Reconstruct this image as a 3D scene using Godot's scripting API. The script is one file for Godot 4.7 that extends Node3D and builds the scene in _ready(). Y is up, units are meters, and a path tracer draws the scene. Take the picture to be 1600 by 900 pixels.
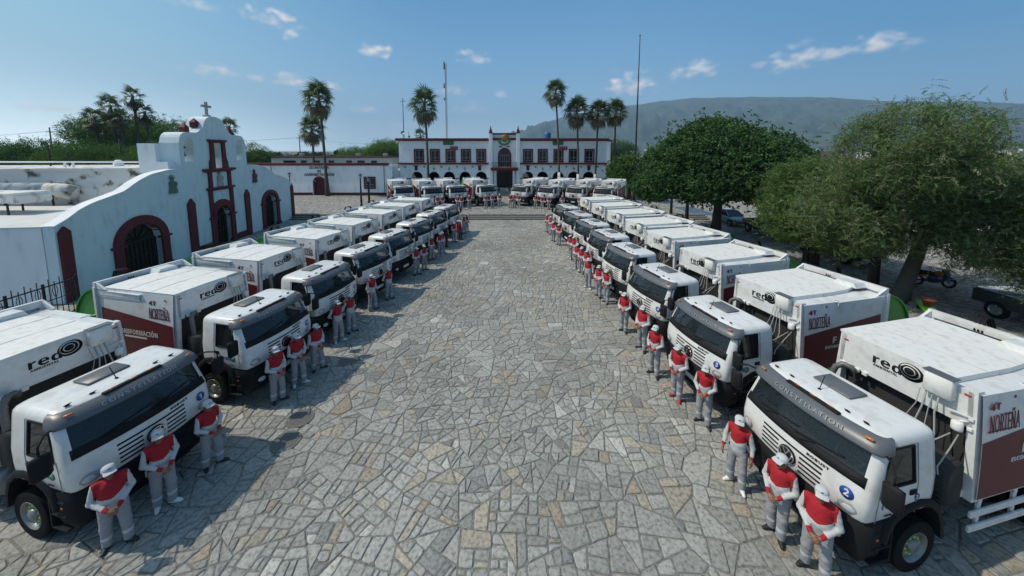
extends Node3D
# A parade of white refuse trucks on a flagstone plaza, seen from a drone.

var st: SurfaceTool
var X := Transform3D.IDENTITY
var rng := RandomNumberGenerator.new()
var names := {}
var M := {}
var tex := {}

# ---------------------------------------------------------------- naming
func numbered(n: String) -> String:
	if not names.has(n):
		names[n] = 0
		return n
	names[n] += 1
	return "%s_%03d" % [n, names[n]]

func tag(o: Node, label: String, category := "", group := "", kind := ""):
	if label: o.set_meta("label", label)
	if category: o.set_meta("category", category)
	if group: o.set_meta("group", group)
	if kind: o.set_meta("kind", kind)

func thing(called: String, label: String, category: String, at := Vector3.ZERO, turn := 0.0, group := "") -> Node3D:
	var o := Node3D.new()
	o.name = numbered(called)
	add_child(o)
	o.position = at
	o.rotation.y = turn
	tag(o, label, category, group)
	return o

func dup(root: Node3D, at: Vector3, turn: float, label: String, group := "") -> Node3D:
	var r: Node3D = root.duplicate()
	r.name = numbered(String(root.name).rstrip("0123456789").trim_suffix("_"))
	add_child(r)
	r.position = at
	r.rotation.y = turn
	r.set_meta("label", label)
	if group: r.set_meta("group", group)
	return r

func struct(called: String, m: Material, parent: Node = null) -> MeshInstance3D:
	var o := part(called, m, parent if parent else self)
	o.set_meta("kind", "structure")
	return o

# ---------------------------------------------------------------- mesh building
func begin(smooth := false):
	st = SurfaceTool.new()
	st.begin(Mesh.PRIMITIVE_TRIANGLES)
	sm(smooth)

func sm(smooth: bool):
	st.set_smooth_group(0 if smooth else -1)

func commit() -> ArrayMesh:
	st.generate_normals()
	st.index()
	X = Transform3D.IDENTITY
	return st.commit()

func put(mesh: Mesh, called: String, m: Material, parent: Node) -> MeshInstance3D:
	var o := MeshInstance3D.new()
	o.mesh = mesh
	o.name = numbered(called) if parent == self else called
	o.material_override = m
	parent.add_child(o, true)
	return o

func part(called: String, m: Material, parent: Node) -> MeshInstance3D:
	return put(commit(), called, m, parent)

# a, b, c run counterclockwise seen from outside
func tri(a: Vector3, b: Vector3, c: Vector3):
	if X.basis.determinant() < 0.0:
		st.add_vertex(X * a); st.add_vertex(X * b); st.add_vertex(X * c)
	else:
		st.add_vertex(X * a); st.add_vertex(X * c); st.add_vertex(X * b)

func quad(a: Vector3, b: Vector3, c: Vector3, d: Vector3):
	tri(a, b, c)
	tri(a, c, d)

# a convex face turned away from a point
func away(p: Array, o: Vector3):
	var n: Vector3 = (p[1] - p[0]).cross(p[2] - p[0])
	var g := Vector3.ZERO
	for v in p: g += v
	g /= p.size()
	var q := p
	if n.dot(g - o) < 0.0:
		q = p.duplicate()
		q.reverse()
	for i in range(1, q.size() - 1):
		tri(q[0], q[i], q[i + 1])

func box(c: Vector3, s: Vector3, bev := 0.0):
	var h := s * 0.5
	if bev <= 0.0:
		for ax in 3:
			for sg in [-1.0, 1.0]:
				var u := (ax + 1) % 3
				var w := (ax + 2) % 3
				var p := []
				for k in [[-1, -1], [1, -1], [1, 1], [-1, 1]]:
					var v := Vector3.ZERO
					v[ax] = sg * h[ax]
					v[u] = k[0] * h[u]
					v[w] = k[1] * h[w]
					p.append(c + v)
				away(p, c)
		return
	bev = minf(bev, minf(h.x, minf(h.y, h.z)) * 0.98)
	for ax in 3:
		var u := (ax + 1) % 3
		var w := (ax + 2) % 3
		for sg in [-1.0, 1.0]:
			var p := []
			for k in [[-1, -1], [1, -1], [1, 1], [-1, 1]]:
				var v := Vector3.ZERO
				v[ax] = sg * h[ax]
				v[u] = k[0] * (h[u] - bev)
				v[w] = k[1] * (h[w] - bev)
				p.append(c + v)
			away(p, c)
		for s1 in [-1.0, 1.0]:
			for s2 in [-1.0, 1.0]:
				var p := []
				for k in [[0, -1], [0, 1], [1, 1], [1, -1]]:
					var v := Vector3.ZERO
					v[u] = s1 * (h[u] - (bev if k[0] == 1 else 0.0))
					v[w] = s2 * (h[w] - (0.0 if k[0] == 1 else bev))
					v[ax] = k[1] * (h[ax] - bev)
					p.append(c + v)
				away(p, c)
	for sx in [-1.0, 1.0]:
		for sy in [-1.0, 1.0]:
			for sz in [-1.0, 1.0]:
				away([c + Vector3(sx * h.x, sy * (h.y - bev), sz * (h.z - bev)), c + Vector3(sx * (h.x - bev), sy * h.y, sz * (h.z - bev)), c + Vector3(sx * (h.x - bev), sy * (h.y - bev), sz * h.z)], c)

func bar(a: Vector3, b: Vector3, w: float, t := -1.0):
	var keep := X
	var d := b - a
	var up := Vector3.UP if absf(d.normalized().y) < 0.95 else Vector3.RIGHT
	var zz := d.normalized()
	var xx := up.cross(zz).normalized()
	X = X * Transform3D(Basis(xx, zz.cross(xx), zz), (a + b) * 0.5)
	box(Vector3.ZERO, Vector3(w, t if t > 0.0 else w, d.length()))
	X = keep

func tube(pts: Array, rad: Array, n := 8, caps := true):
	var rows := []
	var side := Vector3.ZERO
	for i in pts.size():
		var d: Vector3 = (pts[mini(i + 1, pts.size() - 1)] - pts[maxi(i - 1, 0)]).normalized()
		if side == Vector3.ZERO:
			side = (Vector3.UP if absf(d.y) < 0.9 else Vector3.RIGHT).cross(d).normalized()
		side = (side - d * side.dot(d)).normalized()
		var o := d.cross(side)
		var row := []
		for k in n:
			var a := TAU * k / n
			row.append(pts[i] + (side * cos(a) + o * sin(a)) * float(rad[mini(i, rad.size() - 1)]))
		rows.append(row)
	for i in rows.size() - 1:
		for k in n:
			var k2 := (k + 1) % n
			quad(rows[i][k], rows[i][k2], rows[i + 1][k2], rows[i + 1][k])
	if caps:
		for i in range(1, n - 1):
			tri(rows[0][0], rows[0][i + 1], rows[0][i])
			tri(rows[-1][0], rows[-1][i], rows[-1][i + 1])

# profile of (radius, height) from the bottom up, round the y axis
func lathe(prof: Array, n := 16):
	for i in prof.size() - 1:
		var p: Vector2 = prof[i]
		var q: Vector2 = prof[i + 1]
		for k in n:
			var a := TAU * k / n
			var b := TAU * (k + 1) / n
			var p0 := Vector3(p.x * sin(a), p.y, p.x * cos(a))
			var p1 := Vector3(p.x * sin(b), p.y, p.x * cos(b))
			var q0 := Vector3(q.x * sin(a), q.y, q.x * cos(a))
			var q1 := Vector3(q.x * sin(b), q.y, q.x * cos(b))
			if p.x > 1e-5: tri(p0, p1, q1)
			if q.x > 1e-5: tri(p0, q1, q0)

# a polygon in x, y pushed along z
func prism(poly: PackedVector2Array, z0: float, z1: float):
	var p := poly
	if Geometry2D.is_polygon_clockwise(p):
		p = p.duplicate()
		p.reverse()
	var t := Geometry2D.triangulate_polygon(p)
	for i in range(0, t.size(), 3):
		var a := p[t[i]]
		var b := p[t[i + 1]]
		var c := p[t[i + 2]]
		if (b - a).cross(c - a) < 0.0:
			var k := b
			b = c
			c = k
		tri(Vector3(a.x, a.y, z1), Vector3(b.x, b.y, z1), Vector3(c.x, c.y, z1))
		tri(Vector3(a.x, a.y, z0), Vector3(c.x, c.y, z0), Vector3(b.x, b.y, z0))
	for i in p.size():
		var a := p[i]
		var b := p[(i + 1) % p.size()]
		quad(Vector3(a.x, a.y, z0), Vector3(b.x, b.y, z0), Vector3(b.x, b.y, z1), Vector3(a.x, a.y, z1))

# rows of points, counterclockwise seen from outside when rows go up and points go right
func grid(rows: Array):
	for i in rows.size() - 1:
		for k in rows[i].size() - 1:
			quad(rows[i][k], rows[i][k + 1], rows[i + 1][k + 1], rows[i + 1][k])

func ball(c: Vector3, r: Vector3, n := 10):
	var keep := X
	X = X * Transform3D(Basis.from_scale(r), c)
	var prof := []
	for i in n / 2 + 1:
		var a := PI * i / (n / 2) - PI / 2
		prof.append(Vector2(cos(a) if i > 0 and i < n / 2 else 0.0, sin(a)))
	lathe(prof, n)
	X = keep

# lettering: one glyph row as a flat solid, x to the right, y up, facing +z
func glyphs(text: String, height: float, depth := 0.008, bold := true, fontname := "Droid Sans") -> Mesh:
	var t := TextMesh.new()
	var f := SystemFont.new()
	f.font_names = PackedStringArray([fontname])
	f.font_weight = 700 if bold else 400
	t.font = f
	t.text = text
	t.font_size = 32
	t.pixel_size = height / 23.0
	t.depth = depth
	t.curve_step = 2.0
	return t

func lettering(called: String, text: String, h: float, m: Material, parent: Node, at: Transform3D, wide := 1.0, depth := 0.008) -> MeshInstance3D:
	var o := put(glyphs(text, h, depth), called, m, parent)
	o.transform = at * Transform3D(Basis.from_scale(Vector3(wide, 1, 1)), Vector3.ZERO)
	return o

# ---------------------------------------------------------------- materials
func noise_tex(key: String, freq: float, cols: Array, offs: Array, kind := FastNoiseLite.TYPE_SIMPLEX_SMOOTH, oct := 4, size := 512) -> NoiseTexture2D:
	if tex.has(key): return tex[key]
	var n := FastNoiseLite.new()
	n.noise_type = kind
	n.frequency = freq
	n.fractal_octaves = oct
	n.seed = key.hash() % 1000
	if kind == FastNoiseLite.TYPE_CELLULAR:
		n.cellular_return_type = FastNoiseLite.RETURN_CELL_VALUE
		n.fractal_type = FastNoiseLite.FRACTAL_NONE
	var t := NoiseTexture2D.new()
	t.width = size
	t.height = size
	t.seamless = true
	t.noise = n
	var g := Gradient.new()
	g.offsets = PackedFloat32Array(offs)
	g.colors = PackedColorArray(cols)
	t.color_ramp = g
	tex[key] = t
	return t

func bump_tex(key: String, freq: float, strength: float, kind := FastNoiseLite.TYPE_SIMPLEX_SMOOTH, oct := 4) -> NoiseTexture2D:
	if tex.has(key): return tex[key]
	var n := FastNoiseLite.new()
	n.noise_type = kind
	n.frequency = freq
	n.fractal_octaves = oct
	n.seed = key.hash() % 1000
	var t := NoiseTexture2D.new()
	t.width = 512
	t.height = 512
	t.seamless = true
	t.as_normal_map = true
	t.bump_strength = strength
	t.noise = n
	tex[key] = t
	return t

# lin: real-world base colour
func mat(key: String, lin: Color, rough := 0.7, metal := 0.0) -> StandardMaterial3D:
	if M.has(key): return M[key]
	var m := StandardMaterial3D.new()
	m.resource_name = key
	m.albedo_color = lin.linear_to_srgb()
	m.roughness = rough
	m.metallic = metal
	M[key] = m
	return m

# worn: multiplies the base colour by a pattern of wear, "scale" repeats per metre
func worn(m: StandardMaterial3D, t: Texture2D, scale: float, world := false, normal: Texture2D = null, ns := 0.5) -> StandardMaterial3D:
	m.albedo_texture = t
	m.uv1_triplanar = true
	m.uv1_world_triplanar = world
	m.uv1_scale = Vector3.ONE * scale
	if normal:
		m.normal_enabled = true
		m.normal_texture = normal
		m.normal_scale = ns
	return m

func c3(r: float, g: float, b: float) -> Color:
	return Color(r, g, b)

const SUN_EL := 52.0
const SUN_AZ := -4.0  # the sun stands to the west (-x), this many degrees towards the town hall

func _ready():
	# ---- camera: a drone 7.66 m up, lens shifted
	var cam := Camera3D.new()
	cam.name = "camera"
	add_child(cam)
	cam.position = Vector3(0, 7.66, 0)
	cam.rotation_degrees = Vector3(-6.195, 0, 0)
	cam.keep_aspect = Camera3D.KEEP_HEIGHT
	cam.set_frustum(0.1 * 900.0 / 540.8, Vector2(0, -0.1 * 155.0 / 540.8), 0.1, 9000.0)
	cam.current = true
	# ---- sky, sun, air
	var env := Environment.new()
	env.background_mode = Environment.BG_SKY
	var sky := Sky.new()
	var pm := PanoramaSkyMaterial.new()
	pm.panorama = ImageTexture.create_from_image(sky_image())
	sky.sky_material = pm
	env.sky = sky
	env.ambient_light_source = Environment.AMBIENT_SOURCE_SKY
	env.tonemap_mode = Environment.TONE_MAPPER_LINEAR
	env.tonemap_exposure = 1.0
	env.sdfgi_enabled = true
	env.ssao_enabled = true
	env.ssil_enabled = true
	env.fog_enabled = FOG > 0.0
	env.fog_density = FOG
	env.fog_light_color = Color(0.72, 0.87, 1.0)
	var we := WorldEnvironment.new()
	we.name = "environment"
	we.environment = env
	add_child(we)
	var sun := DirectionalLight3D.new()
	sun.name = "sun"
	sun.light_energy = 1.1
	sun.light_color = Color(1.0, 0.955, 0.88)
	sun.light_angular_distance = 0.5
	sun.shadow_enabled = true
	add_child(sun)
	var e := deg_to_rad(SUN_EL)
	var a := deg_to_rad(SUN_AZ)
	sun.look_at_from_position(Vector3.ZERO, Vector3(cos(e) * cos(a), -sin(e), cos(e) * sin(a)))
	rng.seed = 1
	materials()
	build_setting()
	build_church()
	build_palace()
	build_annex()
	place_trees()
	place_street()
	place_trucks()
	place_people()

const FOG := 0.00016

func materials():
	var dust := noise_tex("dust", 0.012, [Color(0.93, 0.925, 0.91), Color(1, 1, 1), Color(0.965, 0.965, 0.96)], [0.2, 0.5, 0.85])
	var plaster := noise_tex("plaster", 0.008, [Color(0.91, 0.915, 0.92), Color(0.98, 0.98, 0.98), Color(1, 1, 1)], [0.1, 0.28, 0.6], FastNoiseLite.TYPE_SIMPLEX_SMOOTH, 6)
	var stain := noise_tex("stain", 0.01, [Color(0.3, 0.28, 0.25), Color(0.82, 0.8, 0.77), Color(1, 1, 1)], [0.16, 0.27, 0.42], FastNoiseLite.TYPE_SIMPLEX_SMOOTH, 6)
	var grain := noise_tex("grain", 0.035, [Color(0.75, 0.73, 0.7), Color(0.93, 0.93, 0.91), Color(1.0, 1.0, 1.0)], [0.15, 0.45, 0.8], FastNoiseLite.TYPE_SIMPLEX_SMOOTH, 6, 1024)
	var rough_n := bump_tex("rough_n", 0.03, 6.0)
	var fine_n := bump_tex("fine_n", 0.06, 3.0)
	worn(mat("white_paint", c3(0.74, 0.75, 0.755), 0.32), dust, 0.35)
	M.white_paint.clearcoat_enabled = true
	M.white_paint.clearcoat = 0.4
	M.white_paint.clearcoat_roughness = 0.15
	worn(mat("roof_white", c3(0.72, 0.72, 0.7), 0.55), noise_tex("roofdirt", 0.02, [Color(0.92, 0.905, 0.88), Color(0.98, 0.975, 0.965), Color(1, 1, 1)], [0.12, 0.28, 0.55], FastNoiseLite.TYPE_SIMPLEX_SMOOTH, 6), 0.4)
	mat("seam", c3(0.2, 0.2, 0.2), 0.8)
	mat("seam_pale", c3(0.45, 0.45, 0.44), 0.8)
	mat("black", c3(0.018, 0.018, 0.02), 0.55)
	mat("void", c3(0.012, 0.012, 0.013), 0.9)
	worn(mat("dark_trim", c3(0.035, 0.035, 0.04), 0.7), dust, 0.8)
	worn(mat("visor", c3(0.105, 0.115, 0.13), 0.38), dust, 0.6)
	worn(mat("hatch", c3(0.12, 0.13, 0.145), 0.45), dust, 0.6)
	mat("silver", c3(0.42, 0.44, 0.46), 0.35, 0.4)
	mat("chrome", c3(0.62, 0.63, 0.65), 0.15, 1.0)
	mat("amber", c3(0.55, 0.14, 0.03), 0.25)
	mat("red_lens", c3(0.35, 0.03, 0.02), 0.25)
	mat("lens", c3(0.5, 0.52, 0.53), 0.08)
	mat("lamp_grey", c3(0.28, 0.29, 0.3), 0.3)
	mat("plate", c3(0.6, 0.62, 0.6), 0.5)
	mat("mirror", c3(0.5, 0.52, 0.54), 0.05, 1.0)
	var g := mat("glass", c3(0.03, 0.04, 0.045), 0.03)
	g.transparency = BaseMaterial3D.TRANSPARENCY_ALPHA
	g.albedo_color.a = 0.35
	mat("car_glass", c3(0.012, 0.018, 0.022), 0.04)
	mat("mark_blue", c3(0.02, 0.07, 0.33), 0.4)
	mat("mark_green", c3(0.1, 0.4, 0.08), 0.4)
	worn(mat("chassis", c3(0.022, 0.022, 0.023), 0.75), grain, 0.8)
	worn(mat("dark_metal", c3(0.05, 0.05, 0.052), 0.6), grain, 0.8)
	worn(mat("exhaust", c3(0.16, 0.16, 0.16), 0.5, 0.3), grain, 0.7)
	mat("hose", c3(0.3, 0.3, 0.29), 0.6)
	worn(mat("rubber", c3(0.02, 0.02, 0.021), 0.85), grain, 1.5)
	worn(mat("steel", c3(0.25, 0.255, 0.26), 0.4, 0.5), dust, 1.0)
	mat("alloy", c3(0.45, 0.46, 0.47), 0.3, 0.7)
	mat("nut_green", c3(0.42, 0.6, 0.12), 0.5)
	worn(mat("maroon_print", c3(0.12, 0.008, 0.02), 0.5), dust, 0.4)
	mat("print_white", c3(0.68, 0.66, 0.65), 0.5)
	worn(mat("green_paint", c3(0.03, 0.27, 0.03), 0.4), dust, 0.6)
	# people
	mat("skin", c3(0.23, 0.115, 0.07), 0.6)
	mat("hair", c3(0.012, 0.01, 0.009), 0.7)
	var weave := bump_tex("weave", 0.12, 2.0)
	worn(mat("red_cloth", c3(0.36, 0.008, 0.018), 0.85), dust, 3.0, false, weave, 0.3)
	worn(mat("shirt_grey", c3(0.5, 0.51, 0.52), 0.85), dust, 3.0, false, weave, 0.3)
	worn(mat("trouser_grey", c3(0.3, 0.3, 0.325), 0.85), dust, 3.0, false, weave, 0.3)
	worn(mat("trouser_navy", c3(0.02, 0.035, 0.075), 0.85), dust, 3.0)
	worn(mat("vest_dark", c3(0.02, 0.022, 0.028), 0.8), dust, 3.0)
	worn(mat("shirt_red", c3(0.36, 0.01, 0.02), 0.85), dust, 3.0)
	mat("reflective", c3(0.5, 0.53, 0.56), 0.4)
	mat("cap_grey", c3(0.5, 0.52, 0.53), 0.85)
	mat("shoe_black", c3(0.015, 0.015, 0.016), 0.6)
	mat("shoe_white", c3(0.7, 0.7, 0.7), 0.6)
	mat("shoe_red", c3(0.4, 0.02, 0.03), 0.6)
	mat("hi_vis", c3(0.5, 0.62, 0.1), 0.6)
	# ground
	var sg := noise_tex("stonegrain", 0.02, [Color(0.72, 0.715, 0.7), Color(0.92, 0.92, 0.91), Color(1, 1, 1)], [0.15, 0.42, 0.7], FastNoiseLite.TYPE_SIMPLEX_SMOOTH, 7, 1024)
	worn(mat("stone", Color(1, 0.985, 0.945), 0.85), sg, 0.45, true, bump_tex("stone_n", 0.014, 8.0, FastNoiseLite.TYPE_SIMPLEX_SMOOTH, 6), 0.6)
	M.stone.vertex_color_use_as_albedo = true
	worn(mat("mortar", c3(0.2, 0.197, 0.185), 0.95), sg, 0.5, true, rough_n, 0.8)
	var cob := noise_tex("cobble", 0.05, [Color(0.62, 0.62, 0.62), Color(0.8, 0.79, 0.77), Color(1, 0.99, 0.97)], [0.0, 0.5, 1.0], FastNoiseLite.TYPE_CELLULAR, 1, 1024)
	worn(mat("cobble", c3(0.38, 0.38, 0.37), 0.9), cob, 0.11, true, rough_n, 0.7)
	worn(mat("street_stone", c3(0.4, 0.4, 0.4), 0.9), cob, 0.13, true, rough_n, 0.7)
	worn(mat("step_stone", c3(0.3, 0.3, 0.29), 0.85), grain, 0.7, true, rough_n, 0.6)
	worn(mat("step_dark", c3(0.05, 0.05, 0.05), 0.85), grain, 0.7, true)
	worn(mat("earth", c3(0.16, 0.14, 0.1), 0.95), noise_tex("earthy", 0.01, [Color(0.45, 0.55, 0.4), Color(0.9, 0.9, 0.8), Color(1, 0.95, 0.85)], [0.3, 0.5, 0.7]), 0.02, true)
	worn(mat("road_blue", c3(0.1, 0.19, 0.27), 0.85), cob, 0.13, true)
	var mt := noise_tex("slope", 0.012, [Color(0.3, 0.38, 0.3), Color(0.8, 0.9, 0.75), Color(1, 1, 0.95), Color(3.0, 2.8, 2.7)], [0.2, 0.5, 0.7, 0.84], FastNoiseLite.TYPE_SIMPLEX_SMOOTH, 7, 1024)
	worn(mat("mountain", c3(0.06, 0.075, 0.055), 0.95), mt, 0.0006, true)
	# buildings
	worn(mat("church_wall", c3(0.66, 0.75, 0.78), 0.85), plaster, 0.16, true, fine_n, 0.25)
	worn(mat("white_wall", c3(0.82, 0.83, 0.84), 0.85), plaster, 0.12, true, fine_n, 0.25)
	for k in ["church_wall", "white_wall"]: M[k].uv1_scale = M[k].uv1_scale * Vector3(2.2, 0.6, 2.2)
	worn(mat("cream_wall", c3(0.6, 0.58, 0.52), 0.85), plaster, 0.12, true)
	worn(mat("stained_wall", c3(0.68, 0.67, 0.64), 0.9), stain, 0.16, true, fine_n, 0.4)
	worn(mat("roof_lime", c3(0.62, 0.62, 0.6), 0.9), plaster, 0.2, true)
	worn(mat("whitewash", c3(0.7, 0.69, 0.66), 0.9), stain, 0.5, true)
	worn(mat("maroon", c3(0.12, 0.014, 0.018), 0.7), plaster, 0.3, true)
	worn(mat("maroon_dark", c3(0.06, 0.012, 0.016), 0.7), plaster, 0.3, true)
	worn(mat("maroon_pale", c3(0.16, 0.05, 0.05), 0.8), grain, 1.0, true)
	worn(mat("dado_dark", c3(0.045, 0.045, 0.065), 0.8), plaster, 0.3, true)
	worn(mat("dark_wood", c3(0.03, 0.018, 0.012), 0.7), grain, 0.7, true)
	mat("iron", c3(0.014, 0.014, 0.015), 0.55, 0.3)
	worn(mat("stone_pale", c3(0.42, 0.42, 0.4), 0.85), grain, 0.9, true)
	worn(mat("verdigris", c3(0.14, 0.19, 0.15), 0.8), grain, 1.2, true)
	worn(mat("bronze", c3(0.08, 0.075, 0.06), 0.5, 0.6), grain, 1.0, true)
	mat("window_glass", c3(0.02, 0.026, 0.03), 0.06)
	mat("window_bar", c3(0.35, 0.34, 0.33), 0.6)
	mat("pipe_grey", c3(0.2, 0.21, 0.22), 0.7)
	mat("letter_brown", c3(0.11, 0.05, 0.045), 0.7)
	mat("gold", c3(0.25, 0.16, 0.03), 0.45, 0.3)
	mat("green_deco", c3(0.01, 0.16, 0.06), 0.5)
	mat("red_deco", c3(0.3, 0.04, 0.06), 0.5)
	mat("blue_tank", c3(0.02, 0.09, 0.28), 0.45)
	mat("mast_red", c3(0.3, 0.16, 0.15), 0.6)
	worn(mat("pink_wall", c3(0.5, 0.27, 0.26), 0.85), plaster, 0.12, true)
	worn(mat("ochre_wall", c3(0.45, 0.32, 0.16), 0.85), plaster, 0.12, true)
	# plants
	worn(mat("bark", c3(0.075, 0.062, 0.05), 0.95), grain, 0.9, true, bump_tex("bark_n", 0.02, 14.0), 1.0)
	worn(mat("bark_pale", c3(0.13, 0.115, 0.095), 0.95), grain, 0.9, true, rough_n, 1.0)
	worn(mat("palm_bark", c3(0.09, 0.08, 0.068), 0.95), grain, 1.2, true, rough_n, 1.0)
	for l in [["leaf", c3(1, 1, 1)], ["palm_green", c3(0.035, 0.06, 0.026)], ["palm_light", c3(0.055, 0.085, 0.035)], ["palm_dry", c3(0.1, 0.078, 0.045)]]:
		var m := mat(l[0], l[1], 0.6)
		m.backlight_enabled = true
		m.backlight = Color(0.25, 0.3, 0.1)
		m.cull_mode = BaseMaterial3D.CULL_DISABLED
	M.leaf.vertex_color_use_as_albedo = true
	M.leaf.backlight = Color(0.75, 0.85, 0.45)
	# vehicles
	for p in [["paint_bluegrey", c3(0.12, 0.17, 0.21)], ["paint_dark", c3(0.018, 0.02, 0.024)], ["paint_graphite", c3(0.045, 0.055, 0.065)], ["paint_white", c3(0.7, 0.71, 0.72)], ["paint_navy", c3(0.02, 0.05, 0.14)], ["orange_paint", c3(0.5, 0.1, 0.015)]]:
		var m := mat(p[0], p[1], 0.35, 0.2)
		m.clearcoat_enabled = true
		m.clearcoat = 0.8
		m.clearcoat_roughness = 0.06
	worn(mat("manhole", c3(0.15, 0.15, 0.145), 0.85), grain, 1.0)
	mat("lime_board", c3(0.16, 0.42, 0.04), 0.5)
	mat("terracotta", c3(0.25, 0.07, 0.04), 0.8)
	for k in ["black", "void"]: M[k].metallic_specular = 0.2
	for k in ["chassis", "dark_metal", "rubber", "dark_trim"]: M[k].metallic_specular = 0.2

func build_setting():
	begin()
	var n := 24
	for i in n:
		for k in n:
			var xa := -2600.0 + 9000.0 * i / n
			var za := -6400.0 + 8000.0 * k / n
			quad(Vector3(xa, -0.12, za + 8000.0 / n), Vector3(xa + 9000.0 / n, -0.12, za + 8000.0 / n), Vector3(xa + 9000.0 / n, -0.12, za), Vector3(xa, -0.12, za))
	struct("terrain", M.earth)
	build_plaza()
	# street along the trees
	begin()
	for k in 40:
		var z := 30.0 - 5.0 * k
		quad(Vector3(20.0, -0.012, z), Vector3(36.0, -0.012, z), Vector3(36.0, -0.012, z - 5.0), Vector3(20.0, -0.012, z - 5.0))
	struct("street", M.street_stone)
	begin()
	quad(Vector3(21.6, -0.006, -41.0), Vector3(25.0, -0.006, -41.0), Vector3(25.0, -0.006, -47.5), Vector3(21.6, -0.006, -47.5))
	struct("parking_marking", M.road_blue)
	begin()
	for k in 62:
		box(Vector3(20.1, 0.03, 12.0 - 1.5 * k), Vector3(0.22, 0.18, 1.47), 0.02)
	struct("kerb", M.step_stone)
	# raised terrace before the town hall, three steps up to it
	begin()
	quad(Vector3(-62, 0.45, -39.2), Vector3(20.9, 0.45, -39.2), Vector3(20.9, 0.45, -64), Vector3(-62, 0.45, -64))
	quad(Vector3(20.9, -0.1, -39.2), Vector3(20.9, -0.1, -64), Vector3(20.9, 0.45, -64), Vector3(20.9, 0.45, -39.2))
	struct("terrace", M.cobble)
	for k in 3:
		begin()
		for b in 26: box(Vector3(-24.0 + 1.816 * b, 0.126 + 0.15 * k, -38.59 - 0.4 * k), Vector3(1.808, 0.045, 0.42), 0.01)
		struct("stone_step", M.step_stone)
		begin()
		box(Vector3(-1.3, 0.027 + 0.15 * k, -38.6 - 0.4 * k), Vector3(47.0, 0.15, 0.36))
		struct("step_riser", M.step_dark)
	build_mountain()

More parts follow.
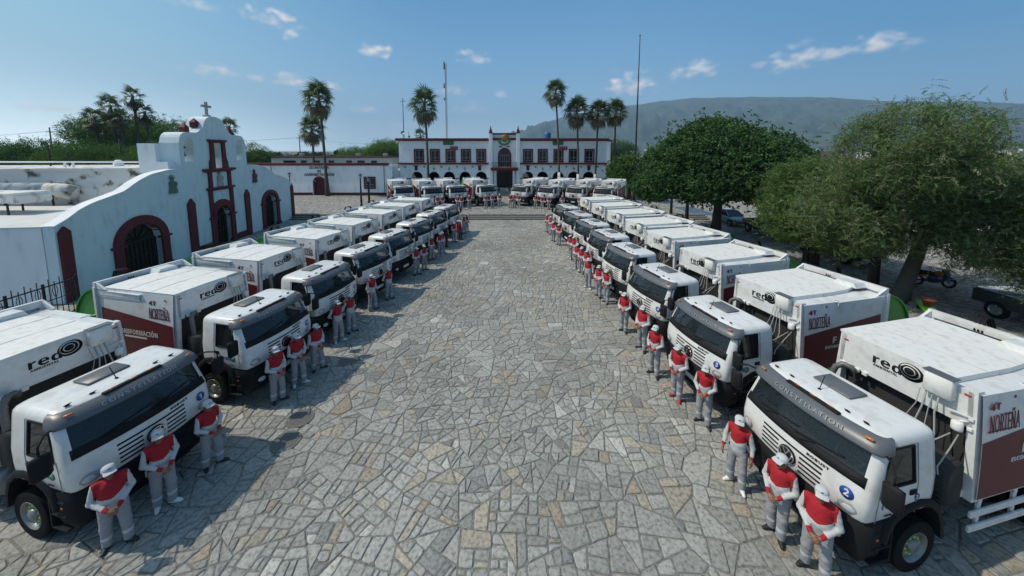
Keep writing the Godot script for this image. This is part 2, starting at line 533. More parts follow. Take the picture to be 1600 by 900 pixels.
func place_trees():
	rng.seed = 12
	var broad := sprig(9, 0.36, 0.2, 0.42)
	var small := sprig(12, 0.2, 0.08, 0.42)
	var fine := feather(16, 0.15, 0.06)
	var dk := [c3(0.048, 0.114, 0.031), c3(0.066, 0.144, 0.038), c3(0.090, 0.174, 0.054), c3(0.038, 0.090, 0.029)]
	var olive := [c3(0.112, 0.206, 0.056), c3(0.150, 0.250, 0.075), c3(0.094, 0.175, 0.050), c3(0.175, 0.231, 0.100)]
	var lime := [c3(0.075, 0.15, 0.026), c3(0.06, 0.125, 0.024), c3(0.1, 0.175, 0.04)]
	var dry := [c3(0.169, 0.208, 0.104), c3(0.143, 0.202, 0.085), c3(0.221, 0.227, 0.150), c3(0.111, 0.169, 0.065)]
	# the round dense tree by the street
	tree("street_tree", "round dense dark green tree on a straight trunk by the parked cars", Vector3(18.7, 0, -31.2), [[Vector3(0, -0.2, 0), Vector3(0.05, 1.6, 0), Vector3(0.1, 3.2, 0), Vector3(0, 4.4, 0)], [0.5, 0.36, 0.33, 0.34]],
		[[Vector3(-0.6, 7.0, 0), Vector3(4.6, 3.5, 4.6)], [Vector3(3.8, 6.6, 0.5), Vector3(3.2, 2.7, 3.6)], [Vector3(-4.0, 6.2, 0.4), Vector3(2.8, 2.6, 3.2)], [Vector3(0.8, 6.0, 3.6), Vector3(3.4, 2.5, 2.4)], [Vector3(-2.6, 4.9, 2.0), Vector3(2.8, 1.6, 2.6)], [Vector3(3.4, 4.6, 1.5), Vector3(2.4, 1.4, 2.4)], [Vector3(0.5, 6.4, -3.6), Vector3(3.6, 2.8, 2.6)], [Vector3(-4.3, 4.2, -3.4), Vector3(2.2, 1.5, 2.2)]], 21000, broad, M.leaf, 0.55, dk, M.bark, 0.6)
	# the big loose tree with the leaning trunk
	tree("pepper_tree", "huge loose grey green tree with leaning trunk and drooping twigs", Vector3(19.9, 0, -17.1), [[Vector3(0, -0.2, 0), Vector3(0.5, 1.0, -0.2), Vector3(1.1, 2.2, -0.4), Vector3(1.4, 3.2, -0.5)], [0.42, 0.32, 0.29, 0.28]],
		[[Vector3(-2.2, 7.7, 1.8), Vector3(2.6, 2.1, 2.6)], [Vector3(1.0, 5.4, -0.4), Vector3(4.0, 2.2, 3.4)], [Vector3(3.4, 5.2, 3.0), Vector3(3.0, 1.8, 3.0)], [Vector3(1.6, 3.9, 2.4), Vector3(2.4, 2.0, 2.4)], [Vector3(4.4, 3.4, 3.0), Vector3(2.6, 2.1, 2.6)], [Vector3(-2.0, 4.6, -0.4), Vector3(2.8, 2.2, 2.6)], [Vector3(1.4, 5.5, 6.0), Vector3(2.0, 1.2, 2.2)], [Vector3(2.0, 3.6, 6.4), Vector3(1.5, 1.8, 1.8)], [Vector3(6.5, 5.6, -1.0), Vector3(3.0, 1.8, 3.0)], [Vector3(-0.4, 6.6, 0.6), Vector3(2.4, 1.4, 2.2)]], 48000, fine, M.leaf, 0.42, dry + dry + olive, M.bark_pale, 0.3, 0.6, "", 0.06)
	tree("pepper_tree", "bright olive green drooping tree behind the dark street posts", Vector3(20.4, 0, -22.8), [[Vector3(0, -0.2, 0), Vector3(0.1, 1.4, 0), Vector3(0, 2.6, 0)], [0.35, 0.26, 0.24]],
		[[Vector3(-0.3, 4.8, 0.6), Vector3(3.3, 2.1, 3.0)], [Vector3(-1.9, 3.4, 0.8), Vector3(2.3, 1.6, 2.2)], [Vector3(1.4, 4.2, 1.8), Vector3(2.8, 2.2, 2.4)], [Vector3(0.2, 2.8, 2.2), Vector3(2.4, 1.4, 1.8)], [Vector3(-0.9, 5.8, 0), Vector3(2.0, 1.3, 1.9)]], 24000, fine, M.leaf, 0.42, olive + lime, M.bark, 0.35, 0.5, "", 0.02)
	tree("street_tree", "small round bright green tree beside the town hall corner", Vector3(17.6, 0.45, -53.0), [[Vector3(0, -0.2, 0), Vector3(0, 2.0, 0)], [0.22, 0.18]],
		[[Vector3(0, 4.2, 0), Vector3(2.9, 2.2, 2.8)], [Vector3(0.6, 3.2, 0.6), Vector3(2.4, 1.5, 2.2)], [Vector3(-1.0, 3.4, 0.4), Vector3(2.0, 1.5, 2.0)]], 5000, broad, M.leaf, 0.6, lime, M.bark, 0.6)
	# beyond the church and the annex
	for q in [[-93.0, -85.0, 14.5, 16.5, "broad flat topped mesquite tree rising behind the church with a dark crown", olive + dk], [-67.0, -67.0, 8.0, 9.4, "light green leafy tree among the palm trunks behind the church", lime], [-78.5, -64.0, 9.0, 9.3, "pale green bushy tree behind the white pipe railing", lime], [-60.0, -60.0, 7.0, 8.2, "low bright green tree behind the small white roof tank", lime], [-89.0, -66.0, 8.0, 9.9, "dark tree behind the roof vent pipes", dk],
		[-100.0, -66.0, 9.0, 9.6, "dark green tree under the long low cloud", dk], [-66.0, -88.0, 6.5, 9.6, "dark tree between church gable and annex", olive + dk], [-128.0, -78.0, 11.0, 11.5, "distant dark tree at the end of the railing", dk],
		[-44.0, -96.0, 6.0, 9.0, "hazy green tree behind the cream building's roof coolers", olive], [-33.0, -94.0, 8.5, 10.8, "bushy green tree behind the leaning palm", olive], [-22.6, -92.0, 7.0, 10.6, "green tree against the town hall's end wall", olive + dk],
		[29.0, -96.0, 7.0, 11.0, "dark green tree at the end of the street", dk], [38.5, -88.0, 6.0, 9.6, "green tree over the far end of the parked cars", olive], [26.5, -130.0, 6.0, 9.0, "distant tree beside the town hall's side wall", lime], [44.0, -60.0, 6.0, 7.5, "leafy tree behind the houses across the street", olive]]:
		var R: float = q[2]
		var H: float = q[3]
		var lobes := []
		for k in 5: lobes.append([Vector3(rng.randf_range(-0.55, 0.55) * R, H * rng.randf_range(0.45, 0.74), rng.randf_range(-0.4, 0.4) * R), Vector3(R * rng.randf_range(0.4, 0.6), H * rng.randf_range(0.2, 0.3), R * 0.5)])
		lobes.append([Vector3(0, H * 0.72, 0), Vector3(R * 0.7, H * 0.28, R * 0.6)])
		lobes.append([Vector3(0, H * 0.34, 0), Vector3(R * 0.85, H * 0.3, R * 0.6)])
		tree("background_tree", q[4], Vector3(q[0], 0, q[1]), [[Vector3(0, -0.2, 0), Vector3(0.2, H * 0.2, 0), Vector3(0, H * 0.36, 0)], [0.45, 0.34, 0.3]], lobes, int(85.0 * R * R) if R < 12.0 else 15000, small, M.leaf, 1.15 if R < 12.0 else 1.35, q[5], M.bark, 0.5, 0.0, "trees beyond the plaza")
	# palms
	var gp := "fan palms round the plaza"
	palm("tall leaning fan palm against the office annex wall", Vector3(-29.8, 0.45, -55.6), Vector3(-30.4, 16.2, -55.6), 2.6, 0.35, 0.26, 0.0, gp, 34)
	palm("shorter fan palm behind the office annex roof", Vector3(-41.2, 0.0, -72.0), Vector3(-41.2, 12.6, -72.0), 2.9, 0.3, 0.3, 0.0, gp, 34)
	palm("fan palm before the town hall windows beside the antenna mast", Vector3(-13.6, 0.45, -56.2), Vector3(-13.9, 15.3, -56.0), 2.6, 0.25, 0.24, 0.0, gp, 32)
	palm("tallest slim fan palm with a small tuft right of the tower bay", Vector3(7.75, 0.45, -56.2), Vector3(6.9, 17.2, -56.0), 2.0, 0.4, 0.2, 3.9, gp, 34)
	palm("fan palm with a thick dry skirt, second of the four near the tower", Vector3(10.75, 0.45, -56.2), Vector3(10.3, 14.3, -56.0), 2.25, 0.5, 0.2, 3.6, gp, 36)
	palm("fan palm with bushy crown, third of the four near the tower", Vector3(13.3, 0.45, -56.2), Vector3(13.7, 14.0, -56.0), 2.05, 0.45, 0.19, 3.6, gp, 34)
	palm("fan palm at the town hall's end corner, fourth of the row", Vector3(16.3, 0.45, -56.2), Vector3(16.5, 14.2, -56.0), 2.1, 0.45, 0.18, 3.4, gp, 34)
	var far := [[-80.5, -75, 19.5, "highest palm of the clump behind the church", 2.2], [-85.4, -75, 17.4, "palm with spreading fronds, second highest of the clump behind the church", 2.6], [-79.3, -76, 16.2, "palm just under the highest one behind the church", 2.4], [-88.0, -74, 14.9, "lower palm at the edge of the clump behind the church", 2.6], [-82.6, -74, 15.0, "low palm in the middle of the clump behind the church", 2.3], [-64.5, -80, 13.4, "lone palm peeping over the church gable", 2.2], [-31.5, -120, 13.5, "tiny distant palm above the trees behind the annex", 2.4]]
	for p in far: palm(p[3], Vector3(p[0] + 0.6, 0, p[1]), Vector3(p[0], p[2], p[1]), p[4], 0.25, 0.3, 0.0, "palms beyond the church", 17)
	# low shrubs by the street
	for p in [[17.2, -40.8, "reddish dry shrub beside the dark lamp posts", [c3(0.12, 0.06, 0.05), c3(0.09, 0.06, 0.04)]], [18.2, -23.0, "low spiky shrub under the drooping tree", olive], [18.3, -13.4, "purple tinted shrub by the kerb", [c3(0.06, 0.03, 0.04), c3(0.05, 0.04, 0.04)]], [17.6, -16.6, "small dry shrub beyond the truck bodies", dry]]:
		var s := thing("shrub", p[2], "shrub", Vector3(p[0], 0, p[1]), 0.0, "shrubs along the kerb")
		begin(true)
		for k in 6: limb(Vector3(0, 0, 0), Vector3(rng.randf_range(-0.5, 0.5), rng.randf_range(0.4, 0.8), rng.randf_range(-0.5, 0.5)), 0.03, 0.01)
		part("stem", M.bark, s)
		crown(s, "foliage", [[Vector3(0, 0.45, 0), Vector3(0.85, 0.5, 0.7)]], 500, small, M.leaf, 0.3, p[3], 0.2)

func place_street():
	lamp_post("black lantern post before the annex wall, its lantern clear of the window", Vector3(-19.65, 0.45, -44.7), 4.3, 0.13, "black lantern posts")
	lamp_post("black lantern post before the annex wall, in line with the maroon window", Vector3(-18.2, 0.45, -43.7), 4.0, 0.15, "black lantern posts")
	lamp_post("slender dark lamp post in shade beside the reddish shrub", Vector3(18.44, 0, -39.6), 4.4, 0.17, "dark posts along the street")
	lamp_post("slender dark lamp post under the dense tree, next to its trunk", Vector3(19.16, 0, -37.4), 4.4, 0.2, "dark posts along the street")
	lamp_post("dark lamp post before the drooping olive tree", Vector3(19.2, 0, -22.0), 4.4, 0.2, "dark posts along the street")
	lamp_post("thick dark lamp post beside the leaning trunk", Vector3(19.9, 0, -18.4), 4.6, 0.26, "dark posts along the street")
	lamp_post("small lantern post behind the church's end, before the annex wall", Vector3(-33.5, 0.45, -52.0), 4.0, 0.1, "black lantern posts")
	var f := thing("flagpole", "very tall bare black flagpole at the edge of the terrace", "flagpole", Vector3(17.3, 0.45, -48.7))
	begin(true)
	tube([Vector3(0, -0.2, 0), Vector3(0, 5, 0), Vector3(0, 12, 0), Vector3(0, 22.7, 0)], [0.16, 0.13, 0.1, 0.05], 10)
	part("pole", M.iron, f)
	begin(true)
	ball(Vector3(0, 22.75, 0), Vector3(0.1, 0.12, 0.1), 10)
	part("ball", M.iron, f)
	begin()
	box(Vector3(0, 0.1, 0), Vector3(1.2, 0.3, 1.2), 0.03)
	part("plinth", M.step_stone, f)
	# iron fence beside the church
	var fe := thing("iron_fence", "black iron fence with curled bars beside the church's side wall", "fence", Vector3(-20.5, 0, -15.7), 0.0)
	begin()
	bar(Vector3(0, 1.75, 0), Vector3(0.5, 1.75, 6.0), 0.05)
	bar(Vector3(0, 0.25, 0), Vector3(0.5, 0.25, 6.0), 0.05)
	bar(Vector3(0, 1.1, 0), Vector3(0.5, 1.1, 6.0), 0.03)
	part("rail", M.iron, fe)
	for k in 31:
		begin()
		var p := Vector3(0.5 * k / 30.0, 0, 6.0 * k / 30.0)
		var th := 0.07 if k % 6 == 0 else 0.022
		bar(p, p + Vector3(0, 2.05 if k % 2 else 1.9, 0), th)
		if k % 3 == 1:
			for s in [-1.0, 1.0]: tube([p + Vector3(0, 1.15, 0), p + Vector3(0.01 * s, 1.3, 0.07 * s), p + Vector3(0.01 * s, 1.5, 0.1 * s), p + Vector3(0, 1.68, 0.05 * s)], [0.012], 5)
		part("post" if k % 6 == 0 else "bar", M.iron, fe)
	# vehicles along the street
	sedan("blue grey sedan parked in the shade of the dense tree", Vector3(23.3, 0, -36.4), 0.0, M.paint_bluegrey, "cars parked along the street")
	pickup("black pickup half hidden under the drooping olive tree", Vector3(23.6, 0, -30.9), 0.0, M.paint_dark)
	pickup("graphite pickup with alloy wheels and red tail lights near the motorcycle", Vector3(23.25, 0, -13.5), 0.0, M.paint_graphite)
	var gp: Node3D = get_node("pickup_truck_001")
	begin(true)
	box(Vector3(0, 1.18, -1.72), Vector3(1.78, 0.06, 1.74), 0.02)
	part("bed_cover", M.paint_white, gp)
	motorcycle("orange and black motorcycle standing behind the leaning trunk", Vector3(23.9, 0, -19.0), 1.2)
	van("white panel van with black bumper driving up beside the terrace", Vector3(22.7, 0, -58.6), 0.05)
	sedan("white car parked behind the panel van", Vector3(27.0, 0, -72.0), 0.0, M.paint_white, "cars parked along the street")
	sedan("navy blue car parked farther behind the panel van", Vector3(24.0, 0, -78.0), 0.0, M.paint_navy, "cars parked along the street")
	sedan("white car across the street beyond the dense tree", Vector3(34.0, 0, -62.0), 0.0, M.paint_white, "cars parked along the street")
	sedan("white car nose to tail with another across the street", Vector3(34.2, 0, -55.0), 0.0, M.paint_white, "cars parked along the street")
	pickup("dark pickup parked behind the black one under the leaves", Vector3(23.6, 0, -24.6), 0.0, M.paint_dark)
	# odds and ends
	var b := thing("planter_strip", "lime green planter board lying by the leaning trunk", "planter", Vector3(19.6, 0, -15.6), 0.9)
	begin()
	box(Vector3(0, 0.3, 0), Vector3(1.9, 0.14, 0.5), 0.03)
	part("board", M.lime_board, b)
	begin()
	for s in [-1.0, 1.0]: box(Vector3(s * 0.7, 0.12, 0), Vector3(0.1, 0.24, 0.4))
	part("foot", M.iron, b)
	var p := thing("flower_pot", "terracotta pot on the lime green planter board", "flower pot", Vector3(19.7, 0.37, -15.7))
	begin(true)
	lathe([Vector2(0, 0), Vector2(0.14, 0), Vector2(0.24, 0.3), Vector2(0.27, 0.3), Vector2(0.27, 0.36), Vector2(0.2, 0.36), Vector2(0.16, 0.28), Vector2(0, 0.26)], 16)
	part("bowl", M.terracotta, p)
	var gc := thing("garbage_bin", "dark red refuse container with blue lid behind the flagpole", "container", Vector3(16.6, 0.45, -52.2))
	begin()
	box(Vector3(0, 0.85, 0), Vector3(2.6, 1.5, 1.5), 0.04)
	for k in 6: box(Vector3(-1.1 + 0.44 * k, 0.85, 0.76), Vector3(0.06, 1.4, 0.04))
	part("box", M.maroon, gc)
	begin()
	box(Vector3(0, 1.66, 0), Vector3(2.7, 0.12, 1.6), 0.03)
	part("lid", M.paint_bluegrey, gc)
	# houses across the street and the far town
	var hs := [[40.0, -8.0, 9.0, 6.4, 16.0, M.pink_wall, "pink two storey house across the street behind the big tree"], [41.0, -26.0, 10.0, 5.0, 18.0, M.white_wall, "white house across the street behind the big tree's crown"], [41.0, -45.0, 10.0, 4.2, 18.0, M.cream_wall, "cream house across the street behind the dense tree"], [42.0, -66.0, 10.0, 5.0, 20.0, M.white_wall, "long white house across the street beyond the dense tree"], [41.0, -90.0, 10.0, 6.0, 20.0, M.ochre_wall, "ochre house at the far end of the street"], [26.0, -112.0, 8.0, 6.0, 10.0, M.white_wall, "white gabled house closing the street"], [44.0, 12.0, 10.0, 5.0, 20.0, M.ochre_wall, "ochre house across the street near the drone"]]
	for h in hs: house(h[6], Vector3(h[0], 0, h[1]), Vector3(h[2], h[3], h[4]), h[5], "houses across the street")
	var r := RandomNumberGenerator.new()
	r.seed = 8
	for k in 46:
		var az := deg_to_rad(r.randf_range(14.0, 56.0))
		var d := r.randf_range(180.0, 900.0)
		house("tiny far house of the town at the mountain's foot", Vector3(sin(az) * d, 0, -cos(az) * d), Vector3(r.randf_range(8, 18), r.randf_range(4.0, 8.0), r.randf_range(8, 18)), [M.white_wall, M.cream_wall, M.white_wall, M.pink_wall][k % 4], "far houses of the town", false)
	var fo := thing("far_greenery", "band of hazy green trees between town and mountain", "trees")
	fo.set_meta("kind", "stuff")
	var lobes := []
	for k in 110:
		var az := deg_to_rad(r.randf_range(-75.0, 75.0))
		var d := r.randf_range(170.0, 700.0)
		lobes.append([Vector3(sin(az) * d, 2.5, -cos(az) * d), Vector3(r.randf_range(6, 16), r.randf_range(3.0, 6.0), 8.0)])
	crown(fo, "foliage", lobes, 30000, sprig(8, 0.5, 0.4, 0.5), M.leaf, 3.0, [c3(0.03, 0.05, 0.02), c3(0.045, 0.065, 0.03)], 0.3)
	for q in [[-6.0, -12.0, "round dark manhole cover in the paving before the second and third church-side trucks"], [-6.1, -9.2, "round dark manhole cover in the paving before the second church-side truck"], [-6.0, -8.4, "round dark manhole cover in the paving beside the first church-side truck's shade"]]:
		var mh := thing("manhole_cover", q[2], "manhole cover", Vector3(q[0], 0.008, q[1]), 0.0, "manhole covers in the plaza")
		begin()
		lathe([Vector2(0.36, -0.02), Vector2(0.36, 0.006), Vector2(0.32, 0.006), Vector2(0.315, 0.0), Vector2(0, 0.0)], 24)
		part("ring", M.manhole, mh)
		begin()
		for k in 7: box(Vector3(-0.24 + 0.08 * k, 0.002, 0), Vector3(0.03, 0.008, 0.5 * sqrt(1.0 - pow(absf(k - 3.0) / 3.6, 2.0))))
		part("ribs", M.manhole, mh).name = "cover_rib"
	# utility poles and wires
	for q in [[-95.0, -72.0, 12.5, "tall thin utility pole behind the church roof"], [-56.0, -92.0, 12.0, "wooden utility pole with crossarm behind the annex"], [-72.0, -64.0, 10.0, "utility pole with a small sign behind the railing"], [25.5, -104.0, 10.0, "utility pole at the end of the street"], [-34.0, -110.0, 24.0, "distant thin radio pole above the trees behind the annex"]]:
		var u := thing("utility_pole", q[3], "utility pole", Vector3(q[0], 0, q[1]), 0.0, "utility poles")
		begin(true)
		tube([Vector3.ZERO, Vector3(0, q[2], 0)], [0.16, 0.1], 8)
		part("pole", M.bark, u)
		begin()
		bar(Vector3(-0.9, q[2] - 0.9, 0), Vector3(0.9, q[2] - 0.9, 0), 0.1)
		part("crossarm", M.bark, u)
	for q in [[Vector3(-150, 11.6, -73), Vector3(-95, 11.8, -72)], [Vector3(-95, 11.8, -72), Vector3(-56, 11.2, -92)], [Vector3(-56, 11.2, -92), Vector3(-20, 11.0, -96)]]:
		var u := thing("power_line", ["power line from the tall pole towards the west", "power line between the tall pole and the crossarm pole", "power line from the crossarm pole over the annex trees"][names.get("power_line", -1) + 1], "power line")
		begin()
		for s in [-0.8, 0.8]:
			for k in 12:
				var a: Vector3 = q[0].lerp(q[1], k / 12.0) - Vector3(0, 1.5 * sin(PI * k / 12.0), s * 0.3)
				var c: Vector3 = q[0].lerp(q[1], (k + 1) / 12.0) - Vector3(0, 1.5 * sin(PI * (k + 1) / 12.0), s * 0.3)
				bar(a, c, 0.025)
		part("wire", M.iron, u)

var truck_at := {}
func place_trucks():
	rng.seed = 40
	var proto := make_truck()
	proto.name = "refuse_truck"
	var L := [[-7.77, -6.94, 77.4], [-7.32, -10.62, 77.0], [-7.14, -13.89, 76.9], [-6.73, -17.12, 73.5], [-6.39, -20.35, 73.0], [-5.95, -23.9, 73.5], [-5.53, -27.4, 75.5], [-4.95, -30.85, 78.5]]
	var R := [[5.6, -6.41, -78.0], [5.44, -10.06, -76.5], [5.21, -13.5, -75.1], [5.03, -17.02, -75.1], [4.86, -20.36, -77.0], [4.65, -23.68, -75.6], [4.3, -27.1, -75.5], [3.95, -30.9, -78.0]]
	var B := [[-13.5, -43.4, 28.0], [-9.7, -43.0, 30.0], [-6.75, -44.1, 31.0], [-2.95, -45.0, 30.0]]
	var C := [[0.75, -45.2, -35.0], [4.15, -44.0, -37.0], [7.75, -43.7, -38.0], [11.1, -42.6, -34.0]]
	var ord := ["first", "second", "third", "fourth", "fifth", "sixth", "seventh", "eighth"]
	var first := true
	var made := []
	var nl := [1, 10, 12, 14, 16, 18, 20, 22]
	var nr := [2, 3, 4, 5, 6, 7, 8, 9]
	for row in 4:
		var tab: Array = [L, R, B, C][row]
		for i in tab.size():
			var p: Array = tab[i]
			var num: int = nl[i] if row == 0 else nr[i] if row == 1 else 0
			var label: String
			if row == 0: label = "white refuse truck in the row along the church, %s from the open end%s" % [ord[i], ", numbered 1" if i == 0 else ""]
			elif row == 1: label = "white refuse truck in the row along the street, %s from the open end%s" % [ord[i], ", numbered %d" % num if i < 4 else ""]
			elif row == 2: label = "white refuse truck on the terrace, %s from the annex wall" % ord[i]
			else: label = "white refuse truck on the terrace, %s past the town hall door towards the flagpole" % ord[i]
			var t: Node3D = proto if first else dup(proto, Vector3.ZERO, 0.0, label)
			first = false
			t.set_meta("label", label)
			t.position = Vector3(p[0], 0.45 if row > 1 else 0.0, p[1])
			t.rotation.y = deg_to_rad(p[2])
			made.append([t, num])
			truck_at["%d %d" % [row, i]] = t.transform

	for k in made.size():  # a little wear sets each one apart
		var w: StandardMaterial3D = M.white_paint.duplicate()
		w.albedo_color = c3(0.74, 0.75, 0.755).lerp(c3(0.66, 0.655, 0.63), rng.randf() * 0.55).linear_to_srgb()
		w.uv1_offset = Vector3(rng.randf(), rng.randf(), rng.randf())
		for o in made[k][0].find_children("*", "MeshInstance3D", true, false):
			if o.material_override == M.white_paint: o.material_override = w
	for q in made:
		if q[1] > 0: number_badge(q[0], q[1])

var badge_disc: Mesh
func number_badge(t: Node3D, num: int):
	if not badge_disc:
		begin(true)
		X = Transform3D(Basis(Vector3.RIGHT, PI / 2), Vector3.ZERO)
		lathe([Vector2(0.1, 0.0), Vector2(0.1, 0.005), Vector2(0.0, 0.005)], 22)
		badge_disc = commit()
	var fx := Transform3D(Basis(Vector3.UP, 0.2) * Basis(Vector3.RIGHT, -0.16), front_pt(1.68, 0.78, 0.01))
	for q in [[fx, 1.0], [Transform3D(Basis(Vector3.UP, PI / 2), Vector3(1.236, 1.62, -1.3)), 0.62]]:
		var d := put(badge_disc, "number_disc", M.mark_blue, t)
		d.transform = q[0] * Transform3D(Basis.from_scale(Vector3.ONE * float(q[1])), Vector3.ZERO)
		var n := put(glyphs(str(num), 0.11, 0.006), "numeral", M.print_white, d)
		n.position = Vector3(0, 0, 0.007)

func place_people():
	rng.seed = 60
	var P := [make_person("clasped", -0.005, 0.0, 0.03, "uniform", "trouser_grey"), make_person("clasped", 0.045, 0.15, 0.05, "uniform", "trouser_grey"), make_person("clasped", 0.015, -0.35, 0.0, "uniform", "trouser_grey"), make_person("sides", 0.01, 0.3, 0.05, "uniform", "trouser_grey"), make_person("behind", 0.02, 0.1, 0.02, "uniform", "trouser_grey")]
	var used := [false, false, false, false, false]
	# x, z, facing, kind, scale, shoes, label
	var ord := ["first", "second", "third", "fourth", "fifth", "sixth", "seventh", "eighth"]
	var pose := ["hands clasped", "stout, hands clasped", "head turned", "arms hanging", "hands behind back"]
	var rows := [
		["church", [[-7.95, -6.05, 0, 1, "black"], [-7.79, -6.81, 0, 2, "white"], [-7.74, -7.8, 0, 0, "black"], [-7.69, -10.03, 1, 2, "black"], [-7.33, -10.75, 1, 0, "white"], [-7.34, -11.58, 1, 1, "black"], [-7.32, -13.34, 2, 4, "white"], [-7.03, -14.04, 2, 4, "black"], [-7.02, -16.15, 3, 3, "black"], [-6.74, -17.41, 3, 4, "black"], [-6.43, -21.03, 4, 0, "black"], [-6.46, -21.98, 4, 2, "black"], [-6.3, -24.01, 5, 1, "black"], [-6.14, -25.25, 5, 0, "white"], [-5.97, -25.57, 5, 3, "black"], [-5.66, -28.9, 6, 2, "black"], [-5.3, -29.7, 6, 0, "black"], [-5.35, -31.9, 7, 0, "black"], [-5.0, -32.7, 7, 2, "black"]]],
		["street", [[5.7, -5.58, 0, 1, "black"], [5.3, -6.17, 0, 2, "black"], [5.32, -7.25, 0, 3, "white"], [5.49, -9.06, 1, 0, "black"], [5.14, -10.04, 1, 2, "red"], [5.18, -11.26, 1, 0, "black"], [5.05, -12.7, 2, 1, "black"], [5.1, -14.16, 2, 2, "black"], [5.13, -16.95, 3, 0, "black"], [5.02, -17.74, 3, 1, "black"], [4.95, -18.97, 3, 3, "white"], [5.04, -20.5, 4, 2, "black"], [4.9, -21.3, 4, 0, "black"], [4.95, -22.0, 4, 1, "white"], [5.09, -23.87, 5, 0, "black"], [4.79, -24.47, 5, 2, "white"], [4.55, -27.94, 6, 0, "black"], [4.41, -29.18, 6, 1, "black"], [4.04, -31.49, 7, 2, "black"], [3.86, -32.52, 7, 0, "black"]]],
		["annex", [[-9.2, -42.3, 1, 0, "black"], [-8.6, -42.4, 1, 2, "black"], [-6.75, -42.6, 2, 1, "black"], [-6.2, -42.2, 2, 0, "white"], [-5.4, -43.2, 2, 2, "black"], [-3.3, -43.4, 3, 0, "black"], [-2.5, -43.7, 3, 2, "black"], [-1.6, -44.6, 3, 1, "black"]]],
		["tower", [[-0.2, -43.7, 0, 0, "black"], [0.3, -43.9, 0, 1, "black"], [0.9, -43.6, 0, 2, "white"], [3.0, -43.3, 1, 1, "black"], [3.75, -42.4, 1, 0, "white"], [4.6, -42.7, 1, 2, "black"], [6.3, -43.0, 2, 3, "black"], [8.3, -41.9, 2, 0, "black"]]]]
	for r in rows.size():
		var where: String = rows[r][0]
		var seen := {}
		for q in rows[r][1]:
			var i: int = q[2]
			seen[i] = seen.get(i, 0) + 1
			var truck: String = "%s truck along %s" % [ord[i], where] if r < 2 else ("%s terrace truck from annex" % ord[i] if r == 2 else "%s terrace truck past town hall door" % ord[i])
			var label := "%s crewman, %s, %s shoes, before %s" % [ord[seen[i] - 1], pose[q[3]], q[4], truck]
			var k: int = q[3]
			var yaw: float = deg_to_rad([62.0, -52.0, 12.0, -14.0][r] + rng.randf_range(-12, 12))
			var y := 0.45 if r > 1 else 0.0
			var o: Node3D
			if used[k]: o = dup(P[k], Vector3.ZERO, 0.0, label)
			else: o = P[k]
			used[k] = true
			o.set_meta("label", label)
			var at := Vector3(q[0], y + 0.004, q[1])
			var tf: Transform3D = truck_at["%d %d" % [r, i]]
			var ahead := (at - tf.origin).dot(tf.basis.z)
			if ahead < 0.26: at += tf.basis.z * (0.26 - ahead)  # clear of the bumper
			o.position = at
			o.rotation.y = yaw
			o.scale = Vector3.ONE * rng.randf_range(0.97, 1.03)
			for c in o.get_children():
				if String(c.name).begins_with("shoe"): c.material_override = M["shoe_" + q[4]]
	# two officials by the far church-side trucks
	var a := make_person("sides", 0.03, 0.0, 0.02, "vest_dark", "trouser_navy")
	tag(a, "dark uniformed officer with pale helmet beside the seventh truck along the church", "person", "officials in dark clothes")
	a.position = Vector3(-5.3, 0.004, -27.2)
	a.rotation.y = 2.2
	begin(true)
	X = Transform3D(Basis(), Vector3(0, 1.63, 0.02))
	lathe([Vector2(0.128, -0.03), Vector2(0.13, 0.03), Vector2(0.11, 0.09), Vector2(0.06, 0.13), Vector2(0, 0.14)], 16)
	part("helmet", M.cap_grey, a)
	begin()
	for s in [-1.0, 1.0]: bar(Vector3(s * 0.1, 1.4, 0.14), Vector3(s * 0.1, 1.0, 0.15), 0.05, 0.02)
	bar(Vector3(-0.16, 1.12, 0.14), Vector3(0.16, 1.12, 0.14), 0.05, 0.02)
	part("hi_vis_band", M.hi_vis, a)
	var c := make_person("sides", 0.03, 0.0, 0.02, "shirt_red", "trouser_navy")
	tag(c, "man in red shirt and blue jeans walking before the eighth truck along the church", "person", "officials in dark clothes")
	c.position = Vector3(-4.5, 0.004, -29.3)
	c.rotation.y = 1.2

# ================================================================ the refuse truck, facing +z, wheels on y = 0
const LEV := [  # y, half width, front centre z, bow, rear z
	[1.28, 1.19, -0.03, 0.15, -1.78], [1.34, 1.22, 0.0, 0.15, -1.8], [1.6, 1.235, 0.0, 0.15, -1.8], [1.93, 1.235, -0.05, 0.16, -1.8],
	[2.28, 1.195, -0.21, 0.16, -1.8], [2.57, 1.165, -0.34, 0.16, -1.8], [2.66, 1.15, -0.39, 0.16, -1.79], [2.72, 1.11, -0.46, 0.15, -1.76], [2.755, 1.03, -0.55, 0.14, -1.7], [2.765, 0.9, -0.68, 0.1, -1.6]]
const FX := [0.0, 0.22, 0.44, 0.64, 0.8, 0.9]

func cab_level(y: float) -> Array:
	for i in LEV.size() - 1:
		if y <= LEV[i + 1][0]:
			var f: float = clampf((y - LEV[i][0]) / (LEV[i + 1][0] - LEV[i][0]), 0.0, 1.0)
			var r := []
			for k in 5: r.append(lerpf(LEV[i][k], LEV[i + 1][k], f))
			r[0] = y
			return r
	return LEV[-1]

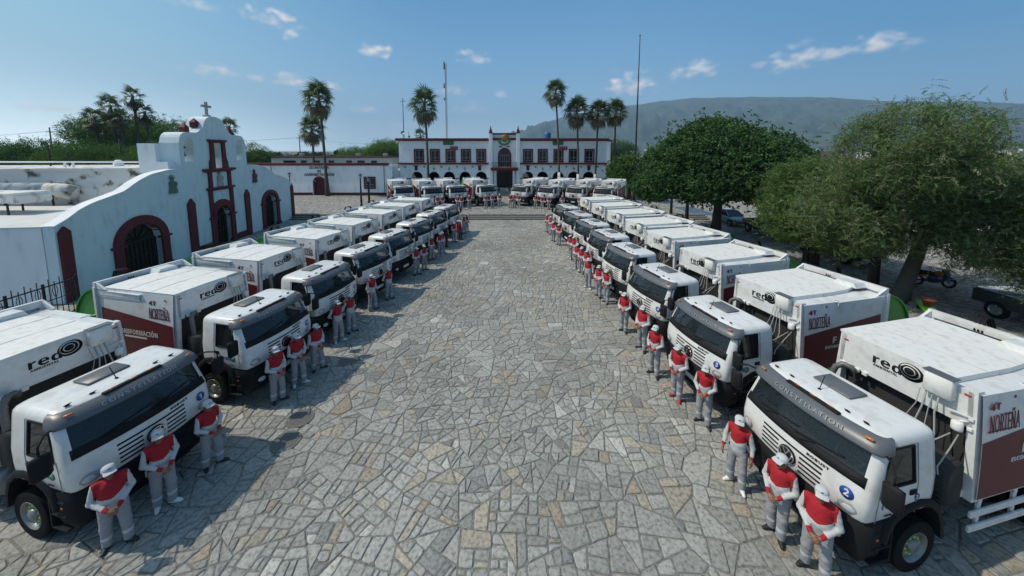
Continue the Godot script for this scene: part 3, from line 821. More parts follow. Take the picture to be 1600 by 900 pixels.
# one half of the cab outline at a height, from the front centre round the +x side to the rear centre
func cab_half(L: Array, s: float) -> Array:
	var p := []
	var w: float = L[1]
	for f in FX: p.append(Vector3(s * f * w, L[0], L[2] - L[3] * f * f))
	var zc: float = L[2] - L[3]
	p.append(Vector3(s * 0.965 * w, L[0], zc - 0.015))
	p.append(Vector3(s * 0.992 * w, L[0], zc - 0.07))
	p.append(Vector3(s * w, L[0], zc - 0.16))
	p.append(Vector3(s * w, L[0], minf(-0.47, zc - 0.19)))
	p.append(Vector3(s * w, L[0], minf(-0.85, zc - 0.26)))
	p.append(Vector3(s * w, L[0], -1.2))
	p.append(Vector3(s * w, L[0], L[4] + 0.16))
	p.append(Vector3(s * (w - 0.03), L[0], L[4] + 0.05))
	p.append(Vector3(s * (w - 0.13), L[0], L[4]))
	p.append(Vector3(0, L[0], L[4]))
	return p

# a point on the cab's front at a height, u in -1..1 across, pushed out by off
func front_pt(y: float, u: float, off: float) -> Vector3:
	var L := cab_level(y)
	var x: float = u * L[1]
	var nx: float = 2.0 * L[3] * u / L[1]
	var n := Vector3(nx, 0.25, 1).normalized()
	return Vector3(x, y, L[2] - L[3] * u * u) + n * off

func front_patch(y0: float, y1: float, u0: float, u1: float, off: float, thick: float, nu := 8, nv := 1):
	var rows := []
	for j in nv + 1:
		var r := []
		for i in nu + 1: r.append(front_pt(lerpf(y0, y1, float(j) / nv), lerpf(u0, u1, float(i) / nu), off))
		rows.append(r)
	grid(rows)
	if thick > 0.0:  # rim back to the surface
		for j in [0, nv]:
			for i in nu:
				var a: Vector3 = front_pt(y0 if j == 0 else y1, lerpf(u0, u1, float(i) / nu), off - thick)
				var b: Vector3 = front_pt(y0 if j == 0 else y1, lerpf(u0, u1, float(i + 1) / nu), off - thick)
				if j == 0: quad(a, b, rows[0][i + 1], rows[0][i])
				else: quad(rows[nv][i], rows[nv][i + 1], b, a)
		for j in nv:
			var ya := lerpf(y0, y1, float(j) / nv)
			var yb := lerpf(y0, y1, float(j + 1) / nv)
			quad(front_pt(ya, u0, off - thick), rows[j][0], rows[j + 1][0], front_pt(yb, u0, off - thick))
			quad(rows[j][nu], front_pt(ya, u1, off - thick), front_pt(yb, u1, off - thick), rows[j + 1][nu])

# body side: half width at a place
func side_w(z: float, y: float) -> float:
	var t := clampf((y - 1.17) / 2.1, 0.0, 1.0)
	return lerpf(1.24, lerpf(1.13, 1.21, clampf((-2.85 - z) / 3.1, 0.0, 1.0)), t * t)

func side_sheet(s: float, off: float, lo: Callable, hi: Callable, z0: float, z1: float, nz := 6, ny := 4):
	var rows := []
	for j in ny + 1:
		var r := []
		for i in nz + 1:
			var z := lerpf(z0, z1, float(i) / nz)
			var y: float = lerpf(lo.call(z), hi.call(z), float(j) / ny)
			r.append(Vector3(s * (side_w(z, y) + off), y, z))
		if s > 0.0 and z0 < z1 or s < 0.0 and z0 > z1: r.reverse()
		rows.append(r)
	grid(rows)

func wheel_meshes() -> Array:
	begin(true)
	lathe([Vector2(0.29, -0.12), Vector2(0.44, -0.135), Vector2(0.485, -0.12)], 28)
	lathe([Vector2(0.485, 0.12), Vector2(0.44, 0.135), Vector2(0.29, 0.12)], 28)
	sm(false)
	for k in 5:  # ribs of the tread
		var y0 := -0.12 + 0.048 * k
		lathe([Vector2(0.485, y0), Vector2(0.5, y0 + 0.006), Vector2(0.5, y0 + 0.04), Vector2(0.485, y0 + 0.048)], 28)
	var tyre := commit()
	begin(true)
	lathe([Vector2(0.1, 0.06), Vector2(0.19, 0.05), Vector2(0.235, 0.0), Vector2(0.25, 0.06), Vector2(0.285, 0.125), Vector2(0.295, 0.13), Vector2(0.295, 0.11)], 24)
	lathe([Vector2(0.24, -0.12), Vector2(0.1, -0.1)], 24)
	lathe([Vector2(0.12, 0.055), Vector2(0.12, 0.10), Vector2(0.09, 0.13), Vector2(0, 0.135)], 18)
	var rim := commit()
	begin()
	for k in 10:
		var a := TAU * k / 10
		var c := Vector3(0.165 * cos(a), 0.05, 0.165 * sin(a))
		X = Transform3D(Basis(), c)
		lathe([Vector2(0.022, 0.0), Vector2(0.022, 0.035), Vector2(0.0, 0.05)], 6)
		X = Transform3D(Basis(Vector3.UP, -a), c + Vector3(0, 0.02, 0))
		away([Vector3(-0.012, 0, -0.02), Vector3(-0.012, 0, 0.02), Vector3(0.055, 0, 0)], Vector3(0, -1, 0))
	var nuts := commit()
	return [tyre, rim, nuts]

func add_wheel(W: Array, root: Node3D, at: Vector3, s: float, nuts: Material):
	var t := put(W[0], "wheel", M.rubber, root)
	t.position = at
	t.rotation.z = -s * PI / 2
	t.rotation.x = rng.randf() * 3.0
	put(W[1], "rim", M.steel, t)
	put(W[2], "wheel_nuts", nuts, t)

func make_truck() -> Node3D:
	var t := thing("refuse_truck", "", "refuse truck", Vector3.ZERO, 0.0, "white refuse trucks parked nose out on the plaza")
	var W: Material = M.white_paint
	# ---- cab shell with window openings
	begin(true)
	for s in [1.0, -1.0]:
		var rows := []
		for L in LEV: rows.append(cab_half(L, s))
		for i in rows.size() - 1:
			for k in rows[i].size() - 1:
				if i in [3, 4] and (k < 5 or k in [9, 10]): continue
				if s > 0: quad(rows[i][k], rows[i][k + 1], rows[i + 1][k + 1], rows[i + 1][k])
				else: quad(rows[i][k + 1], rows[i][k], rows[i + 1][k], rows[i + 1][k + 1])
	var top := []
	for p in cab_half(LEV[-1], 1.0): top.append(p)
	var other := cab_half(LEV[-1], -1.0)
	other.reverse()
	for p in other.slice(1, other.size() - 1): top.append(p)
	for i in top.size():
		tri(Vector3(0, 2.768, -1.15), top[i], top[(i + 1) % top.size()])
	var cab := part("cab", W, t)
	begin()  # floor, rear wall and trim inside
	quad(Vector3(-1.15, 1.3, -0.2), Vector3(1.15, 1.3, -0.2), Vector3(1.15, 1.3, -1.76), Vector3(-1.15, 1.3, -1.76))
	box(Vector3(0, 2.0, -1.74), Vector3(2.2, 1.3, 0.04))
	box(Vector3(0, 1.8, -0.42), Vector3(2.2, 0.22, 0.3), 0.05)
	for x in [-0.62, 0.0, 0.62]:
		box(Vector3(x, 1.6, -1.2), Vector3(0.5, 0.16, 0.5), 0.05)
		box(Vector3(x, 2.0, -1.5), Vector3(0.48, 0.75, 0.14), 0.05)
	X = Transform3D(Basis(Vector3.RIGHT, -0.9), Vector3(0.62, 1.98, -0.68))
	for k in 16:
		bar(Vector3(0.22 * cos(TAU * k / 16), 0.22 * sin(TAU * k / 16), 0), Vector3(0.22 * cos(TAU * (k + 1) / 16), 0.22 * sin(TAU * (k + 1) / 16), 0), 0.025)
	bar(Vector3(-0.22, 0, 0), Vector3(0.22, 0, 0), 0.03)
	part("cab_interior", M.dark_trim, cab)
	begin()  # door outline grooves
	for s in [1.0, -1.0]:
		for a in [[Vector3(1.237, 1.32, -0.36), Vector3(1.238, 1.93, -0.42)], [Vector3(1.237, 1.32, -1.28), Vector3(1.238, 1.93, -1.28)], [Vector3(1.238, 1.93, -1.28), Vector3(1.17, 2.6, -1.28)], [Vector3(1.17, 2.6, -0.62), Vector3(1.17, 2.6, -1.28)]]:
			begin()
			bar(Vector3(a[0].x * s, a[0].y, a[0].z), Vector3(a[1].x * s, a[1].y, a[1].z), 0.008)
			part("panel_gap", M.seam, cab)
	# ---- glass
	begin(true)
	front_patch(1.93, 2.57, -0.9, 0.9, -0.006, 0.0, 12, 4)
	part("windscreen", M.glass, t)
	for s in [1.0, -1.0]:
		begin()
		var a := cab_half(cab_level(1.93), s)
		var b := cab_half(cab_level(2.57), s)
		var d := Vector3(-0.006 * s, 0, 0)
		if s > 0: quad(a[9] + d, a[11] + d, b[11] + d, b[9] + d)
		else: quad(a[11] + d, a[9] + d, b[9] + d, b[11] + d)
		part("side_window", M.glass, t)
		begin()
		for e in [[a[9], a[11]], [a[11], b[11]], [b[11], b[9]], [b[9], a[9]]]: bar(e[0], e[1], 0.03)
		part("window_rubber", M.black, t)
	begin(true)
	front_patch(1.915, 2.08, -0.93, 0.93, 0.008, 0.03, 14, 2)
	var cowl := part("cowl", M.black, t)
	for k in [[-0.62, 0.05], [0.02, 0.66]]:
		begin()
		var p0 := front_pt(2.07, k[0], 0.03)
		var p1 := front_pt(2.17, k[1], 0.03)
		bar(p0, p1, 0.022)
		bar(front_pt(2.0, k[0] + 0.1, 0.03), p0.lerp(p1, 0.5), 0.016)
		part("wiper", M.black, cowl)
	# ---- sun visor
	begin(true)
	var prof := [[2.725, 0.0], [2.715, 0.05], [2.64, 0.09], [2.535, 0.115], [2.508, 0.105], [2.505, 0.06], [2.55, 0.0]]
	var rows2 := []
	for pr in prof:
		var L := cab_level(pr[0])
		var row := []
		for s in [-1.0, 1.0]:
			var h := cab_half(L, s).slice(0, 9)
			var hh := []
			for i in h.size():
				var a: Vector3 = h[maxi(i - 1, 0)]
				var b: Vector3 = h[mini(i + 1, h.size() - 1)]
				if i == 0: a = Vector3(-b.x, b.y, b.z)
				var tg: Vector3 = (b - a).normalized() * s
				hh.append(h[i] + Vector3(-tg.z, 0, tg.x) * float(pr[1]) * (1.0 if i < 7 else 0.6))
			if s < 0:
				hh.reverse()
				row.append_array(hh.slice(0, hh.size() - 1))
			else: row.append_array(hh)
		rows2.append(row)
	rows2.reverse()
	grid(rows2)
	var visor := part("sun_visor", M.visor, t)
	begin()
	var text := "CONSTELLATION"
	var x := -0.62
	for i in text.length():
		var g: Mesh = glyphs(text[i], 0.078, 0.008, false)
		var wd := 0.052 if text[i] in "IL" else 0.092 if text[i] in "OCN" else 0.075
		if text[i] == "I": wd = 0.045
		x += wd * 0.5 + 0.012
		var p := front_pt(2.605, x / 1.16, 0.107)
		var yaw := asin(clampf(2.0 * 0.16 * (x / 1.16) / 1.16, -0.9, 0.9))
		st.append_from(g, 0, Transform3D(Basis(Vector3.UP, yaw) * Basis(Vector3.RIGHT, -0.42) * Basis.from_scale(Vector3(1.3, 1, 1)), p))
		x += wd * 0.5 + 0.012
	put(st.commit(), "lettering", M.silver, visor)
	begin(true)
	X = Transform3D(Basis(), front_pt(2.72, 0.0, 0.0) + Vector3(0, 0.02, -0.015))
	box(Vector3.ZERO, Vector3(1.0, 0.045, 0.1), 0.015)
	part("lamp_housing", M.black, visor)
	for u in [-0.86, -0.3, 0.0, 0.3, 0.86]:
		begin(true)
		X = Transform3D(Basis(Vector3.UP, u * 0.3), front_pt(2.74 if absf(u) < 0.5 else 2.67, u, 0.02 if absf(u) < 0.5 else 0.105))
		box(Vector3.ZERO, Vector3(0.12, 0.04, 0.05), 0.012)
		part("marker_lamp", M.amber, visor)
	# ---- roof fittings
	begin(true)
	box(Vector3(-0.07, 2.79, -1.28), Vector3(0.7, 0.045, 0.48), 0.02)
	part("roof_hatch", M.hatch, t)
	begin()
	bar(Vector3(-0.1, 2.765, -0.8), Vector3(-0.12, 3.02, -0.94), 0.012)
	box(Vector3(-0.1, 2.775, -0.8), Vector3(0.05, 0.03, 0.06), 0.01)
	part("antenna", M.black, t)
	begin()
	for u in [-0.9, -0.55, 0.5, 0.8]:
		box(Vector3(u, 2.775, -0.66), Vector3(0.07, 0.03, 0.04), 0.008)
		bar(Vector3(u - 0.05, 2.78, -0.66), Vector3(u + 0.05, 2.805, -0.63), 0.012)
	part("visor_bracket", M.black, t)
	# ---- front: grille slots, badge, headlamps, bumper
	for r in 5:
		var y := 1.76 - 0.093 * r
		for s in [-1.0, 1.0]:
			begin()
			var u0: float = (0.0 if r == 0 else 0.17)
			front_patch(y - 0.019, y + 0.019, minf(s * u0, s * 0.48), maxf(s * u0, s * 0.48), 0.004, 0.03, 5, 1)
			part("grille_slot", M.black, t)
	begin(true)
	X = Transform3D(Basis(Vector3.RIGHT, PI / 2), Vector3(0, 1.55, 0.0))
	lathe([Vector2(0.165, 0.0), Vector2(0.165, 0.03), Vector2(0.15, 0.045), Vector2(0, 0.045)], 24)
	var badge := part("badge", M.black, t)
	begin()
	for k in 24: bar(Vector3(0.145 * cos(TAU * k / 24), 1.55 + 0.145 * sin(TAU * k / 24), 0.048), Vector3(0.145 * cos(TAU * (k + 1) / 24), 1.55 + 0.145 * sin(TAU * (k + 1) / 24), 0.048), 0.018)
	for pl in [[[-0.06, 0.135], [0, 0.015], [0.06, 0.135]], [[-0.125, 0.07], [-0.055, -0.125], [0.0, -0.005], [0.055, -0.125], [0.125, 0.07]]]:
		for i in pl.size() - 1: bar(Vector3(pl[i][0], 1.55 + pl[i][1], 0.05), Vector3(pl[i + 1][0], 1.55 + pl[i + 1][1], 0.05), 0.024)
	part("emblem", M.chrome, badge)
	var rb := lettering("lettering", "ROBUST", 0.05, M.black, t, Transform3D(Basis(Vector3.UP, 0.12), front_pt(1.845, 0.4, 0.006)), 1.4)
	rb.name = "model_lettering"
	for s in [-1.0, 1.0]:
		begin(true)
		X = Transform3D(Basis(Vector3.UP, s * 0.38), Vector3(s * 1.0, 1.44, -0.105))
		ball(Vector3.ZERO, Vector3(0.12, 0.085, 0.05), 14)
		var hl := part("headlamp", M.lens, t)
		begin(true)
		X = Transform3D(Basis(Vector3.UP, s * 0.38), Vector3(s * 1.0, 1.44, -0.095))
		ball(Vector3.ZERO, Vector3(0.145, 0.105, 0.03), 14)
		part("lamp_surround", M.lamp_grey, hl)
		begin(true)
		X = Transform3D(Basis(Vector3.UP, s * 0.3), Vector3(s * 0.86, 0.82, -0.05))
		ball(Vector3.ZERO, Vector3(0.11, 0.07, 0.04), 12)
		part("fog_lamp", M.lens, t)
	begin(true)
	var brows := []
	for b in [[0.48, 1.08, -0.16], [0.52, 1.16, -0.06], [0.7, 1.2, -0.03], [1.0, 1.21, -0.03], [1.22, 1.2, -0.05], [1.275, 1.17, -0.1]]:
		var row := []
		for i in 13:
			var u := -1.0 + i / 6.0
			var bx: float = u * b[1]
			row.append(Vector3(bx, b[0], b[2] - 0.14 * u * u))
		row.push_front(Vector3(-b[1] - 0.01, b[0], -0.62))
		row.append(Vector3(b[1] + 0.01, b[0], -0.62))
		brows.append(row)
	grid(brows)
	sm(false)
	box(Vector3(0, 0.9, -0.4), Vector3(2.2, 0.7, 0.4))
	var bump := part("bumper", M.black, t)
	begin()
	box(Vector3(0, 0.78, -0.02), Vector3(0.5, 0.14, 0.02), 0.004)
	part("number_plate", M.plate, bump)
	begin()
	box(Vector3(0, 1.05, -0.025), Vector3(1.1, 0.1, 0.012))
	box(Vector3(0, 0.62, -0.035), Vector3(1.2, 0.12, 0.012))
	part("air_intake", M.void, bump)
	# ---- doors: handle, mirror, step, mudguard, marks
	for s in [1.0, -1.0]:
		begin(true)
		box(Vector3(s * 1.245, 1.74, -1.18), Vector3(0.02, 0.1, 0.16), 0.01)
		box(Vector3(s * 1.258, 1.74, -1.18), Vector3(0.012, 0.045, 0.13), 0.005)
		part("door_handle", M.black, t)
		begin(true)
		var mx: float = s * 1.5
		box(Vector3(mx, 2.12, -0.2), Vector3(0.28, 0.46, 0.13), 0.055)
		var mir := part("mirror", M.black, t)
		begin(true)
		tube([Vector3(s * 1.19, 2.52, -0.52), Vector3(s * 1.36, 2.56, -0.36), Vector3(mx, 2.5, -0.2), Vector3(mx, 2.34, -0.2)], [0.018], 6)
		tube([Vector3(s * 1.235, 1.9, -0.5), Vector3(s * 1.4, 1.84, -0.3), Vector3(mx, 1.92, -0.2)], [0.018], 6)
		part("mirror_arm", M.black, mir)
		begin()
		box(Vector3(mx, 2.12, -0.268), Vector3(0.22, 0.38, 0.006))
		part("mirror_glass", M.mirror, mir)
		begin()
		for k in 3: box(Vector3(s * 1.08, 0.46 + 0.29 * k, -0.62), Vector3(0.3, 0.05, 0.42), 0.015)
		box(Vector3(s * 0.92, 0.78, -0.62), Vector3(0.04, 0.75, 0.42))
		box(Vector3(s * 1.08, 0.82, -0.83), Vector3(0.3, 0.75, 0.03))
		part("step", M.black, t)
		begin(true)
		var path := [[-0.56, 0.9], [-0.62, 1.18], [-0.76, 1.36], [-1.05, 1.5], [-1.4, 1.55], [-1.7, 1.48], [-1.93, 1.28], [-2.06, 0.98], [-2.12, 0.62]]
		var outer := []
		var r0 := []
		var r1 := []
		var r2 := []
		var r3 := []
		for i in path.size():
			var p := Vector2(path[i][0], path[i][1])
			var q: Vector2 = p.lerp(Vector2(-1.45, 0.62), 0.06)
			r0.append(Vector3(s * 0.86, p.y, p.x))
			r1.append(Vector3(s * 1.235, p.y, p.x))
			r2.append(Vector3(s * 1.265, q.y - 0.02, q.x))
			r3.append(Vector3(s * 1.255, p.lerp(Vector2(-1.45, 0.62), 0.16).y, p.lerp(Vector2(-1.45, 0.62), 0.16).x))
		var fr := [r0, r1, r2, r3]
		if s < 0: fr.reverse()
		grid(fr)
		sm(false)
		for i in path.size() - 1:
			var a: Vector3 = r3[i]
			var b: Vector3 = r3[i + 1]
			var c := Vector3(s * 0.86, b.y, b.z)
			var d := Vector3(s * 0.86, a.y, a.z)
			away([a, b, c, d], Vector3(s, 3.0, -1.45))
		part("mudguard", M.black, t)
		begin()
		box(Vector3(s * 1.2, 0.92, -0.52), Vector3(0.04, 0.05, 0.07), 0.01)
		part("side_marker", M.amber, t)
		# marks on the door
		var face := Basis(Vector3.UP, s * PI / 2)
		lettering("maker_mark", "red", 0.12, M.mark_blue, t, Transform3D(face, Vector3(s * 1.238, 1.6, -0.62 if s > 0 else -0.82)), 1.1, 0.006)
		begin(true)
		X = Transform3D(face * Basis(Vector3.RIGHT, PI / 2), Vector3(s * 1.234, 1.6, -0.83 if s > 0 else -0.6))
		lathe([Vector2(0.085, 0.0), Vector2(0.085, 0.006), Vector2(0.0, 0.006)], 20)
		var gl := part("globe_mark", M.mark_blue, t)
		begin(true)
		X = Transform3D(face * Basis(Vector3.RIGHT, PI / 2), Vector3(s * 1.238, 1.615, -0.815 if s > 0 else -0.585))
		lathe([Vector2(0.058, 0.0), Vector2(0.058, 0.006), Vector2(0.0, 0.006)], 18)
		part("globe_leaf", M.mark_green, gl)
		begin()
		box(Vector3(s * 1.236, 1.8, -0.66), Vector3(0.006, 0.025, 0.2))
		box(Vector3(s * 1.234, 1.4, -0.66), Vector3(0.006, 0.02, 0.16))
		part("door_decal", M.black, t)
	# ---- chassis and running gear
	begin()
	for s in [-1.0, 1.0]: box(Vector3(s * 0.42, 0.86, -3.6), Vector3(0.1, 0.26, 6.6))
	for z in [-0.5, -2.2, -3.4, -4.6, -6.6]: box(Vector3(0, 0.86, z), Vector3(0.8, 0.18, 0.12))
	box(Vector3(0, 0.52, -1.5), Vector3(1.9, 0.14, 0.16), 0.04)
	box(Vector3(0, 0.52, -5.05), Vector3(1.9, 0.2, 0.22), 0.05)
	box(Vector3(0, 1.0, -1.2), Vector3(0.8, 0.55, 1.2), 0.1)
	part("chassis", M.chassis, t)
	begin(true)
	X = Transform3D(Basis(Vector3.RIGHT, PI / 2), Vector3(-0.85, 0.75, -3.1))
	lathe([Vector2(0, -0.45), Vector2(0.28, -0.45), Vector2(0.3, -0.42), Vector2(0.3, 0.42), Vector2(0.28, 0.45), Vector2(0, 0.45)], 18)
	part("fuel_tank", M.steel, t)
	begin(true)
	box(Vector3(0.95, 1.55, -2.32), Vector3(0.5, 0.85, 0.5), 0.07)
	box(Vector3(0.3, 1.75, -2.35), Vector3(0.7, 0.6, 0.5), 0.08)
	for k in 6: bar(Vector3(0.72, 1.25 + 0.1 * k, -2.06), Vector3(1.18, 1.25 + 0.1 * k, -2.06), 0.02)
	X = Transform3D(Basis(), Vector3(0.35, 2.06, -2.35))
	lathe([Vector2(0.26, 0), Vector2(0.26, 0.05), Vector2(0.1, 0.08), Vector2(0.1, 0.2), Vector2(0, 0.2)], 14)
	part("air_filter", M.dark_metal, t)
	begin(true)
	box(Vector3(-0.7, 1.6, -2.35), Vector3(0.75, 0.8, 0.5), 0.06)
	X = Transform3D(Basis(Vector3.FORWARD, PI / 2), Vector3(-0.2, 1.3, -2.4))
	lathe([Vector2(0, -0.6), Vector2(0.22, -0.6), Vector2(0.22, 0.6), Vector2(0, 0.6)], 14)
	part("hydraulic_tank", M.dark_metal, t)
	begin(true)
	tube([Vector3(-0.98, 1.2, -2.4), Vector3(-0.98, 2.0, -2.4), Vector3(-0.98, 2.3, -2.42), Vector3(-0.95, 2.5, -2.48), Vector3(-0.86, 2.6, -2.56), Vector3(-0.74, 2.58, -2.64), Vector3(-0.68, 2.48, -2.68)], [0.06, 0.06, 0.06, 0.062, 0.065, 0.065, 0.065], 10)
	part("exhaust", M.exhaust, t)
	begin(true)
	for k in 4:
		var xx := 0.42 + 0.09 * k
		tube([Vector3(xx, 2.9, -2.66), Vector3(xx + 0.02, 2.6, -2.55), Vector3(xx + 0.06 * k - 0.1, 2.2, -2.5), Vector3(xx + 0.1 * k - 0.2, 1.95, -2.35)], [0.009 + 0.007 * (k % 2)], 5)
	tube([Vector3(1.0, 2.35, -2.66), Vector3(1.08, 2.2, -2.3), Vector3(1.12, 1.95, -1.95), Vector3(1.2, 1.9, -1.82)], [0.012], 5)
	tube([Vector3(0.9, 2.3, -2.66), Vector3(0.7, 1.9, -2.2), Vector3(0.82, 1.7, -2.1)], [0.012], 5)
	part("hose", M.hose, t)
	var wm := wheel_meshes()
	for s in [1.0, -1.0]:
		add_wheel(wm, t, Vector3(s * 1.08, 0.5, -1.5), s, M.nut_green)
		add_wheel(wm, t, Vector3(s * 1.08, 0.5, -5.05), s, M.steel)
		add_wheel(wm, t, Vector3(s * 0.78, 0.5, -5.05), -s, M.steel)
		begin()  # underrun rails
		for y in [0.57, 0.87]: box(Vector3(s * 1.22, y, -3.58), Vector3(0.05, 0.12, 1.6), 0.012)
		var rail := part("side_rail", W, t)
		begin()
		for z in [-3.1, -4.1]:
			box(Vector3(s * 1.17, 0.8, z), Vector3(0.05, 0.6, 0.09), 0.01)
			box(Vector3(s * 1.0, 1.08, z), Vector3(0.4, 0.14, 0.09), 0.01)
		part("rail_bracket", W, rail)
		begin()
		box(Vector3(s * 0.98, 1.1, -5.75), Vector3(0.5, 0.03, 0.5))
		box(Vector3(s * 0.98, 0.72, -5.98), Vector3(0.5, 0.6, 0.02))
		part("mudflap", M.black, t)
	# ---- compactor body
	begin()
	var zs := [-2.85, -3.4, -3.95, -4.5, -5.05, -5.6, -6.05]
	for s in [1.0, -1.0]:
		side_sheet(s, 0.0, func(_z): return 1.17, func(z): return 3.2 if s > 0 else 3.3, -2.85, -6.05, 8, 6)
	for i in zs.size() - 1:  # the roof's low ledge and floor
		quad(Vector3(0.7, 3.2, zs[i]), Vector3(side_w(zs[i], 3.2), 3.2, zs[i]), Vector3(side_w(zs[i + 1], 3.2), 3.2, zs[i + 1]), Vector3(0.7, 3.2, zs[i + 1]))
	quad(Vector3(-1.24, 1.17, -6.05), Vector3(1.24, 1.17, -6.05), Vector3(1.24, 1.17, -2.85), Vector3(-1.24, 1.17, -2.85))
	quad(Vector3(-1.2, 1.17, -3.15), Vector3(1.2, 1.17, -3.15), Vector3(1.1, 3.2, -3.15), Vector3(-1.1, 3.2, -3.15))
	quad(Vector3(1.2, 1.17, -6.05), Vector3(-1.2, 1.17, -6.05), Vector3(-1.2, 3.3, -6.05), Vector3(1.2, 3.3, -6.05))
	var body := part("compactor_body", W, t)
	begin()
	var rp := []  # raised sliding cover on the roof, slightly crowned
	for z in [-2.8, -3.6, -4.4, -5.2, -5.7]:
		var r := []
		for k in 7:
			var f := k / 6.0
			r.append(Vector3(lerpf(-side_w(z, 3.2) - 0.004, 0.78 - 0.22 * clampf((-5.0 - z) / 0.7, 0, 1), f), 3.31 + 0.025 * sin(PI * f), z))
		rp.append(r)
	grid(rp)
	var e0: Array = rp.map(func(r): return r[-1])
	for i in e0.size() - 1: quad(e0[i] - Vector3(0, 0.11, 0), e0[i + 1] - Vector3(0, 0.11, 0), e0[i + 1], e0[i])
	for k in 6: quad(rp[0][k] - Vector3(0, 0.05, 0), rp[0][k + 1] - Vector3(0, 0.05, 0), rp[0][k + 1], rp[0][k])
	var cover := part("roof_cover", M.roof_white, body)
	begin()
	for z in [-3.75, -4.7]:
		bar(Vector3(-1.13, 3.316, z), Vector3(-0.4, 3.342, z), 0.008)
		bar(Vector3(-0.4, 3.342, z), Vector3(0.77, 3.318, z), 0.008)
	box(Vector3(0.785, 3.25, -4.1), Vector3(0.012, 0.07, 0.02))
	part("roof_seam", M.seam_pale, body)
	for s in [1.0, -1.0]:
		begin()
		side_sheet(s, 0.004, func(_z): return 1.19, func(z): return 2.3 + 0.118 * (-2.87 - z), -2.87, -5.86, 10, 5)
		part("maroon_band", M.maroon_print, body)
		begin()  # top rail, rear post, front post
		side_sheet(s, 0.03, func(_z): return 3.06, func(_z): return 3.2, -4.15, -6.0, 5, 1)
		side_sheet(s, 0.02, func(z): return 3.0 , func(_z): return 3.06, -4.15, -6.0, 5, 1)
		box(Vector3(s * 1.13, 3.2, -5.05), Vector3(0.22, 0.02, 1.9))
		box(Vector3(s * 1.12, 3.14, -4.14), Vector3(0.14, 0.14, 0.03))
		part("top_rail", W, body)
		begin()
		var cx: float = s * 1.235
		var ctop: float = s * 1.215
		for p in [[Vector3(cx, 1.1, -6.02), Vector3(ctop, 3.3, -6.02), 0.14]]: bar(p[0], p[1], 0.1, p[2])
		part("rear_post", W, body)
		begin()
		bar(Vector3(s * 1.16, 1.12, -2.87), Vector3(s * 1.05, 3.25, -2.87), 0.16, 0.12)
		part("front_post", W, body)
		# lettering on the side
		var face := Basis(Vector3.UP, s * PI / 2) * Basis(Vector3.RIGHT, -0.06)
		slim("slogan", "NORTEÑA", 0.215, M.maroon_print, body, Transform3D(face, Vector3(s * (side_w(-3.75, 2.72) + 0.01), 2.63, -3.42)), 0.62, 0.006).scale.y = 1.5
		lettering("slogan", "4T", 0.13, M.maroon_print, body, Transform3D(face, Vector3(s * (side_w(-3.75, 3.0) + 0.008), 2.97, -3.14 if s > 0 else -3.68)), 1.5, 0.006)
		begin()
		box(Vector3(s * (side_w(-3.38, 2.5) + 0.005), 2.5, -3.38), Vector3(0.006, 0.02, 0.8))
		box(Vector3(s * (side_w(-3.66, 3.09) + 0.004), 3.09, -3.68 if s > 0 else -3.16), Vector3(0.008, 0.05, 0.05))
		part("slogan_line", M.maroon_print, body)
		var f2 := Basis(Vector3.UP, s * PI / 2)
		if s > 0:
			lettering("town_mark", "F", 0.2, M.print_white, body, Transform3D(f2, Vector3(1.236, 2.05, -4.03)), 1.3, 0.006)
			lettering("town_mark", "ESCOBEDO", 0.085, M.print_white, body, Transform3D(f2, Vector3(1.24, 1.85, -4.03)), 1.2, 0.006)
		else:
			lettering("town_mark", "TRANSFORMACIÓN", 0.15, M.print_white, body, Transform3D(f2, Vector3(-1.24, 1.95, -4.4)), 0.95, 0.006)
			begin()
			box(Vector3(-1.243, 1.8, -4.45), Vector3(0.006, 0.05, 0.95))
			part("slogan_line", M.print_white, body)
	# front plate with logo, control box, lamps
	begin()
	prism(PackedVector2Array([Vector2(-1.08, 2.56), Vector2(-0.55, 2.52), Vector2(1.1, 2.52), Vector2(1.06, 3.2), Vector2(0.78, 3.22), Vector2(0.78, 3.31), Vector2(-1.1, 3.31)]), -2.85, -2.79)
	for k in 4: box(Vector3(-1.0 + 0.15 * k, 2.53, -2.76), Vector3(0.1, 0.09, 0.06), 0.01)
	var fp := part("front_plate", W, t)
	begin()
	quad(Vector3(-1.08, 1.2, -3.0), Vector3(1.08, 1.2, -3.0), Vector3(1.05, 2.6, -3.0), Vector3(-1.05, 2.6, -3.0))
	box(Vector3(0, 1.35, -2.85), Vector3(2.1, 0.3, 0.2))
	part("hopper_wall", M.dark_metal, t)
	begin()
	bar(Vector3(-1.1, 1.2, -2.8), Vector3(1.1, 1.2, -2.8), 0.16, 0.14)
	part("front_sill", W, t)
	lettering("logo_word", "red", 0.2, M.black, fp, Transform3D(Basis(), Vector3(-0.2, 2.98, -2.786)), 1.25, 0.006)
	lettering("logo_word", "AMBIENTAL", 0.05, M.black, fp, Transform3D(Basis(), Vector3(-0.22, 2.84, -2.786)), 1.1, 0.006)
	for r in [[0.18, M.black, 0.0, 0.0], [0.145, M.print_white, 0.003, 0.015], [0.125, M.black, 0.006, 0.015], [0.085, M.print_white, 0.009, 0.02], [0.07, M.black, 0.012, 0.02]]:
		begin(true)
		X = Transform3D(Basis(Vector3.RIGHT, PI / 2) * Basis.from_scale(Vector3(1.15, 1, 1)), Vector3(0.19 - r[3], 3.04 + r[3], -2.79 + r[2]))
		lathe([Vector2(r[0], 0.0), Vector2(r[0], 0.004), Vector2(0, 0.004)], 22)
		part("logo_swirl", r[1], fp)
	begin(true)
	box(Vector3(0.66, 3.12, -2.7), Vector3(0.4, 0.42, 0.17), 0.015)
	var cb := part("control_box", M.roof_white, t)
	begin()
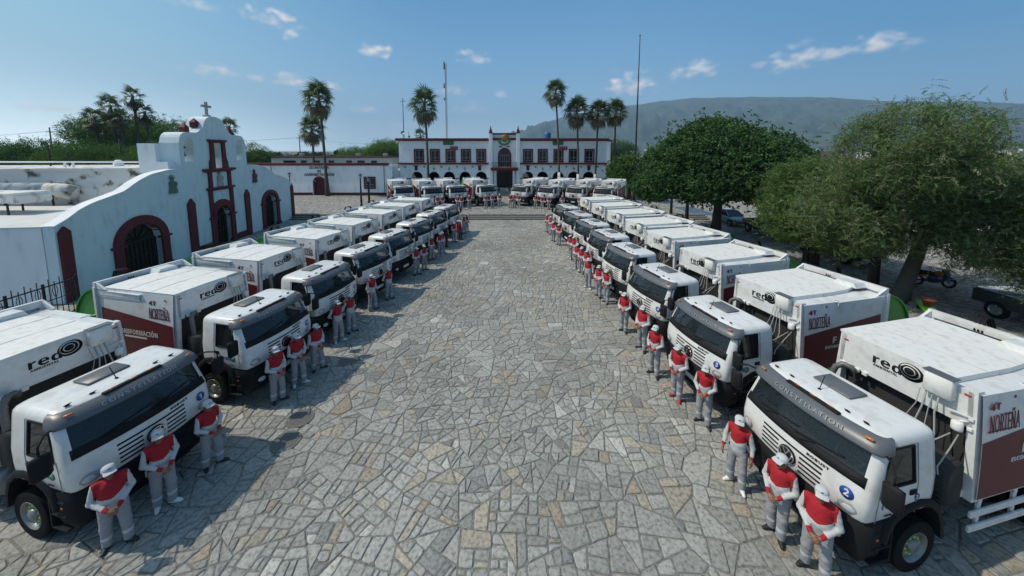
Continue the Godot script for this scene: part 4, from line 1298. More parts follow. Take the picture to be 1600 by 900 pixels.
	box(Vector3(0.66, 3.34, -2.7), Vector3(0.44, 0.015, 0.2))
	part("box_lid", M.visor, cb)
	begin()
	for s in [-1.0, 1.0]:
		box(Vector3(s * 0.99, 3.12, -2.785), Vector3(0.09, 0.035, 0.02), 0.006)
	part("top_lamp", M.red_lens, fp)
	begin(true)
	X = Transform3D(Basis(), Vector3(0.96, 2.42, -2.68))
	lathe([Vector2(0, 0), Vector2(0.075, 0.0), Vector2(0.08, 0.03), Vector2(0.08, 0.15), Vector2(0.06, 0.17), Vector2(0, 0.17)], 14)
	X = Transform3D.IDENTITY
	bar(Vector3(0.96, 2.6, -2.7), Vector3(1.05, 2.62, -2.8), 0.03)
	part("beacon", M.roof_white, t)
	begin()
	for k in 2: box(Vector3(1.08, 2.5 + 0.2 * k, -2.77), Vector3(0.07, 0.07, 0.05), 0.01)
	bar(Vector3(0.8, 2.72, -2.72), Vector3(1.1, 2.74, -2.76), 0.025)
	part("work_lamp", M.roof_white, t)
	# rear: cross beam and green tailgate
	begin()
	prism(PackedVector2Array([Vector2(-1.27, 3.28), Vector2(1.24, 3.28), Vector2(1.24, 3.46), Vector2(-1.27, 3.46)]), -6.06, -5.96)
	for s in [-1.0, 1.0]:
		X = Transform3D(Basis(Vector3.UP, PI / 2), Vector3(s * 1.22, 0, 0))
		prism(PackedVector2Array([Vector2(5.98, 3.25), Vector2(5.55, 3.25), Vector2(5.96, 3.45)]), -0.03, 0.03)
	X = Transform3D.IDENTITY
	prism(PackedVector2Array([Vector2(0.1, 3.3), Vector2(0.75, 3.3), Vector2(0.68, 3.44), Vector2(0.2, 3.44)]), -6.0, -5.5)
	part("cross_beam", W, t)
	begin()
	var poly := PackedVector2Array()
	for k in 9:
		var a := PI / 2 * k / 8.0
		poly.append(Vector2(6.08 + 1.2 * sin(a), 1.75 + 1.45 * cos(a)))
	poly.append_array(PackedVector2Array([Vector2(7.28, 1.3), Vector2(6.9, 0.7), Vector2(6.08, 0.75)]))
	X = Transform3D(Basis(Vector3.UP, PI / 2), Vector3.ZERO)
	prism(poly, -1.16, 1.16)
	var tg := part("tailgate", M.green_paint, t)
	for s in [1.0, -1.0]:
		begin()
		X = Transform3D(Basis(Vector3.UP, PI / 2), Vector3(s * 1.185, 0, 0))
		for i in 11: bar(Vector3(poly[i].x, poly[i].y, 0), Vector3(poly[i + 1].x, poly[i + 1].y, 0), 0.05)
		part("tailgate_rib", M.green_paint, tg)
		begin(true)
		tube([Vector3(s * 1.27, 2.35, -6.05), Vector3(s * 1.27, 2.25, -6.6)], [0.05], 8)
		tube([Vector3(s * 1.27, 2.25, -6.6), Vector3(s * 1.27, 2.12, -7.15)], [0.03], 8)
		part("ram", M.green_paint, tg)
		begin()
		box(Vector3(s * 1.05, 0.95, -7.1), Vector3(0.16, 0.12, 0.05), 0.01)
		part("tail_lamp", M.red_lens, tg)
	begin(true)
	for k in 3: tube([Vector3(-0.3 - 0.06 * k, 3.3, -5.95), Vector3(-0.35 - 0.08 * k, 3.62, -6.15), Vector3(-0.4 - 0.05 * k, 3.55, -6.5), Vector3(-0.4 - 0.05 * k, 3.05, -6.75)], [0.022], 5)
	part("hose", M.black, tg)
	return t

func slim(called: String, text: String, h: float, m: Material, parent: Node, at: Transform3D, wide: float, depth: float) -> MeshInstance3D:
	var o := put(glyphs(text, h, depth, false), called, m, parent)
	o.transform = at * Transform3D(Basis.from_scale(Vector3(wide, 1, 1)), Vector3.ZERO)
	return o

# ================================================================ people: smooth-joined tapered bones, meshed as surface nets
# a bone is [from, to, radius, radius]; ell is [centre, half axes]
func field_mesh(bones: Array, cell: float, k: float, wrinkle := 0.0, flat_y := -1.0) -> PackedVector3Array:
	var lo := Vector3.INF
	var hi := -Vector3.INF
	for b in bones:
		var r: float = maxf(b[2], b[3]) + 2.5 * cell
		for e in [b[0], b[1]]:
			lo = lo.min(e - Vector3.ONE * r)
			hi = hi.max(e + Vector3.ONE * r)
	var nx := int((hi.x - lo.x) / cell) + 2
	var ny := int((hi.y - lo.y) / cell) + 2
	var nz := int((hi.z - lo.z) / cell) + 2
	var F := PackedFloat32Array()
	F.resize(nx * ny * nz)
	F.fill(0.2)
	var sxy := nx * ny
	for b in bones:
		var A: Vector3 = b[0]
		var B: Vector3 = b[1]
		var ra: float = b[2]
		var rb: float = b[3]
		var sc: Vector3 = b[4] if b.size() > 4 else Vector3.ONE  # flattening
		var reach := maxf(ra, rb) + k + 2.0 * cell
		var bl := (A.min(B) - Vector3.ONE * reach - lo) / cell
		var bh := (A.max(B) + Vector3.ONE * reach - lo) / cell
		var AB := B - A
		var l2 := maxf(AB.length_squared(), 1e-9)
		for z in range(maxi(0, int(bl.z)), mini(nz - 1, int(bh.z) + 1)):
			for y in range(maxi(0, int(bl.y)), mini(ny - 1, int(bh.y) + 1)):
				var at := z * sxy + y * nx
				for x in range(maxi(0, int(bl.x)), mini(nx - 1, int(bh.x) + 1)):
					var P := lo + Vector3(x, y, z) * cell
					var t := clampf((P - A).dot(AB) / l2, 0.0, 1.0)
					var d := ((P - A - AB * t) * sc).length() - (ra + (rb - ra) * t)
					var f := F[at + x]
					var h := k - absf(f - d)
					F[at + x] = minf(f, d) - (h * h / (4.0 * k) if h > 0.0 else 0.0)
	if wrinkle > 0.0 or flat_y > -0.9:
		for z in nz:
			for y in ny:
				for x in nx:
					var i := z * sxy + y * nx + x
					if absf(F[i]) < 0.06:
						var P := lo + Vector3(x, y, z) * cell
						if wrinkle > 0.0: F[i] += wrinkle * (sin(P.y * 70.0 + P.x * 31.0 + 2.0 * sin(P.z * 23.0)) + 0.6 * sin(P.x * 57.0 - P.y * 33.0 + P.z * 41.0))
						if flat_y > -0.9: F[i] = maxf(F[i], flat_y - P.y)
	# surface nets
	var id := PackedInt32Array()
	id.resize(nx * ny * nz)
	id.fill(-1)
	var V := PackedVector3Array()
	var off := [0, 1, nx, nx + 1, sxy, sxy + 1, sxy + nx, sxy + nx + 1]
	var E := [[0, 1], [2, 3], [4, 5], [6, 7], [0, 2], [1, 3], [4, 6], [5, 7], [0, 4], [1, 5], [2, 6], [3, 7]]
	var C := [Vector3(0, 0, 0), Vector3(1, 0, 0), Vector3(0, 1, 0), Vector3(1, 1, 0), Vector3(0, 0, 1), Vector3(1, 0, 1), Vector3(0, 1, 1), Vector3(1, 1, 1)]
	for z in nz - 1:
		for y in ny - 1:
			var row := z * sxy + y * nx
			for x in nx - 1:
				var i := row + x
				var f0 := F[i]
				if f0 > 0.12 or f0 < -0.12: continue
				var neg := 0
				for o in off:
					if F[i + o] < 0.0: neg += 1
				if neg == 0 or neg == 8: continue
				var s := Vector3.ZERO
				var n := 0
				for e in E:
					var a := F[i + off[e[0]]]
					var b := F[i + off[e[1]]]
					if (a < 0.0) != (b < 0.0):
						s += C[e[0]].lerp(C[e[1]], a / (a - b))
						n += 1
				id[i] = V.size()
				V.append(lo + (Vector3(x, y, z) + s / n) * cell)
	var T := PackedVector3Array()
	for z in range(1, nz - 1):
		for y in range(1, ny - 1):
			for x in range(1, nx - 1):
				var i := z * sxy + y * nx + x
				if id[i] < 0: continue
				var inside := F[i] < 0.0
				for ax in 3:
					var step: int = [1, nx, sxy][ax]
					if (F[i + step] < 0.0) == inside: continue
					var u: int = [nx, sxy, 1][ax]
					var w: int = [sxy, 1, nx][ax]
					var q := [id[i], id[i - u], id[i - u - w], id[i - w]]
					if q[1] < 0 or q[2] < 0 or q[3] < 0: continue
					var p := [V[q[0]], V[q[1]], V[q[2]], V[q[3]]]
					if not inside: p = [p[3], p[2], p[1], p[0]]
					T.append_array(PackedVector3Array([p[0], p[1], p[2], p[0], p[2], p[3]]))
	return T

# splits triangles along f = 0: returns [where f > 0, the rest]
func cut(T: PackedVector3Array, f: Callable) -> Array:
	var P := PackedVector3Array()
	var N := PackedVector3Array()
	for i in range(0, T.size(), 3):
		var v := [T[i], T[i + 1], T[i + 2]]
		var d := [float(f.call(v[0])), float(f.call(v[1])), float(f.call(v[2]))]
		if d[0] > 0 and d[1] > 0 and d[2] > 0: P.append_array(PackedVector3Array(v))
		elif d[0] <= 0 and d[1] <= 0 and d[2] <= 0: N.append_array(PackedVector3Array(v))
		else:
			for side in 2:
				var poly := []
				for k in 3:
					var k2 := (k + 1) % 3
					if (d[k] > 0) == (side == 0): poly.append(v[k])
					if (d[k] > 0) != (d[k2] > 0): poly.append(v[k].lerp(v[k2], d[k] / (d[k] - d[k2])))
				for m in range(1, poly.size() - 1):
					var tr := PackedVector3Array([poly[0], poly[m], poly[m + 1]])
					if side == 0: P.append_array(tr)
					else: N.append_array(tr)
	return [P, N]

func soup(T: PackedVector3Array):
	for i in range(0, T.size(), 3): tri(T[i], T[i + 1], T[i + 2])

func hand_bones(wrist: Vector3, dir: Vector3, palm_n: Vector3, thumb_side: Vector3, curl: float) -> Array:
	var b := []
	var c := wrist + dir * 0.05
	for i in 4:
		var s: Vector3 = thumb_side * (0.027 - 0.018 * i)
		b.append([wrist + s * 0.6, wrist + dir * 0.085 + s, 0.015, 0.012])
	b.append([wrist - dir * 0.03, c, 0.024, 0.026])
	for i in 4:
		var L: float = [0.07, 0.08, 0.074, 0.056][i]
		var s: Vector3 = thumb_side * (0.029 - 0.0195 * i)
		var p0 := wrist + dir * 0.085 + s
		var a1 := curl * (0.6 + 0.08 * i)
		var d1 := (dir * cos(a1) + palm_n * sin(a1)).normalized()
		var p1 := p0 + d1 * L * 0.5
		var d2 := (dir * cos(a1 * 2.1) + palm_n * sin(a1 * 2.1)).normalized()
		var p2 := p1 + d2 * L * 0.5
		b.append([p0, p1, 0.0095, 0.0088])
		b.append([p1, p2, 0.0088, 0.0075])
	var t0 := wrist + dir * 0.025 + thumb_side * 0.028
	var t1 := t0 + (dir * 0.6 + thumb_side * 0.6 + palm_n * 0.3).normalized() * 0.042
	b.append([t0, t1, 0.0125, 0.0105])
	b.append([t1, t1 + (dir * 0.9 + palm_n * 0.4).normalized() * 0.034, 0.0105, 0.0085])
	return b

func bone_near(p: Vector3, a: Vector3, b: Vector3) -> float:
	var d := b - a
	return p.distance_to(a + d * clampf((p - a).dot(d) / d.length_squared(), 0.0, 1.25))

# pose: "clasped", "sides", "behind"; fat widens the belly
func make_person(pose: String, fat: float, turn: float, stance: float, shirt: String, trousers: String) -> Node3D:
	var t := thing("person", "", "person", Vector3.ZERO, 0.0, "crew in red and grey uniforms lined up before the trucks")
	var hipL := Vector3(0.095, 0.92, 0)
	var hipR := Vector3(-0.095, 0.92, 0)
	var ankL := Vector3(0.1 + stance, 0.085, 0.06)
	var ankR := Vector3(-0.1 - stance * 0.7, 0.085, -0.05)
	var kneeL := hipL.lerp(ankL, 0.52) + Vector3(0.01, 0, 0.03)
	var kneeR := hipR.lerp(ankR, 0.52) + Vector3(-0.01, 0, 0.035)
	var sh := 0.185 + fat * 0.15
	var shL := Vector3(sh, 1.405, -0.01)
	var shR := Vector3(-sh, 1.405, -0.01)
	var elL: Vector3
	var elR: Vector3
	var wrL: Vector3
	var wrR: Vector3
	if pose == "clasped":
		elL = Vector3(0.255 + fat * 0.4, 1.12, 0.0); elR = Vector3(-0.255 - fat * 0.4, 1.12, 0.0)
		wrL = Vector3(0.075, 0.985, 0.225 + fat); wrR = Vector3(-0.075, 1.0, 0.25 + fat)
	elif pose == "behind":
		elL = Vector3(0.29, 1.13, -0.1); elR = Vector3(-0.29, 1.13, -0.1)
		wrL = Vector3(0.08, 0.98, -0.2); wrR = Vector3(-0.08, 0.96, -0.22)
	else:
		elL = Vector3(0.27 + fat * 0.3, 1.12, -0.03); elR = Vector3(-0.27 - fat * 0.3, 1.12, -0.02)
		wrL = Vector3(0.29 + fat * 0.3, 0.87, 0.05); wrR = Vector3(-0.27 - fat * 0.2, 0.88, 0.1)
	var head := Vector3(0, 1.585, 0.025)
	var fwd := Vector3(sin(turn), -0.12, cos(turn)).normalized()
	var rgt := Vector3.UP.cross(fwd).normalized()
	# ---- one continuous body
	var body := []
	body.append([Vector3(0, 0.95, 0), Vector3(0, 1.1, 0.01), 0.105, 0.1, Vector3(0.8, 1, 1)])
	body.append([Vector3(0, 1.1, 0.01), Vector3(0, 1.34, 0), 0.1, 0.115, Vector3(0.8, 1, 1)])
	body.append([shL * Vector3(0.8, 1, 1), shR * Vector3(0.8, 1, 1), 0.055, 0.055])
	body.append([Vector3(0, 1.4, -0.005), Vector3(0, 1.52, 0.015), 0.058, 0.052])
	for q in [[hipL, kneeL, ankL], [hipR, kneeR, ankR]]:
		body.append([q[0], q[1], 0.078, 0.052])
		body.append([q[1], q[2], 0.05, 0.036])
	for q in [[shL, elL, wrL], [shR, elR, wrR]]:
		body.append([q[0], q[1], 0.045, 0.037])
		body.append([q[1], q[2], 0.036, 0.026])
	begin(true)
	soup(field_mesh(body, 0.022, 0.025))
	var hb := []
	hb.append([head + Vector3(0, 0.045, 0) - fwd * 0.012, head + Vector3(0, 0.045, 0) + fwd * 0.02, 0.082, 0.078])
	hb.append([head - Vector3(0, 0.03, 0) + fwd * 0.02, head - Vector3(0, 0.075, 0) + fwd * 0.058, 0.06, 0.036])
	hb.append([head - Vector3(0, 0.03, 0) - fwd * 0.02, head - Vector3(0, 0.13, 0) - fwd * 0.02, 0.056, 0.056])
	hb.append([head + Vector3(0, 0.012, 0) + fwd * 0.092, head - Vector3(0, 0.022, 0) + fwd * 0.112, 0.009, 0.015])
	hb.append([head + Vector3(0, 0.03, 0) + fwd * 0.088 + rgt * 0.03, head + Vector3(0, 0.03, 0) + fwd * 0.088 - rgt * 0.03, 0.012, 0.012])
	for s in [-1.0, 1.0]: hb.append([head + rgt * s * 0.084 + Vector3(0, 0.015, 0), head + rgt * s * 0.083 - Vector3(0, 0.025, 0), 0.016, 0.012])
	soup(field_mesh(hb, 0.0085, 0.018))
	for s in [1.0, -1.0]:
		var w: Vector3 = wrL if s > 0 else wrR
		var e: Vector3 = elL if s > 0 else elR
		var dir := (w - e).normalized()
		if pose == "clasped": dir = (dir + Vector3(-s * 0.5, -0.35, 0)).normalized()
		var pn := Vector3(0, -0.3, -1.0 if pose == "clasped" else -0.4) if pose != "sides" else Vector3(-s, 0, -0.2)
		pn = (pn - dir * pn.dot(dir)).normalized()
		var ts: Vector3 = pn.cross(dir) * s
		if pose == "sides" and ts.z < 0: ts = -ts
		if pose != "sides" and ts.y < 0: ts = -ts
		soup(field_mesh(hand_bones(w + (w - e).normalized() * 0.025, dir, pn, ts.normalized(), 0.5 if pose == "sides" else 0.75), 0.0065, 0.006))
	var skin := part("body", M.skin, t)
	begin(true)
	for s in [-1.0, 1.0]: ball(head + Vector3(0, 0.012, 0) + fwd * 0.086 + rgt * s * 0.031, Vector3(0.013, 0.007, 0.007), 8)
	ball(head - Vector3(0, 0.055, 0) + fwd * 0.094, Vector3(0.02, 0.004, 0.006), 8)
	part("face", M.hair, skin)
	begin(true)
	X = Transform3D(Basis(), head + Vector3(0, 0.035, 0) - fwd * 0.012)
	ball(Vector3.ZERO, Vector3(0.091, 0.085, 0.091), 14)
	part("hair", M.hair, t)
	# ---- clothes
	var sb := []
	var bl := 0.118 + fat * 0.75
	sb.append([Vector3(0, 0.93, 0.012), Vector3(0, 1.1, 0.02 + fat * 0.5), bl, bl, Vector3(0.78, 1, 1)])
	sb.append([Vector3(0, 1.1, 0.02 + fat * 0.5), Vector3(0, 1.33, 0.0), bl, 0.13 + fat * 0.3, Vector3(0.8, 1, 1)])
	sb.append([shL * Vector3(0.82, 1, 1), shR * Vector3(0.82, 1, 1), 0.068, 0.068])
	sb.append([Vector3(0, 1.38, -0.005), Vector3(0, 1.475, 0.01), 0.085, 0.064])
	for q in [[shL, elL, wrL], [shR, elR, wrR]]:
		sb.append([q[0], q[1], 0.06 + fat * 0.1, 0.052])
		sb.append([q[1], q[2], 0.05, 0.038])
	var T := cut(field_mesh(sb, 0.016, 0.02, 0.0022), func(p): return minf(p.y - 0.9, 1.487 - p.y))[0] as PackedVector3Array
	T = cut(T, func(p):
		var own := bone_near(p, elL, wrL) < bone_near(p, elR, wrR)  # which forearm this is
		var w: Vector3 = wrL if own else wrR
		return (p - w).dot(((elL if own else elR) - w).normalized()) + 0.03 if p.distance_to(w) < 0.12 else 1.0)[0]
	if shirt == "uniform":
		var a := cut(T, func(p): return minf(p.y - (1.135 + 0.3 * absf(p.x) + 0.12 * p.x), sh + 0.03 - absf(p.x) + 0.25 * maxf(p.y - 1.38, 0.0)))
		begin(true)
		soup(a[0])
		var yoke: PackedVector3Array = a[0]
		var c := cut(a[1], func(p): return 0.085 - minf(p.distance_to(wrL), p.distance_to(wrR)))
		var top := part("red_yoke", M.red_cloth, t)
		begin(true)
		soup(c[1])
		part("shirt", M.shirt_grey, t)
		begin(true)
		soup(c[0])
		part("red_cuffs", M.red_cloth, t).name = "cuff"
	else:
		begin(true)
		soup(T)
		part("shirt", M[shirt], t)
	var pb := []
	pb.append([Vector3(0, 0.95, 0.0), Vector3(0, 0.87, 0), 0.118 + fat * 0.6, 0.12 + fat * 0.3, Vector3(0.8, 1, 1)])
	for q in [[hipL, kneeL, ankL], [hipR, kneeR, ankR]]:
		pb.append([q[0], q[1], 0.106 + fat * 0.2, 0.085])
		pb.append([q[1], q[2], 0.086, 0.08])
	T = cut(field_mesh(pb, 0.017, 0.03, 0.0028), func(p): return minf(p.y - 0.075, 0.955 - p.y))[0]
	if shirt == "uniform":
		var b := cut(T, func(p): return 0.035 - absf(p.y - 0.27))
		begin(true)
		soup(b[1])
		part("trousers", M[trousers], t)
		begin(true)
		soup(b[0])
		part("reflective_band", M.reflective, t)
	else:
		begin(true)
		soup(T)
		part("trousers", M[trousers], t)
	for q in [[ankL, 0.6 + stance], [ankR, -0.45 - stance]]:
		begin(true)
		var d := Vector3(sin(q[1]), 0, cos(q[1]))
		var a: Vector3 = q[0]
		a.y = 0.0
		soup(field_mesh([[a - d * 0.045 + Vector3(0, 0.045, 0), a + d * 0.06 + Vector3(0, 0.04, 0), 0.048, 0.048], [a + d * 0.06 + Vector3(0, 0.035, 0), a + d * 0.155 + Vector3(0, 0.025, 0), 0.046, 0.036], [a + Vector3(0, 0.06, 0), a + Vector3(0, 0.1, 0), 0.045, 0.042]], 0.013, 0.02, 0.0, 0.004))
		part("shoe", M.shoe_black, t)
	# ---- cap
	begin(true)
	X = Transform3D(Basis(rgt, Vector3.UP, fwd * Vector3(1, 0, 1)).orthonormalized(), head + Vector3(0, 0.055, 0) - fwd * 0.005)
	lathe([Vector2(0.1, -0.005), Vector2(0.1, 0.025), Vector2(0.092, 0.06), Vector2(0.07, 0.083), Vector2(0.035, 0.095), Vector2(0, 0.098)], 16)
	sm(false)
	var rim := []
	for k in 9:
		var a := -1.05 + 2.1 * k / 8.0
		rim.append([Vector3(0.098 * sin(a), 0.008, 0.098 * cos(a)), Vector3(0.105 * sin(a), -0.012 - 0.012 * absf(sin(a)), 0.06 + 0.115 * cos(a * 0.8))])
	for k in 8:
		var h := Vector3(0, 0.006, 0)
		quad(rim[k][1] + h, rim[k + 1][1] + h, rim[k + 1][0] + h, rim[k][0] + h)
		quad(rim[k][0], rim[k + 1][0], rim[k + 1][1], rim[k][1])
		quad(rim[k][1], rim[k + 1][1], rim[k + 1][1] + h, rim[k][1] + h)
	var cap := part("cap", M.cap_grey, t)
	begin(true)
	X = Transform3D(Basis(rgt, Vector3.UP, fwd * Vector3(1, 0, 1)).orthonormalized(), head + Vector3(0, 0.055, 0) - fwd * 0.005)
	ball(Vector3(0, 0.05, 0.093), Vector3(0.022, 0.014, 0.008), 8)
	part("cap_mark", M.mark_blue, cap)
	return t

# ================================================================ flagstones: a power diagram of jittered sites, each cell one stone
func stone_mesh(poly: PackedVector2Array, h: float, bev: float, c: Color):
	st.set_color(c)
	var n := poly.size()
	var ctr := Vector2.ZERO
	for p in poly: ctr += p
	ctr /= n
	var inn := PackedVector2Array()
	for p in poly: inn.append(p + (ctr - p).normalized() * bev)
	for i in n:
		var j := (i + 1) % n
		var a := poly[i]
		var b := poly[j]
		var ia := inn[i]
		var ib := inn[j]
		# top fan is seen from above: y up, so x right and z towards the viewer run counterclockwise when reversed
		up3(Vector3(ctr.x, h + 0.003, ctr.y), Vector3(ia.x, h, ia.y), Vector3(ib.x, h, ib.y))
		up3(Vector3(a.x, h - 0.012, a.y), Vector3(b.x, h - 0.012, b.y), Vector3(ib.x, h, ib.y))
		up3(Vector3(a.x, h - 0.012, a.y), Vector3(ib.x, h, ib.y), Vector3(ia.x, h, ia.y))
		side3(a, b, h - 0.012, -0.045, ctr)

# the side of a convex polygon behind a line
func half(poly: PackedVector2Array, at: Vector2, n: Vector2) -> PackedVector2Array:
	var out := PackedVector2Array()
	var k := poly.size()
	for a in k:
		var A := poly[a]
		var B := poly[(a + 1) % k]
		var fa := (A - at).dot(n)
		var fb := (B - at).dot(n)
		if fa <= 0.0: out.append(A)
		if (fa <= 0.0) != (fb <= 0.0): out.append(A.lerp(B, fa / (fa - fb)))
	return out

func up3(a: Vector3, b: Vector3, c: Vector3):
	if (b - a).cross(c - a).y < 0.0: tri(a, c, b)
	else: tri(a, b, c)

func side3(a: Vector2, b: Vector2, y1: float, y0: float, ctr: Vector2):
	var p := [Vector3(a.x, y0, a.y), Vector3(b.x, y0, b.y), Vector3(b.x, y1, b.y), Vector3(a.x, y1, a.y)]
	away(p, Vector3(ctr.x, (y0 + y1) * 0.5, ctr.y))

func build_plaza():
	begin()
	st.set_color(Color(1, 1, 1))
	for i in 20:
		for k in 20:
			var x0 := -60.0 + i * 4.0
			var z0 := -38.4 + k * 3.0
			quad(Vector3(x0, -0.018, z0 + 3.0), Vector3(x0 + 4.0, -0.018, z0 + 3.0), Vector3(x0 + 4.0, -0.018, z0), Vector3(x0, -0.018, z0))
	var plaza := struct("plaza", M.mortar)
	var warp := FastNoiseLite.new()
	warp.seed = 5
	warp.frequency = 0.12
	var patch := FastNoiseLite.new()
	patch.seed = 11
	patch.frequency = 0.09
	var tone := FastNoiseLite.new()
	tone.seed = 23
	tone.frequency = 0.15
	# coarse cells first, each then split again and again like crazy paving
	var cell := 1.05
	var x0 := -25.2
	var x1 := 19.8
	var z0 := -38.36
	var z1 := -0.8
	var nx := int((x1 - x0) / cell)
	var nz := int((z1 - z0) / cell)
	var site := []
	var bin := {}
	rng.seed = 4
	for j in range(-1, nz + 1):
		for i in range(-1, nx + 1):
			var p := Vector2(x0 + (i + 0.5 + rng.randf_range(-0.46, 0.46)) * cell, z0 + (j + 0.5 + rng.randf_range(-0.46, 0.46)) * cell)
			site.append(p)
			var key := Vector2i(floori(p.x / 3.0), floori(p.y / 3.0))
			if not bin.has(key): bin[key] = []
			bin[key].append(site.size() - 1)
	var cells := []
	for i in site.size():
		var p: Vector2 = site[i]
		var poly := PackedVector2Array([p + Vector2(-1.6, -1.6), p + Vector2(1.6, -1.6), p + Vector2(1.6, 1.6), p + Vector2(-1.6, 1.6)])
		var k := Vector2i(floori(p.x / 3.0), floori(p.y / 3.0))
		for dx in [-1, 0, 1]:
			for dz in [-1, 0, 1]:
				for o in bin.get(k + Vector2i(dx, dz), []):
					if o != i: poly = half(poly, p.lerp(site[o], 0.5), (site[o] as Vector2) - p)
		poly = half(poly, Vector2(0, z0), Vector2(0, -1))
		if poly.size() < 3: continue
		var rows := patch.get_noise_2d(p.x, p.y) > 0.05
		var turn := rng.randf_range(-0.25, 0.25) + (0.35 if patch.get_noise_2d(p.x + 50.0, p.y) > 0.2 else 0.0)
		var big := 0.19 if patch.get_noise_2d(p.x, p.y + 90.0) > -0.05 else 0.1
		var todo := [poly]
		while todo.size():
			var q: PackedVector2Array = todo.pop_back()
			var ar := 0.0
			var c := Vector2.ZERO
			for a in q.size():
				ar += q[a].cross(q[(a + 1) % q.size()]) * 0.5
				c += q[a]
			c /= q.size()
			ar = absf(ar)
			if ar < big * exp(rng.randfn() * 0.5):
				cells.append(q)
				continue
			# the longest way across
			var best := Vector2.RIGHT
			var bl := 0.0
			for a in q.size():
				for b in range(a + 1, q.size()):
					var d := q[b] - q[a]
					if d.length() > bl:
						bl = d.length()
						best = d.normalized()
			var nrm: Vector2
			if rows:
				var ax := Vector2.RIGHT.rotated(turn)
				nrm = ax if absf(best.dot(ax)) > 0.7 else ax.orthogonal()
				nrm = nrm.rotated(rng.randf_range(-0.07, 0.07))
			else: nrm = best.rotated(rng.randfn() * 0.24)
			var at := c + best * bl * rng.randf_range(-0.13, 0.13)
			for s in [1.0, -1.0]:
				var h := half(q, at, nrm * s)
				if h.size() >= 3: todo.append(h)
	var singles := []
	var rest := []
	for cl in cells:
		var poly: PackedVector2Array = cl
		var area := 0.0
		var ctr := Vector2.ZERO
		for a in poly.size():
			area += poly[a].cross(poly[(a + 1) % poly.size()]) * 0.5
			ctr += poly[a]
		ctr /= poly.size()
		if absf(area) < 0.012: continue
		if ctr.x < -22.45 + minf(ctr.y + 16.0, 0.0) * 0.1164: continue
		# joints: pull the edges in, break the long ones, knock the corners off
		var joint := rng.randf_range(0.006, 0.015)
		var q := PackedVector2Array()
		var n := poly.size()
		for a in n:
			var A := poly[a]
			var B := poly[(a + 1) % n]
			var L := A.distance_to(B)
			if L < 0.03: continue
			var cut_a := minf(0.055, L * 0.25) * rng.randf_range(0.5, 1.3)
			var cut_b := minf(0.055, L * 0.25) * rng.randf_range(0.5, 1.3)
			var nrm := Vector2(B.y - A.y, A.x - B.x).normalized()
			if nrm.dot(ctr - A) < 0.0: nrm = -nrm
			q.append(A.move_toward(B, cut_a) + nrm * (joint + rng.randf_range(0, 0.008)))
			if L > 0.3: q.append(A.lerp(B, rng.randf_range(0.35, 0.65)) + nrm * (joint + rng.randf_range(-0.006, 0.014)))
			q.append(B.move_toward(A, cut_b) + nrm * (joint + rng.randf_range(0, 0.008)))
		if q.size() < 4: continue
		var v := 0.315 + 0.09 * tone.get_noise_2d(ctr.x, ctr.y) + rng.randf_range(-0.045, 0.06)
		var col := Color(v * 0.99, v, v * 0.985)
		var u := rng.randf()
		if u < 0.09: col = Color(v * 1.07, v * 0.98, v * 0.84)
		elif u < 0.115: col = Color(v * 1.08, v * 0.92, v * 0.78)
		elif u < 0.15: col = Color(v * 0.74, v * 0.76, v * 0.78)
		elif u < 0.18: col = Color(v * 1.3, v * 1.3, v * 1.27)
		var h := rng.randf_range(-0.008, 0.008)
		var S := [q, h, rng.randf_range(0.012, 0.03), col, ctr, absf(area)]
		# how large it shows: its area over the distance, in the frame and not under the trucks
		var depth := -ctr.y
		var px := absf(ctr.x) / maxf(depth, 0.1)
		if depth > 5.0 and px < 1.43 and ctr.x > -7.3 and ctr.x < 5.4: S.append(absf(area) / pow(depth, 3.0))
		else: S.append(0.0)
		rest.append(S)
	rest.sort_custom(func(a, b): return a[6] > b[6])
	for i in mini(300, rest.size()):
		var S = rest[i]
		begin()
		var q := PackedVector2Array()
		for p in S[0]: q.append(p - S[4])
		stone_mesh(q, S[1], S[2], S[3])
		var o := part("paving_stone", M.stone, plaza)
		o.position = Vector3(S[4].x, 0, S[4].y)
	begin()
	for i in range(300, rest.size()): stone_mesh(rest[i][0], rest[i][1], rest[i][2], rest[i][3])
	var many := part("paving_stones", M.stone, plaza)
	many.set_meta("kind", "stuff")

